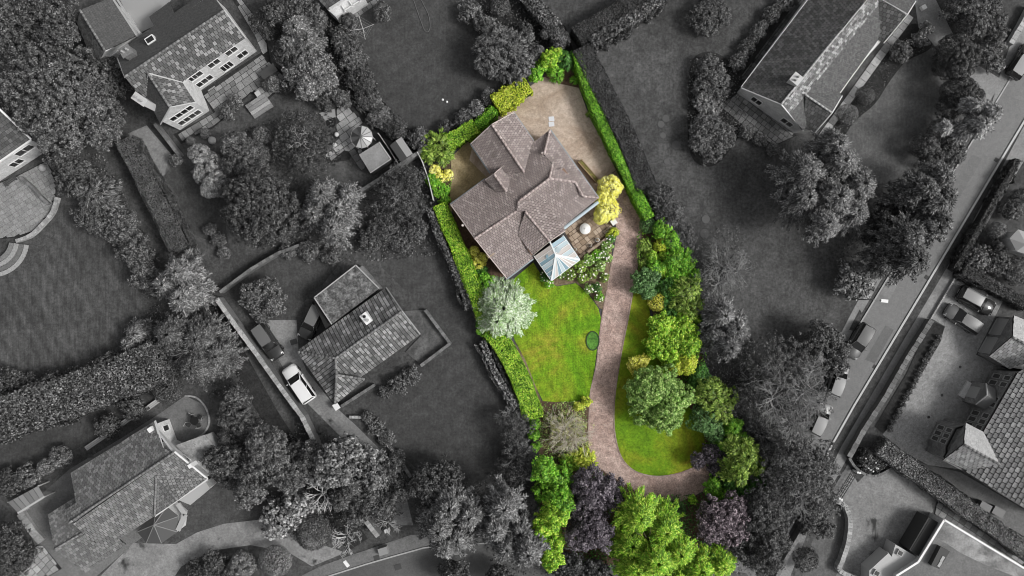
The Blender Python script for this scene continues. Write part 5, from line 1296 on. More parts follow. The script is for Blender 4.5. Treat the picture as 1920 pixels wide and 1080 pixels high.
# drains and covers in the court and roads
for i, (x, y, lb) in enumerate(((1800, 688, 'upper'), (1766, 741, 'middle'), (1741, 782, 'lower'))):
    c = P(x, y); m = MB(); m.tube((c.x, c.y, .02), (c.x, c.y, .04), .16, .16, 12); tag(m.build('drain_grate', BLACK), 'small black round drain in the manor gravel, %s of three' % lb, 'drain', 'drains in the manor court')
for i, (x, y, s_, v, lb) in enumerate(((720, 1030, .8, .24, 'pale raised utility box on the lower footway'), (706, 1045, .5, .05, 'dark square cover in the lower footway'), (746, 1063, .6, .05, 'square cover in the lower road surface'), (727, 992, .42, .5, 'small white post box by the wall end near the lower road'), (551, 641, .6, .06, 'square inspection cover in the bungalow driveway'))):
    c = P(x, y); m = MB(); m.box((c.x, c.y, .03), s_ * 1.3, s_, .025 if i not in (0, 3) else .7, .3); tag(m.build('service_cover' if i not in (0, 3) else 'utility_box', plain('cover%d' % i, v, .7)), lb, 'cover' if i not in (0, 3) else 'box')
for i, (x, y, r) in enumerate(((1248, 222, .42), (1239, 233, .4), (1243, 254, .35), (1268, 272, .5), (1250, 303, .35), (1323, 411, .48), (1321, 438, .55))):
    c = P(x, y); m = MB(); m.tube((c.x, c.y, 0), (c.x, c.y, .05), r, r * .96, 14); tag(m.build('stepping_stone', plain('step_stone%d' % i, .085 + .008 * (i % 3), .9)), '%s round stepping stone counting down the right-hand lawn' % ('first', 'second', 'third', 'fourth', 'fifth', 'sixth', 'seventh')[i], 'stepping stone', 'stepping stones in the right lawn')

# ---------------------------------------------------------------- hedges
hedge('lime_hedge', [(838, 266), (866, 252), (892, 236)], 1.7, 1.9, 'lime', 'bright green clipped hedge left of the gravel court', False, .09)
hedge('green_hedge', [(890, 238), (912, 222), (928, 204)], 1.0, 1.6, 'green', 'narrow green hedge joining two brighter hedges above the gabled wing', False, .1)
hedge('golden_hedge', [(930, 196), (955, 180), (990, 158)], 2.0, 2.0, 'lime_yellow', 'yellow-green loaf-shaped hedge at the top left of the gravel court', False, .10)
hedge('bright_hedge', [(1083, 98), (1098, 150), (1118, 200), (1142, 255), (1165, 305), (1188, 350), (1208, 388), (1218, 408)], 1.15, 2.3, 'green', 'long bright green hedge along the right side of gravel court and drive', False, .06)
hedge('side_hedge', [(824, 384), (841, 425), (863, 475), (880, 520), (895, 560), (908, 598)], 1.5, 2.0, 'lime', 'flat-topped lime green hedge left of the brown house', False, .04)
hedge('lawn_hedge', [(920, 618), (944, 650), (967, 692), (986, 738), (1001, 785)], 2.05, 1.9, 'lime', 'flat-topped lime green hedge along the left edge of the front lawn', False, .04)
hedge('outer_hedge', [(806, 390), (822, 440), (850, 500), (868, 540), (880, 580)], .85, 1.7, 'grey', 'rough grey hedge strip outside the lime hedge left of the brown house', True, .14)
hedge('outer_hedge', [(905, 640), (925, 690), (950, 735), (975, 775)], .7, 1.3, 'grey_light', 'rough grey hedge strip outside the lime hedge of the front lawn', True, .16)
hedge('boundary_hedge', [(1092, 88), (1122, 150), (1150, 205), (1178, 262), (1200, 318), (1212, 350)], 2.2, 2.5, 'grey_hedge_dark', 'broad flat dark grey hedge right of the bright green hedge', True, .04)
hedge('boundary_hedge', [(1083, 68), (1130, 38), (1180, 10), (1235, -22)], 2.1, 2.5, 'grey_hedge_dark', 'broad flat dark grey hedge running to the top edge', True, .04)
hedge('rough_hedge', [(1108, 78), (1150, 55), (1200, 25), (1245, -8)], 1.3, 2.7, 'grey', 'lumpy grey hedge along the lower side of the flat hedge at the top', True, .18)
hedge('lawn_side_hedge', [(985, -15), (1010, 15), (1040, 50), (1055, 82)], 1.8, 2.2, 'grey', 'textured grey hedge at the top between two dark lawns', True, .14)
hedge('lane_hedge', [(232, 262), (262, 318), (300, 390), (338, 468)], 2.1, 2.4, 'grey_hedge', 'long straight clipped hedge beside the dark gap at left', True, .05)
hedge('beech_hedge', [(-20, 790), (60, 765), (150, 735), (230, 705), (295, 678)], 4.6, 3.4, 'grey', 'very thick pale beech hedge below the striped lawn', True, .16, .26)
hedge('court_hedge', [(1655, 838), (1700, 872), (1771, 921), (1819, 957), (1867, 990), (1935, 1040)], 1.9, 2.0, 'grey_light', 'pale clipped hedge between manor court and the lower right house', True, .06)
hedge('entrance_hedge', [(1808, 505), (1850, 528), (1930, 572)], 1.3, 1.8, 'grey_dark', 'dark hedge along the top of the manor court', True, .10)
hedge('verge_hedge', [(1793, 505), (1830, 440), (1870, 370), (1910, 300)], .7, 1.4, 'grey_hedge_dark', 'narrow dark hedge along the footway on the far right', True, .12)

# ---------------------------------------------------------------- plants of the coloured garden
C = False
plant('silver_tree', 'feather', [(945, 577, 50), (928, 562, 34), (962, 594, 34), (932, 602, 32), (963, 560, 32)], 4.6, 'silver', 'silvery white-leaved round tree beside the front lawn', 'tree', C, dens=1.3)
plant('green_shrub', 'leafy', [(912, 533, 20), (902, 552, 14)], 2.2, 'green', 'green shrub behind the silver tree by the house corner', 'shrub', C)
plant('green_shrub', 'leafy', [(910, 615, 18), (925, 632, 14)], 1.8, 'green', 'green shrub under the lower side of the silver tree', 'shrub', C)
plant('golden_shrub', 'cauli', [(890, 470, 9), (896, 492, 15), (905, 483, 9)], 1.6, 'gold', 'yellow shrub squeezed between lime hedge and house wall', 'shrub', C)
plant('green_shrub', 'leafy', [(904, 510, 13)], 1.2, 'dark_green', 'dark green low shrub below the yellow shrub at the house wall', 'shrub', C)
plant('yellow_shrub', 'cauli', [(816, 318, 10)], 1.2, 'yellow', 'small round yellow shrub by the white-topped fence', 'shrub', C)
plant('yellow_shrub', 'cauli', [(824, 334, 10), (840, 328, 10)], 1.1, 'yellow', 'spreading yellow shrub at the edge of the side yard', 'shrub', C)
plant('green_shrub', 'leafy', [(812, 340, 14), (826, 356, 15), (834, 375, 9)], 1.3, 'green', 'green shrubs group below the yellow shrubs at the side yard', 'shrub', C)
plant('feathery_bush', 'frond', [(820, 272, 24), (832, 290, 16), (806, 290, 14)], 2.4, 'olive', 'feathery olive-green bush at the left tip of the coloured garden', 'bush', C)
plant('lime_shrub', 'leafy', [(1003, 142, 13), (1012, 128, 12)], 2.2, 'green', 'upright green shrub between the golden hedge and the lime bush', 'shrub', C)
plant('lime_bush', 'leafy', [(1030, 112, 17), (1045, 103, 13), (1020, 122, 10)], 2.6, 'lime', 'bright lime bush at the top corner of the coloured garden', 'bush', C)
plant('dark_shrub', 'frond', [(1060, 112, 15)], 2.2, 'dark_green', 'deep green shrub in the top corner of the coloured garden', 'shrub', C)
plant('palm_shrub', 'frond', [(1042, 138, 14)], 1.4, 'green', 'starry green shrub at the edge of brown soil bed', 'shrub', C)
for i, (x, y, r, lb) in enumerate(((1080, 131, 6, 'tiny plant nearest the top in the brown soil bed'), (1077, 151, 6, 'tiny plant in the middle of the brown soil bed'), (1092, 148, 5, 'tiny plant against the bright hedge in the brown soil bed'), (1110, 215, 8, 'dry brown plant in the bed beside the bright hedge'))):
    plant('bedding_plant', 'frond', [(x, y, r)], .5, 'olive' if i == 3 else 'green', lb, 'plant', C, group='small plants in the brown bed')
plant('yellow_bush', 'cauli', [(1143, 352, 22), (1132, 372, 16), (1138, 392, 23), (1128, 405, 14)], 2.7, 'yellow', 'big bright yellow bush between house and drive', 'bush', C, dens=1.3)
plant('lime_shrub', 'cauli', [(1151, 436, 9), (1143, 442, 7)], .9, 'lime_yellow', 'small yellow-green shrub at the patio corner by the drive', 'shrub', C)
plant('clipped_ball', 'ball', [(1214, 422, 15)], 1.9, 'blue_green', 'dark green clipped ball at the bend of the drive', 'shrub', C)
plant('hedge_bush', 'leafy', [(1240, 430, 17), (1258, 450, 20), (1275, 472, 20), (1262, 492, 20), (1284, 495, 17), (1266, 518, 18)], 2.8, 'green', 'sprawling bright green bush along the right boundary', 'bush', C)
plant('gold_shrub', 'cauli', [(1238, 460, 12)], 1.7, 'lime_yellow', 'small yellow-tipped round shrub in front of the sprawling green bush', 'shrub', C)
plant('olive_shrub', 'fine', [(1208, 460, 13), (1218, 480, 13), (1206, 492, 9)], 1.5, 'olive', 'olive shrub just below the clipped green ball', 'shrub', C)
plant('green_shrub', 'leafy', [(1228, 500, 17)], 1.9, 'green', 'mid-green shrub above the blue-green tree', 'shrub', C)
plant('blue_green_tree', 'leafy', [(1206, 530, 24), (1222, 520, 16), (1215, 548, 14)], 3.0, 'blue_green', 'round blue-green small tree at the drive edge', 'tree', C)
plant('dark_bush', 'fine', [(1252, 540, 22), (1248, 565, 14)], 2.4, 'dark_green', 'dark green bush between blue-green tree and olive tree', 'bush', C)
plant('olive_tree', 'spray', [(1285, 545, 26), (1290, 580, 26), (1272, 570, 18)], 3.8, 'olive', 'loose olive-green tree against the right boundary', 'tree', C, branches=(TWIG, 5, 3, .03, .8))
plant('gold_ball', 'ball', [(1233, 565, 18)], 1.9, 'gold', 'round golden shrub beside the right-hand lawn strip', 'shrub', C)
plant('cypress_clump', 'leafy', [(1240, 612, 26), (1282, 608, 28), (1236, 648, 26), (1290, 648, 25), (1265, 635, 28), (1258, 668, 22)], 3.6, 'lime', 'large dense bright green evergreen clump right of the drive lawn', 'bush', C)
plant('gold_shrub', 'leafy', [(1285, 680, 20), (1270, 690, 14)], 3.2, 'lime_yellow', 'yellow-tipped shrub at the lower corner of the evergreen clump', 'shrub', C)
plant('variegated_shrub', 'fine', [(1192, 685, 17), (1205, 676, 12)], 2.2, 'gold', 'yellow variegated shrub at the upper left of the grey-green tree', 'shrub', C)
plant('sage_tree', 'leafy', [(1225, 725, 42), (1258, 745, 40), (1215, 765, 35), (1245, 780, 32), (1205, 735, 30)], 5.2, 'sage', 'large round grey-green tree beside the drive', 'tree', C)
plant('olive_tree', 'spray', [(1330, 735, 28), (1345, 765, 28), (1360, 745, 22)], 4.6, 'olive', 'loose olive tree behind the round grey-green tree', 'tree', C, branches=(TWIG, 6, 3, .04, .9))
plant('blue_green_tree', 'fine', [(1322, 785, 30), (1340, 810, 18)], 3.6, 'blue_green', 'small dull green tree right of the lower lawn', 'tree', C)
plant('pine_tree', 'cedar', [(1395, 850, 30), (1375, 875, 28), (1415, 870, 26), (1385, 890, 20), (1375, 840, 20)], 6.0, 'olive', 'soft olive pine at the right boundary above the drive end', 'tree', C)
plant('dark_bush', 'fine', [(1335, 850, 20), (1310, 862, 16), (1345, 875, 18)], 3.0, 'purple', 'dark purplish bush beside the lower lawn corner', 'bush', C)
plant('green_shrub', 'leafy', [(1335, 912, 16), (1350, 928, 16), (1375, 940, 18), (1398, 945, 14)], 2.6, 'green', 'bright green shrub row right of the drive entrance', 'shrub', C)
plant('broadleaf_clump', 'big', [(1298, 937, 9)], 1.0, 'lime', 'tiny lime broad-leaved clump at the drive entrance', 'plant', C)
plant('clipped_ball', 'ball', [(1268, 955, 17)], 1.7, 'blue_green', 'dull green clipped ball below the drive entrance', 'shrub', C)
plant('twig_shrub', 'thin', [(1062, 808, 46)], 2.8, 'straw', 'pale leafless twiggy shrub between hedge and drive', 'shrub', C, branches=(TWIG, 34, 4, .055, 1.1), dens=1.8)
plant('under_shrub', 'leafy', [(1098, 752, 10), (1085, 762, 9)], 1.0, 'lime_yellow', 'small yellow-green shrub at the lower corner of the front lawn', 'shrub', C)
plant('gold_fern', 'frond', [(1098, 862, 18), (1082, 855, 12)], 1.5, 'lime_yellow', 'yellow-green ferny shrub above the purple tree', 'shrub', C)
plant('hedge_shrub', 'leafy', [(1003, 795, 10), (1001, 815, 11), (1004, 838, 10)], 1.8, 'green', 'narrow green shrub strip left of the pale twiggy shrub', 'shrub', C)
plant('ash_tree', 'leafy', [(1020, 880, 24), (1045, 895, 28), (1025, 920, 24), (1050, 935, 26)], 6.0, 'green', 'green tree left of the upper purple tree', 'tree', C)
plant('lime_tree', 'leafy', [(1040, 965, 26), (1020, 985, 24), (1035, 1015, 24), (1035, 1048, 20)], 6.5, 'lime', 'tall narrow lime green tree left of the lower purple tree', 'tree', C)
plant('purple_tree', 'leafy', [(1110, 915, 42), (1140, 925, 32), (1095, 960, 38), (1115, 995, 34), (1085, 1005, 26)], 6.5, 'purple', 'dark purple-leaved tree on the left of the drive end', 'tree', C)
plant('purple_tree', 'leafy', [(1345, 965, 34), (1375, 955, 30), (1365, 990, 34), (1330, 990, 24)], 6.5, 'purple_rose', 'dark purple-leaved tree on the right of the drive end', 'tree', C)
plant('lime_conifer', 'feather', [(1195, 960, 42), (1240, 985, 46), (1180, 1010, 46), (1225, 1040, 48), (1270, 1030, 34), (1190, 1060, 40)], 8.5, 'lime', 'great feathery lime-green tree at the bottom of the drive', 'tree', C, dens=1.1)
plant('lime_conifer', 'star', [(1310, 1060, 34), (1350, 1055, 28), (1270, 1075, 30)], 6.5, 'lime', 'spreading lime-green conifer on the bottom edge', 'tree', C)
plant('border_shrub', 'leafy', [(1262, 545, 14), (1275, 528, 16), (1300, 520, 14)], 2.6, 'green', 'bright green shrub between sprawling bush and olive tree', 'shrub', C)
plant('border_shrub', 'leafy', [(1262, 585, 14), (1250, 592, 12), (1305, 600, 12)], 2.2, 'dark_green', 'dark shrub tucked above the evergreen clump', 'shrub', C)
plant('border_shrub', 'leafy', [(1312, 700, 18), (1322, 722, 16), (1300, 715, 12)], 3.0, 'dark_green', 'dark green shrub behind the round grey-green tree', 'shrub', C)
plant('border_shrub', 'feather', [(1372, 800, 20), (1385, 820, 20), (1352, 835, 16)], 3.4, 'green', 'feathery green shrub above the soft pine', 'shrub', C)
plant('border_shrub', 'leafy', [(1420, 905, 16), (1395, 918, 16), (1365, 905, 14)], 2.8, 'dark_green', 'dark green shrub below the soft pine', 'shrub', C)
plant('border_shrub', 'leafy', [(1222, 480, 10), (1240, 508, 12), (1244, 480, 10)], 1.8, 'lime', 'lime shrub between olive shrub and sprawling bush', 'shrub', C)
plant('border_shrub', 'leafy', [(1075, 870, 14), (1060, 862, 12)], 1.6, 'lime', 'lime shrub at the top of the upper purple tree', 'shrub', C)
# rose bed
WHITE_F = plain('petal_white', (.85, .82, .74), .7)
rb = [(1050, 512, 11), (1068, 515, 11), (1088, 500, 12), (1104, 488, 11), (1120, 478, 11), (1138, 462, 11), (1140, 484, 9), (1126, 498, 11), (1110, 512, 11), (1092, 522, 10), (1118, 540, 10), (1133, 520, 9), (1104, 541, 9), (1124, 557, 9), (1022, 518, 10), (1030, 532, 9), (1145, 447, 9), (1130, 478, 9)]
wh = ['beside the conservatory corner', 'below the conservatory long side', 'under the conservatory outer corner', 'next to the lower end of the patio wall', 'below the middle of the patio wall', 'below the upper end of the patio wall', 'against the drive below the patio', 'in the middle of the rose bed', 'in the lower middle of the rose bed', 'at the lawn edge under the conservatory', 'near the pointed lower end of the bed', 'on the drive edge halfway down the bed', 'on the lawn edge near the bed point', 'at the very point of the rose bed', 'left of the conservatory foot', 'directly below the conservatory foot', 'in the top corner by the lime shrub', 'between patio wall and drive']
for (x, y, r), w_ in zip(rb, wh):
    plant('rose_bush', 'fine', [(x, y, r)], 1.0, random.Random(x).choice(['green', 'dark_green', 'sage', 'olive']), 'white-flowered rose bush ' + w_, 'rose bush', C, group='rose bushes in the bed by the drive', flowers=(WHITE_F, 7, .09), dens=.8)

# ---------------------------------------------------------------- grey trees and shrubs
T = plant
T('broadleaf_tree', 'leafy', [(30, 30, 55), (95, 25, 52), (45, 85, 45), (115, 70, 35)], 8.5, 'grey_mid', 'big dark tree in the upper left corner', 'tree')
T('broadleaf_tree', 'leafy', [(120, 155, 72), (60, 175, 55), (180, 200, 52), (110, 230, 60), (70, 125, 40), (195, 250, 30)], 8.0, 'grey', 'huge leafy tree left of the two-storey house', 'tree')
T('dark_tree', 'leafy', [(190, 115, 30), (220, 160, 22)], 5.0, 'grey_dark', 'dark tree squeezed behind the upper left outbuilding', 'tree')
for i, (x, y, r, st, h, cl, lb) in enumerate(((140, 330, 34, 'spray', 4, 'grey_mid', 'spiky shrub nearest the corner house in the left shrub belt'), (185, 365, 36, 'frond', 4, 'grey', 'frondy shrub second along the left shrub belt'), (175, 405, 30, 'leafy', 3.5, 'grey_mid', 'leafy shrub on the lawn side of the left shrub belt'), (225, 425, 34, 'leafy', 3.8, 'grey', 'leafy shrub in the middle of the left shrub belt'), (255, 470, 32, 'leafy', 3.5, 'grey_mid', 'leafy shrub low in the left shrub belt'), (275, 515, 28, 'leafy', 3.4, 'grey', 'leafy shrub at the lower end of the left shrub belt'), (120, 300, 26, 'leafy', 4.5, 'grey_dark', 'dark shrub just right of the corner house'))):
    T('belt_shrub', st, [(x, y, r), (x + 14, y + 18, r * .7)], h, cl, lb, 'shrub', group='shrub belt beside the striped lawn')
T('conifer', 'star', [(345, 510, 38), (320, 535, 34), (365, 545, 36), (345, 560, 30)], 6.5, 'grey_light', 'pale feathery conifer near the top of the lane wall', 'tree')
T('gnarled_tree', 'feather', [(330, 625, 42), (380, 635, 46), (415, 665, 40), (375, 685, 40)], 6.0, 'grey', 'wide tangled tree left of the lane wall', 'tree', branches=(TWIG_G, 10, 4, .06, .9), dens=1.4)
T('light_shrub', 'star', [(262, 625, 28), (245, 645, 18)], 3.2, 'grey_light', 'pale spiky shrub at the lower right corner of the striped lawn', 'shrub')
T('tangled_tree', 'twig', [(300, 650, 30), (320, 680, 26)], 4.0, 'grey_mid', 'darker tangle between the pale spiky shrub and thick hedge', 'tree', branches=(TWIG_G, 8, 4, .04, .9), dens=1.4)
T('bank_shrub', 'leafy', [(20, 715, 26), (60, 720, 22), (-5, 740, 24), (100, 712, 18)], 2.4, 'grey_dark', 'dark shrub bank at the lower left corner of the striped lawn', 'shrub')
T('bank_shrub', 'leafy', [(140, 702, 16), (175, 690, 16), (210, 672, 14)], 2.0, 'grey_dark', 'dark shrub bank along the lower edge of the striped lawn', 'shrub')
for i, (x, y, r, st, cl, lb) in enumerate(((314, 728, 28, 'ball', 'grey_mid', 'round clipped bush beside the rounded terrace'), (252, 766, 22, 'leafy', 'grey_dark', 'dark bush second from the rounded terrace'), (202, 798, 23, 'leafy', 'grey_dark', 'dark bush third from the rounded terrace'), (116, 856, 20, 'cauli', 'grey_light', 'pale lumpy bush above the villa'), (88, 874, 15, 'ball', 'grey_light', 'small pale rounded bush beside the lumpy one'), (52, 895, 24, 'leafy', 'grey', 'grey bush above the lean-to shelter'), (12, 905, 26, 'leafy', 'grey_dark', 'dark bush on the left edge above the lean-to'), (128, 770, 16, 'cauli', 'grey_light', 'pale mound at the foot of the thick beech hedge'))):
    T('garden_bush', st, [(x, y, r)], 2.2, cl, lb, 'bush', group='bushes above the lower left house')
T('corner_tree', 'leafy', [(15, 1010, 34), (10, 1050, 40), (50, 1040, 22)], 4.5, 'grey_dark', 'dark tree mass in the lower left corner', 'tree')
T('round_tree', 'cauli', [(440, 775, 30), (462, 795, 26), (445, 745, 24)], 4.5, 'grey_mid', 'round tree right of the rounded terrace', 'tree')
T('bush', 'cauli', [(428, 820, 18)], 2.2, 'grey', 'small rounded bush below the round tree by the terrace', 'bush')
T('broadleaf_tree', 'leafy', [(430, 868, 34), (405, 860, 22), (440, 895, 24)], 5.0, 'grey_mid', 'leafy tree beside the white end wall of the villa', 'tree')
T('broadleaf_tree', 'leafy', [(500, 830, 36), (515, 870, 38), (480, 880, 34), (470, 920, 28), (545, 895, 30)], 6.5, 'grey', 'broad tree between villa and lane', 'tree')
T('speckled_tree', 'big', [(530, 965, 36), (560, 950, 26), (515, 990, 20)], 4.6, 'grey_pale', 'dark tree speckled with pale leaf clusters by the lower drive', 'tree', dens=.7)
T('dark_under_tree', 'leafy', [(535, 960, 34), (560, 975, 24)], 3.6, 'grey_dark', 'dark foliage under the pale-speckled tree', 'tree')
T('round_bush', 'ball', [(588, 998, 32)], 3.4, 'grey', 'round dense bush left of the bare white tree', 'bush')
T('maple_tree', 'big', [(620, 860, 26), (655, 845, 30), (690, 865, 30), (640, 885, 28), (705, 895, 22), (600, 890, 22)], 6.0, 'grey_light', 'pale broad-leaved tree overhanging the lane and driveway', 'tree')
T('lane_tree', 'leafy', [(690, 930, 28), (720, 950, 24), (670, 960, 24)], 4.5, 'grey_mid', 'tree over the lower end of the bungalow driveway', 'tree')
T('lane_tree', 'leafy', [(735, 880, 24), (752, 915, 24), (725, 905, 20)], 4.0, 'grey_mid', 'dark tree on the lawn side of the bungalow driveway', 'tree')
T('lane_tree', 'feather', [(660, 915, 26), (640, 935, 24), (690, 905, 22)], 5.0, 'grey', 'feathery tree standing over the lane near the road', 'tree')
T('lane_tree', 'leafy', [(585, 850, 24), (570, 880, 24), (560, 845, 18)], 4.5, 'grey_mid', 'leafy tree at the end of the high lane wall', 'tree')
T('bare_tree', 'bare', [(605, 925, 42)], 5.0, 'grey', 'bare pale-branched tree in the lane', 'tree', branches=(TWIG_GL, 8, 4, .075, 1.0))
T('bare_tree', 'bare', [(650, 1005, 40)], 4.5, 'grey', 'bare white-branched tree just above the lower footway', 'tree', branches=(TWIG_GL, 8, 4, .075, 1.0))
T('bare_tree', 'bare', [(730, 980, 32)], 3.6, 'grey', 'bare thin-branched tree at the driveway mouth', 'tree', branches=(TWIG_GL, 7, 4, .05, 1.0))
T('clipped_dome', 'ball', [(516, 1053, 30)], 2.8, 'grey_light', 'large pale clipped dome at the bottom left', 'bush')
T('light_bush', 'cauli', [(455, 1058, 24), (440, 1075, 20)], 2.6, 'grey_light', 'pale lumpy bush left of the clipped dome', 'bush')
T('bottom_bush', 'leafy', [(400, 1055, 22), (370, 1072, 24), (420, 1078, 24)], 2.4, 'grey_dark', 'dark bushes at the bottom beside the pale lumpy bush', 'bush')
T('dark_tree', 'leafy', [(800, 905, 34), (835, 895, 34), (815, 935, 30)], 6.0, 'grey_dark', 'dark tree at the lower edge of the large lawn', 'tree')
T('star_conifer', 'star', [(845, 945, 40), (825, 985, 42), (860, 1000, 40), (880, 965, 28), (835, 1020, 28)], 8.0, 'grey_light', 'left of two spiky pale conifers above the bottom road', 'tree', dens=1.1)
T('star_conifer', 'star', [(945, 945, 40), (930, 985, 40), (975, 990, 42), (990, 1030, 34), (950, 1020, 34)], 8.5, 'grey_light', 'right of two spiky pale conifers above the bottom road', 'tree', dens=1.1)
T('border_tree', 'twig', [(965, 800, 32), (975, 850, 32), (960, 885, 30), (985, 880, 24)], 4.5, 'grey_dark', 'dark twiggy growth along the right edge of the large lawn', 'tree', branches=(TWIG_G, 8, 4, .045, .9), dens=1.6)
T('bare_tree', 'bare', [(955, 775, 32)], 3.2, 'grey', 'grey bare shrub at the outer corner of the front lawn hedge', 'shrub', branches=(TWIG_G, 9, 4, .045, 1.0))
for i, (x, y, r, lb) in enumerate(((850, 1075, 26, 'dark bush on the bottom edge below the left spiky conifer'), (935, 1082, 24, 'dark bush on the bottom edge below the right spiky conifer'), (1065, 1062, 32, 'dark tree on the bottom edge below the purple tree'), (1110, 1075, 28, 'dark tree on the bottom edge beside the great lime tree'))):
    T('dark_bush', 'leafy', [(x, y, r), (x + 16, y + 8, r * .7)], 4.0, 'grey_dark', lb, 'bush')
# centre left
T('cauliflower_tree', 'cauli', [(375, 290, 18), (395, 305, 20), (385, 325, 20), (405, 345, 22), (395, 355, 16), (420, 330, 14)], 3.8, 'grey_pale', 'pale billowing shrub left of the dark round tree', 'tree')
T('round_tree', 'cauli', [(445, 275, 28), (475, 295, 30), (440, 310, 22), (470, 320, 24)], 5.0, 'grey', 'rounded grey tree above the dark round tree', 'tree')
T('clipped_ball', 'ball', [(491, 254, 16)], 2.0, 'grey_light', 'pale clipped ball below the garden steps', 'shrub')
T('dark_round_tree', 'leafy', [(490, 360, 46), (465, 395, 44), (520, 400, 48), (495, 425, 40), (455, 360, 30)], 7.5, 'grey_dark', 'very dark round tree in the middle left', 'tree')
T('feather_tree', 'feather', [(610, 365, 36), (640, 395, 40), (595, 405, 36), (630, 430, 34), (655, 365, 24)], 6.5, 'grey_light', 'pale feathery tree right of the very dark tree', 'tree')
T('wood_tree', 'twig', [(745, 350, 38), (770, 390, 36), (725, 390, 34), (775, 335, 26)], 5.0, 'grey_dark', 'dark thicket tree left of the white-topped fence', 'tree', branches=(TWIG_G, 9, 4, .045, .9), dens=1.5)
T('wood_shrub', 'fine', [(720, 430, 30), (750, 445, 28), (695, 450, 24), (780, 430, 22)], 2.4, 'grey_mid', 'low scrub at the upper edge of the large lawn', 'shrub')
T('wood_shrub', 'fine', [(580, 470, 20), (620, 480, 18), (540, 470, 16)], 1.6, 'grey', 'low pale scrub below the dark tree near the field wall', 'shrub')
T('weeping_tree', 'twig', [(560, 240, 38), (540, 270, 34), (590, 270, 34), (570, 300, 28)], 4.5, 'grey_dark', 'dark weeping tree with bare white limbs left of the gazebo', 'tree', branches=(TWIG_GL, 6, 3, .07, .8), dens=1.6)
T('leafy_tree', 'leafy', [(590, 130, 34), (605, 150, 28), (560, 140, 28), (580, 165, 24)], 4.0, 'grey_light', 'pale leafy shrub above the edging stones', 'tree')
T('palm_tree', 'star', [(560, 60, 36), (580, 85, 30), (545, 85, 24)], 5.5, 'grey_light', 'pale spiky palm-like tree right of the two-storey house', 'tree')
T('dark_tree', 'leafy', [(520, 20, 26), (560, 15, 32), (590, 40, 26)], 5.0, 'grey_mid', 'dark tree at the top beside the cottage', 'tree')
T('hedge_shrub', 'leafy', [(492, 40, 22), (505, 60, 16)], 2.6, 'grey_mid', 'dark rounded shrub beside the upper left garden path', 'shrub')
T('dark_shrub', 'leafy', [(535, 95, 22), (545, 120, 18)], 2.4, 'grey_dark', 'dark shrub between palm-like tree and terrace', 'shrub')
for i, (x, y, r, st, cl, lb) in enumerate(((528, 108, 13, 'ball', 'grey_light', 'round pot shrub at the upper end of the terrace'), (515, 158, 15, 'ball', 'grey_light', 'pale round shrub at the head of the garden steps'), (535, 165, 12, 'ball', 'grey_dark', 'dark round shrub beside the garden steps'), (440, 192, 14, 'leafy', 'grey', 'leafy tub shrub in the middle of the terrace edge'), (425, 212, 14, 'leafy', 'grey_mid', 'leafy shrub left of the garden steps'), (385, 250, 9, 'ball', 'grey_light', 'pale small ball near the stone ball seat'), (358, 265, 8, 'ball', 'grey', 'small ball at the lower terrace corner'), (545, 135, 13, 'cauli', 'grey_light', 'lumpy shrub right of the garden table'), (497, 158, 8, 'ball', 'grey_dark', 'small dark ball near the white plinth'), (330, 300, 12, 'leafy', 'grey', 'little shrub at the lower end of the garden wall'))):
    T('terrace_shrub', st, [(x, y, r)], 1.4, cl, lb, 'shrub', group='shrubs round the upper left terrace')
for i, (x, y, r, st, lb) in enumerate(((648, 75, 26, 'leafy', 'border shrub opposite the rotary clothes line'), (662, 110, 24, 'leafy', 'border shrub left of the square lawn, upper middle'), (675, 150, 26, 'fine', 'border shrub left of the square lawn, middle'), (690, 185, 24, 'fine', 'border shrub left of the square lawn, lower middle'), (712, 218, 24, 'fine', 'border shrub just above the gazebo'), (740, 240, 22, 'fine', 'border shrub above the ridged shed'), (785, 262, 22, 'leafy', 'border shrub at the lower tip of the square lawn'), (640, 185, 16, 'fine', 'shrub at the top end of the gazebo paving'), (605, 190, 16, 'fine', 'shrub above the garden pond'), (655, 40, 14, 'cauli', 'shrub below the white cottage wall'))):
    T('border_shrub', st, [(x, y, r), (x + 10, y + 10, r * .6)], 2.0, ('grey_mid', 'grey', 'grey_dark')[i % 3], lb, 'shrub', group='shrub border left of the square lawn')
T('clipped_ball', 'cauli', [(717, 24, 17)], 2.2, 'grey', 'round dark ball at the top of the square lawn', 'shrub')
for i, (x, y, r, cl, lb) in enumerate(((868, 222, 16, 'grey_mid', 'grey shrub outside the green hedge, lowest'), (893, 205, 17, 'grey_light', 'pale grey shrub outside the green hedge'), (915, 186, 12, 'grey_mid', 'small grey shrub above the narrow green hedge'), (835, 240, 14, 'grey_dark', 'dark shrub left of the lime hedge end'), (916, 172, 8, 'grey_light', 'tiny pale ball near the golden hedge'))):
    T('lawn_shrub', 'leafy', [(x, y, r)], 1.6, cl, lb, 'shrub', group='shrubs along the lower side of the square lawn')
T('apple_tree', 'spray', [(930, 85, 38), (960, 100, 38), (945, 125, 32), (920, 115, 28), (975, 125, 24)], 4.8, 'grey', 'broad grey tree at the right corner of the square lawn', 'tree')
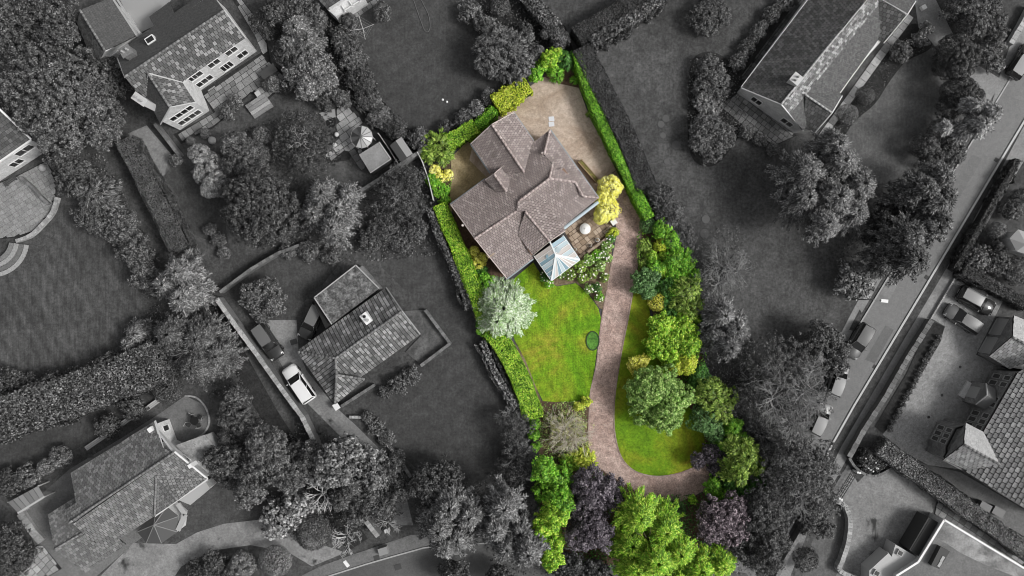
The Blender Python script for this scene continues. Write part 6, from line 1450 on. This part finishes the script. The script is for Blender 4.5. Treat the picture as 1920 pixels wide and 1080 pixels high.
for i, (x, y, r, st, cl, lb) in enumerate(((880, 22, 22, 'leafy', 'grey', 'shrub at the top left of the corner bed'), (905, 45, 18, 'leafy', 'grey_mid', 'shrub above the broad grey tree'), (938, 12, 18, 'ball', 'grey', 'rounded shrub at the top edge in the corner bed'), (985, 60, 16, 'leafy', 'grey_dark', 'dark shrub right of the broad grey tree'), (992, 68, 9, 'cauli', 'grey_pale', 'tiny white-flowered shrub in the corner bed'), (1023, 64, 10, 'ball', 'grey', 'small ball against the textured hedge'), (1012, 94, 8, 'ball', 'grey_light', 'small pale ball above the lime bush'), (1000, 100, 18, 'leafy', 'grey_dark', 'dark shrub between broad tree and lime bush'), (1050, 75, 18, 'leafy', 'grey_mid', 'shrub at the lower end of the textured hedge'))):
    T('corner_shrub', st, [(x, y, r)], 2.0, cl, lb, 'shrub', group='shrubs in the corner bed at the top')
# right side
for i, (x, y, r, lb) in enumerate(((1238, 368, 26, 'dark shrub below the flat hedge end'), (1255, 405, 28, 'dark shrub right of the drive bend'), (1280, 440, 24, 'dark shrub above the bare brush tree'))):
    T('dark_shrub', 'fine', [(x, y, r), (x + 8, y + 16, r * .7)], 2.6, 'grey_mid', lb, 'shrub', group='dark shrubs outside the right boundary')
T('island_bush', 'fine', [(1315, 35, 26), (1345, 25, 26), (1330, 50, 20), (1330, 10, 20)], 2.4, 'grey_mid', 'round island bush in the lawn near the top', 'bush')
T('bed_shrub', 'fine', [(1330, 130, 26), (1345, 160, 26), (1320, 165, 22)], 2.4, 'grey', 'upper shrub of the long island bed', 'shrub')
T('bed_shrub', 'spray', [(1318, 195, 18), (1335, 200, 16)], 1.6, 'grey_light', 'pale grassy shrub in the middle of the long island bed', 'shrub')
T('bed_shrub', 'fine', [(1325, 245, 32), (1350, 255, 28), (1335, 280, 26), (1310, 265, 20)], 2.8, 'grey', 'large rounded shrub at the lower end of the long island bed', 'shrub')
for i, (x, y, r, lb) in enumerate(((1382, 118, 16, 'shrub nearest the slab patio along the back path'), (1400, 88, 15, 'second shrub along the back path'), (1420, 60, 14, 'third shrub along the back path'), (1445, 30, 16, 'fourth shrub along the back path'), (1470, 5, 16, 'shrub at the top end of the back path'))):
    T('path_shrub', 'fine', [(x, y, r), (x + 10, y - 12, r * .7)], 1.4, ('grey', 'grey_mid')[i % 2], lb, 'shrub', group='shrubs along the back path of the long house')
T('patio_shrub', 'fine', [(1400, 248, 14), (1425, 262, 14), (1450, 280, 12)], 1.2, 'grey', 'low shrub edging below the slab patio', 'shrub')
T('brush_tree', 'thin', [(1350, 470, 48), (1375, 510, 44), (1340, 530, 40)], 4.5, 'grey_mid', 'wide bare brushy tree on the right lawn edge', 'tree', branches=(TWIG_G, 14, 5, .065, .85), dens=1.4)
T('blue_conifer', 'star', [(1350, 590, 34), (1375, 615, 32), (1340, 630, 34), (1365, 650, 26)], 6.0, 'grey_light', 'pale spiky conifer right of the bright evergreen clump', 'tree')
T('great_tree', 'feather', [(1500, 330, 52), (1560, 310, 56), (1600, 350, 46), (1550, 375, 58), (1500, 375, 44), (1590, 400, 42), (1540, 420, 34), (1560, 275, 36)], 9.0, 'grey_light', 'great pale feathery tree below the long house', 'tree', dens=1.1)
T('laurel_tree', 'big', [(1598, 512, 26), (1590, 535, 26), (1610, 535, 24)], 3.6, 'grey_light', 'broad-leaved laurel left of the road bend', 'tree')
T('cedar_tree', 'cedar', [(1720, 360, 42), (1755, 335, 34), (1690, 375, 34), (1740, 385, 38), (1770, 370, 24)], 8.0, 'grey', 'upper of two dark layered cedars beside the road', 'tree')
T('cedar_tree', 'cedar', [(1690, 445, 48), (1735, 430, 44), (1660, 470, 40), (1700, 490, 42), (1760, 415, 26), (1650, 495, 26)], 9.0, 'grey', 'lower of two dark layered cedars beside the road', 'tree')
T('dark_cypress', 'cedar', [(1650, 415, 26), (1640, 440, 22), (1665, 395, 20)], 5.0, 'grey_dark', 'dark gap foliage between great tree and cedars', 'tree')
T('spruce', 'cauli', [(1732, 275, 22), (1745, 295, 20)], 3.4, 'grey_mid', 'short lumpy spruce above the upper cedar', 'tree')
T('roadside_shrub', 'fine', [(1765, 245, 26), (1780, 275, 24), (1790, 290, 20)], 2.8, 'grey_mid', 'roadside shrubs between spruce and monkey puzzle', 'shrub')
T('monkey_puzzle', 'star', [(1850, 215, 28), (1825, 205, 20), (1800, 245, 20), (1835, 235, 22), (1770, 240, 14), (1815, 195, 14)], 7.0, 'grey_pale', 'pale spiky monkey puzzle tree by the kerb', 'tree')
T('dark_conifer', 'cauli', [(1785, 100, 32), (1805, 110, 28), (1775, 120, 26), (1795, 130, 24)], 4.5, 'grey_dark', 'upper rounded dark conifer on the front lawn', 'tree')
T('dark_conifer', 'cauli', [(1795, 175, 30), (1810, 185, 26), (1780, 200, 24)], 4.5, 'grey_dark', 'lower rounded dark conifer on the front lawn', 'tree')
T('drive_tree', 'leafy', [(1800, 15, 30), (1835, 10, 32), (1855, 50, 30), (1820, 45, 26)], 4.5, 'grey_mid', 'dark leafy tree at the top right by the drive', 'tree')
T('drive_shrub', 'leafy', [(1860, 85, 20), (1845, 100, 18), (1862, 120, 18)], 2.8, 'grey', 'leafy shrub beside the black car at the top right', 'shrub')
for i, (x, y, r, cl, lb) in enumerate(((1687, 98, 20, 'grey_mid', 'hollow round bush in the front bed of the long house'), (1621, 180, 17, 'grey_mid', 'middle round bush in the front bed'), (1588, 215, 19, 'grey_light', 'pale flat-topped bush near the front gable'), (1722, 75, 15, 'grey', 'loose shrub at the upper end of the front bed'), (1735, 55, 12, 'grey_light', 'pale shrub at the drive end of the front bed'))):
    T('front_bush', 'ball' if i in (1, 2) else 'leafy', [(x, y, r)], 1.8, cl, lb, 'bush', group='bushes in the front bed of the long house')
T('kerb_tree', 'leafy', [(1535, 630, 28), (1555, 650, 32), (1530, 665, 28), (1565, 680, 24)], 5.0, 'grey_mid', 'rounded dark tree beside the parked silver car', 'tree')
T('bare_oak', 'thin', [(1450, 680, 58), (1490, 730, 62), (1430, 740, 56), (1470, 790, 50), (1510, 690, 40)], 8.0, 'grey_mid', 'huge bare-branched oak left of the parked white cars', 'tree', branches=(TWIG_G, 18, 5, .085, 1.1), dens=3.6)
T('bare_oak', 'twig', [(1490, 880, 58), (1520, 920, 52), (1450, 920, 52), (1480, 860, 46), (1530, 860, 36)], 8.0, 'grey_mid', 'huge twiggy oak over the lower end of the side road', 'tree', branches=(TWIG_G, 15, 5, .075, 1.0), dens=2.0)
T('dark_bush', 'star', [(1430, 840, 28), (1440, 870, 26), (1420, 810, 24)], 4.5, 'grey', 'grey conifer between olive pine and huge twiggy oak', 'tree')
T('dark_hazel', 'leafy', [(1420, 960, 38), (1440, 1000, 40), (1400, 1010, 34), (1430, 1040, 34)], 6.0, 'grey_dark', 'dark tree right of the lower purple tree', 'tree')
T('footway_bush', 'leafy', [(1530, 960, 22), (1545, 990, 20), (1515, 985, 18)], 2.6, 'grey_mid', 'bush on the corner by the curved pale wall', 'bush')
T('footway_bush', 'cauli', [(1510, 1048, 22)], 2.2, 'grey_mid', 'rounded bush against the dark garden wall at the bottom', 'bush')
for i, (x, y, r, st, cl, lb) in enumerate(((1832, 485, 24, 'leafy', 'grey', 'leafy bush at the left end of the right edge shrubs'), (1868, 492, 26, 'leafy', 'grey_mid', 'leafy bush in the middle of the right edge shrubs'), (1905, 508, 26, 'cauli', 'grey', 'lumpy bush at the right edge above the court hedge'), (1868, 433, 16, 'ball', 'grey_light', 'pale ball left of the pavilion'), (1893, 395, 18, 'leafy', 'grey_mid', 'leafy bush above the pavilion'), (1912, 370, 16, 'cauli', 'grey', 'lumpy bush on the right edge above the pavilion'), (1868, 460, 10, 'leafy', 'grey_dark', 'small dark bush below the pale ball'))):
    T('edge_bush', st, [(x, y, r)], 2.2, cl, lb, 'bush', group='bushes on the right edge')
T('flower_bush', 'leafy', [(1625, 858, 18), (1645, 866, 18), (1630, 874, 14)], 1.2, 'grey_dark', 'dark bush dotted with white flowers in the walled bed', 'bush', flowers=(WHITE, 16, .12))
T('laurel_tree', 'leafy', [(475, 555, 26), (505, 548, 26), (490, 580, 24), (515, 575, 18)], 3.0, 'grey', 'rounded leafy tree left of the parked bungalow cars', 'tree')
T('patio_bush', 'leafy', [(745, 722, 18), (770, 705, 18), (722, 735, 12)], 1.6, 'grey_mid', 'leafy bush strip below the raised patio', 'bush')
T('lawn_flower', 'spray', [(720, 450, 9)], .8, 'grey_pale', 'little pale plant at the top of the large lawn', 'plant')
T('drive_shrub', 'fine', [(705, 800, 16), (725, 822, 16), (745, 855, 14), (690, 782, 12)], 1.0, 'grey', 'low planting between bungalow driveway and large lawn', 'shrub')
T('bed_plant', 'fine', [(395, 430, 12), (410, 450, 14), (420, 475, 12)], 1.2, 'grey', 'small border plants right of the long straight hedge', 'plant')
T('roadside_shrub', 'spray', [(1690, 560, 8)], .6, 'grey_mid', 'small dark weed clump at the verge', 'plant') if False else None
for k in range(16):
    t = k / 15; x, y = 1760 - 92 * t, 632 + 172 * t
    o_ = ('first', 'second', 'third', 'fourth', 'fifth', 'sixth', 'seventh', 'eighth', 'ninth', 'tenth', 'eleventh', 'twelfth', 'thirteenth', 'fourteenth', 'fifteenth', 'sixteenth')[k]
    T('box_plant', 'fine', [(x, y, 5.5)], .6, ('grey', 'grey_mid')[k % 2], o_ + ' clipped box plant down the manor court edge', 'plant', group='row of box plants along the manor court')
print('LEAVES', LEAF_TOTAL[0])

# low growth that fills the woods and beds between the trees
U = undergrowth
U([(690, 345), (790, 292), (815, 380), (850, 470), (800, 480), (715, 490), (640, 490), (580, 480), (660, 440)], .9, 'grey_mid', 'low dark scrub under the thicket trees left of the fence')
U([(400, 560), (300, 560), (250, 600), (260, 650), (310, 690), (400, 740), (470, 760), (440, 680)], .8, 'grey_mid', 'low dark growth under the tangled trees left of the lane')
U([(400, 820), (400, 900), (480, 930), (490, 1000), (600, 1030), (700, 990), (760, 960), (700, 860), (610, 810), (560, 790), (520, 830), (470, 760), (420, 740)], .8, 'grey_mid', 'low growth under the trees between villa and driveway')
U([(1230, 360), (1300, 430), (1330, 560), (1400, 600), (1420, 680), (1560, 660), (1560, 740), (1500, 830), (1540, 900), (1500, 960), (1420, 1080), (1380, 1080), (1400, 950), (1340, 800), (1310, 640), (1290, 480)], 1.0, 'grey', 'low dark growth under the bare oaks right of the garden', per=34)
U([(770, 890), (900, 905), (950, 860), (960, 770), (1000, 800), (1010, 880), (1000, 1000), (1060, 1080), (930, 1080), (900, 1000), (780, 990)], 1.0, 'grey_dark', 'low dark growth round the spiky conifers')
U([(130, 280), (120, 330), (180, 410), (245, 500), (270, 560), (300, 560), (290, 470), (220, 340), (190, 290)], .9, 'grey_mid', 'low growth under the left shrub belt')
U([(500, 60), (560, 0), (640, 20), (668, 60), (690, 120), (720, 185), (765, 240), (790, 280), (740, 255), (690, 220), (650, 190), (610, 195), (560, 180), (530, 120)], .8, 'grey_mid', 'low growth through the border left of the square lawn')
U([(380, 300), (440, 250), (520, 220), (620, 200), (640, 300), (600, 330), (640, 440), (560, 470), (440, 460), (420, 380), (370, 340)], .7, 'grey_dark', 'low dark growth beneath the dark round tree and weeping tree')
U([(1560, 480), (1640, 380), (1700, 330), (1760, 250), (1800, 220), (1800, 300), (1750, 400), (1650, 525), (1610, 560)], .8, 'grey_dark', 'low dark growth beneath the roadside cedars')
U([(875, 0), (905, 45), (945, 140), (1000, 140), (1070, 100), (1050, 60), (990, 0)], .8, 'grey_mid', 'low growth in the corner bed at the top')
U([(1195, 430), (1220, 420), (1265, 430), (1310, 510), (1325, 640), (1325, 720), (1380, 800), (1430, 870), (1400, 960), (1330, 900), (1320, 800), (1290, 740), (1230, 590), (1200, 540), (1194, 480)], .9, 'green', 'green ground cover filling the border right of the drive', per=40)
U([(1012, 756), (1100, 750), (1102, 840), (1120, 875), (1060, 880), (1010, 860)], .5, 'sage', 'green ground cover round the pale twiggy shrub', per=60, l=.16)
U([(1000, 860), (1120, 880), (1200, 930), (1330, 925), (1330, 1000), (1280, 1070), (1060, 1070), (1010, 1000)], .8, 'dark_green', 'dark green ground cover below the purple trees', per=36)
U([(800, 330), (848, 310), (846, 380), (822, 382)], .4, 'green', 'green ground cover by the yellow shrubs', per=40, l=.16)
U([(1290, 112), (1340, 100), (1395, 150), (1400, 240), (1340, 305), (1292, 285), (1288, 180)], .6, 'grey', 'low growth in the long island bed', per=32, l=.17)
U([(1535, 262), (1600, 195), (1640, 135), (1680, 80), (1740, 60), (1740, 92), (1690, 120), (1640, 190), (1570, 272)], .4, 'grey_dark', 'low dark growth in the front bed of the long house', per=26, l=.16)

# ---------------------------------------------------------------- cars
TYRE = plain('tyre', .012, .9); RIM = plain('rim', .3, .3, .8); LIGHT = plain('lamp_glass', .55, .15); TAIL = plain('tail_lamp', .06, .2)
CGL = plain('car_glass', .015, .05, 0, .7)
def car(label, px, ang, L, W, Ht, colour, rough=.25, suv=False, roofc=None, seed=0):
    z0 = .035; c = P(px[0], px[1], Ht * .5); rz = ang
    e = empty('parked_car', (c.x, c.y, z0), label, 'car', 'parked cars'); e.rotation_euler = (0, 0, rz)
    paint = plain('car_paint_%d_%d' % (px[0], px[1]), colour, rough, 0, .6); paint.node_tree.nodes['Principled BSDF'].inputs['Coat Weight'].default_value = .15
    def add(mb, name, mat, smooth=False, parent=None):
        me = bpy.data.meshes.new(name); me.from_pydata([tuple(v) for v in mb.v], [], mb.f); me.materials.append(mat)
        if smooth: me.polygons.foreach_set('use_smooth', [True] * len(me.polygons))
        me.update(); o = bpy.data.objects.new(name, me); col.objects.link(o); o.parent = parent or e; return o
    h = W / 2; belt = Ht * .58; bon = Ht * (.60 if suv else .55); boot = Ht * (.62 if suv else .60)
    st = [(-.5, .80, .42, boot * .86), (-.485, .90, .34, boot * .95), (-.44, .97, .28, boot), (-.30, 1, .25, belt), (.15, 1, .25, belt), (.30, .99, .25, bon * .99), (.40, .96, .27, bon * .95), (.46, .89, .3, bon * .88), (.49, .78, .36, bon * .78), (.5, .66, .42, bon * .68)]
    m = MB(); n = 10
    for x, w, lo, hi in st:
        w *= h
        ring = [(-w * .92, lo), (-w, lo + .12), (-w, hi * .62), (-w * .97, hi * .86), (-w * .86, hi), (w * .86, hi), (w * .97, hi * .86), (w, hi * .62), (w, lo + .12), (w * .92, lo)]
        m.v += [Vector((x * L, y, z)) for y, z in ring]
    for i in range(len(st) - 1):
        for j in range(n):
            m.f.append([i * n + j, i * n + (j + 1) % n, (i + 1) * n + (j + 1) % n, (i + 1) * n + j])
    m.f.append(list(range(n))); m.f.append(list(range((len(st) - 1) * n, len(st) * n))[::-1])
    body = add(m, 'body', paint, True)
    # cabin: glass house and painted roof
    xb0, xb1 = (-.485 if suv else -.475) * L, .23 * L; xt0, xt1 = (-.45 if suv else -.44) * L, .07 * L
    wb, wt = h * .90, h * .70; zb, zt = belt - .02, Ht
    B = [Vector((xb0, -wb, zb)), Vector((xb1, -wb * .94, zb)), Vector((xb1, wb * .94, zb)), Vector((xb0, wb, zb))]
    Tt = [Vector((xt0, -wt, zt - .04)), Vector((xt1, -wt, zt - .03)), Vector((xt1, wt, zt - .03)), Vector((xt0, wt, zt - .04))]
    for a, b2, nm in ((1, 2, 'windscreen'), (3, 0, 'rear_window'), (0, 1, 'side_window'), (2, 3, 'side_window')):
        m = MB(); q = [B[a], B[b2], Tt[b2], Tt[a]]; nn = (q[1] - q[0]).cross(q[2] - q[0]).normalized(); m.extrude([p - nn * .03 for p in q], nn * .03); add(m, nm, CGL)
    m = MB(); nx, ny = 6, 6
    for i in range(nx + 1):
        for j in range(ny + 1):
            u, v = i / nx, j / ny; p = Tt[0].lerp(Tt[1], u).lerp(Tt[3].lerp(Tt[2], u), v)
            m.v.append(p + Vector((0, 0, .02 + .05 * (1 - (2 * u - 1) ** 2) * (1 - .5 * (2 * v - 1) ** 2))))
    for i in range(nx):
        for j in range(ny): k = i * (ny + 1) + j; m.f.append([k, k + ny + 1, k + ny + 2, k + 1])
    rp = add(m, 'roof_panel', plain('car_roof_%d' % px[0], roofc, .2) if roofc is not None else paint, True)
    m = MB()
    for a in range(4): m.tube(B[a], Tt[a], .06, .05, 5)
    for a, b2 in ((0, 1), (2, 3)): m.tube(B[a].lerp(B[b2], .52) , Tt[a].lerp(Tt[b2], .5), .045, .04, 5)
    for a in range(4): m.tube(Tt[a], Tt[(a + 1) % 4], .045, .045, 5)
    add(m, 'pillars', paint, True)
    if suv:
        for s in (-1, 1):
            m = MB(); m.tube(Vector((xt0 + .1, s * wt * .95, zt + .07)), Vector((xt1 - .1, s * wt * .95, zt + .07)), .03, .03, 6); add(m, 'roof_rail', RIM)
    wr = .34 if suv else .31
    for x in (-.30, .31):
        for s in (-1, 1):
            m = MB(); m.tube(Vector((x * L, s * (h - .22), wr)), Vector((x * L, s * (h + .015), wr)), wr, wr, 16); w = add(m, 'wheel', TYRE)
            m = MB(); m.tube(Vector((x * L, s * (h + .012), wr)), Vector((x * L, s * (h + .03), wr)), wr * .62, wr * .5, 12); add(m, 'rim', RIM, False, w)
    for s in (-1, 1):
        m = MB(); m.extrude([Vector((.475 * L, s * h * .52, bon * .74)), Vector((.475 * L, s * h * .84, bon * .74)), Vector((.42 * L, s * h * .90, bon * .93)), Vector((.44 * L, s * h * .56, bon * .925))], (.02, 0, .02)); add(m, 'headlight', LIGHT)
        m = MB(); m.extrude([Vector((-.492 * L, s * h * .58, boot * .66)), Vector((-.492 * L, s * h * .86, boot * .66)), Vector((-.475 * L, s * h * .88, boot * .92)), Vector((-.485 * L, s * h * .62, boot * .92))], (-.02, 0, .01)); add(m, 'tail_light', TAIL)
        m = MB(); m.box((.13 * L, s * (h + .09), belt), .12, .2, .14); add(m, 'mirror', paint)
    m = MB(); m.tube(Vector((.16 * L, -h * .55, belt + .10)), Vector((.165 * L, h * .05, belt + .12)), .012, .012, 4); add(m, 'wiper', BLACK)
    m = MB(); m.box((-.505 * L, 0, .55), .02, .52, .12); add(m, 'number_plate', PALE)
    m = MB(); m.box((.502 * L, 0, .45), .02, .7, .12); add(m, 'grille', BLACK)
    return e
def A(dx, dy): return math.atan2(-dy, dx)      # heading from a pixel direction
car('black car with open-looking dark rear beside the lane wall', (501, 640), A(150, 220), 4.5, 1.85, 1.5, .03, .12, False, .12)  # paler roof tone puts a sky reflection into the paint colour
car('dark grey car half under the bungalow carport', (584, 603), A(-62, 130), 4.3, 1.8, 1.5, .035, .2, roofc=.14)
car('white car on the driveway of the pantiled bungalow', (560, 720), A(-48, -70), 4.6, 1.85, 1.55, .72, .3)
car('black four-wheel drive with silver roof in the manor court', (1831, 564), A(62, 34), 4.4, 1.82, 1.65, .035, .15, True, .22)
car('grey saloon beside the black four-wheel drive', (1806, 598), A(-62, -40), 4.4, 1.76, 1.4, .10, .25)
car('dark silver car parked at the kerb by the rounded tree', (1612, 640), A(-26, 42), 4.2, 1.8, 1.45, .09, .25)
car('white car parked half under the huge bare oak', (1572, 712), A(14, -40), 3.8, 1.68, 1.42, .24, .3)
car('lower white car almost hidden by the huge bare oak', (1538, 786), A(18, -40), 3.8, 1.68, 1.42, .24, .3)
car('black car cut by the right edge of the picture', (1917, 114), A(40, -62), 4.3, 1.8, 1.45, .02, .15, False, .30)

# ---------------------------------------------------------------- small things
def lamp(px, head_dir, label, h=5.0):
    c = P(px[0], px[1], 0); e = empty('street_lamp', c, label, 'street lamp', 'street lamps')
    m = MB(); m.tube(c, c + Vector((0, 0, h)), .08, .05, 8); m.build('pole', plain('lamp_pole%d' % px[0], .2, .5), e)
    d = Vector((head_dir[0], -head_dir[1], 0)).normalized(); t = c + Vector((0, 0, h))
    m = MB(); m.tube(t, t + d * .9 + Vector((0, 0, .12)), .04, .035, 6); m.build('arm', plain('lamp_arm%d' % px[0], .2, .5), e)
    q = t + d * 1.1 + Vector((0, 0, .1)); m = MB(); m.box((q.x, q.y, q.z), .75, .34, .14, math.atan2(d.y, d.x)); m.build('lamp_head', WHITE, e)
lamp((1600, 561), (1, .1), 'street lamp with white head reaching over the side road')
lamp((655, 1015), (.6, .8), 'street lamp with white head over the bottom footway', 4.6)
e = empty('clothes_airer', P(685, 62), 'four-armed rotary clothes line on the square lawn', 'clothes line')
c = P(685, 62, 0); m = MB(); m.tube(c, c + Vector((0, 0, 1.7)), .03, .03, 8); m.build('pole', PALE, e)
tips = []
for k in range(4):
    a = math.radians(15 + 90 * k); q = c + Vector((1.35 * math.cos(a), 1.35 * math.sin(a), 1.95)); tips.append(q); m = MB(); m.tube(c + Vector((0, 0, 1.5)), q, .035, .03, 6); m.build('arm', plain('airer_arm%d' % k, .42, .5), e)
m = MB()
for s in (.45, .7, .95):
    pts = [(c + Vector((0, 0, 1.5))).lerp(t_, s) for t_ in tips]
    for k in range(4): m.tube(pts[k], pts[(k + 1) % 4], .008, .008, 3)
m.build('line', PALE, e)
hose = smooth_line(PP([(772, -10), (782, 20), (790, 42), (795, 55), (801, 60), (806, 52), (804, 30), (794, 8), (786, -8)], .05), 6)
m = MB()
for i in range(len(hose) - 1): m.tube(hose[i], hose[i + 1], .045, .045, 5, False)
tag(m.build('garden_hose', plain('hose_pale', .11, .6)), 'looped garden hose lying on the square lawn', 'hose')
for i, (x, y) in enumerate(((830, 187), (838, 191))):
    c = P(x, y); m = MB(); m.dome((c.x, c.y, .02), .14, .16, 10, 4); m.dome((c.x, c.y, .03), .14, -.01, 10, 2); tag(m.build('ball', WHITE, None, True), '%s white ball on the square lawn' % ('left' if i == 0 else 'right'), 'ball', 'balls on the square lawn')
c = P(728, 452, .6); e = empty('garden_statue', (c.x, c.y, 0), 'small pale ornament on the scrub above the large lawn', 'ornament')
m = MB(); m.box((c.x, c.y, 0), .3, .3, .3); m.build('plinth', STONE_P, e); m = MB(); m.tube((c.x, c.y, .3), (c.x, c.y, .7), .12, .09, 8); m.dome((c.x, c.y, .7), .13, .16, 8, 3); m.build('figure', WHITE, e, True)
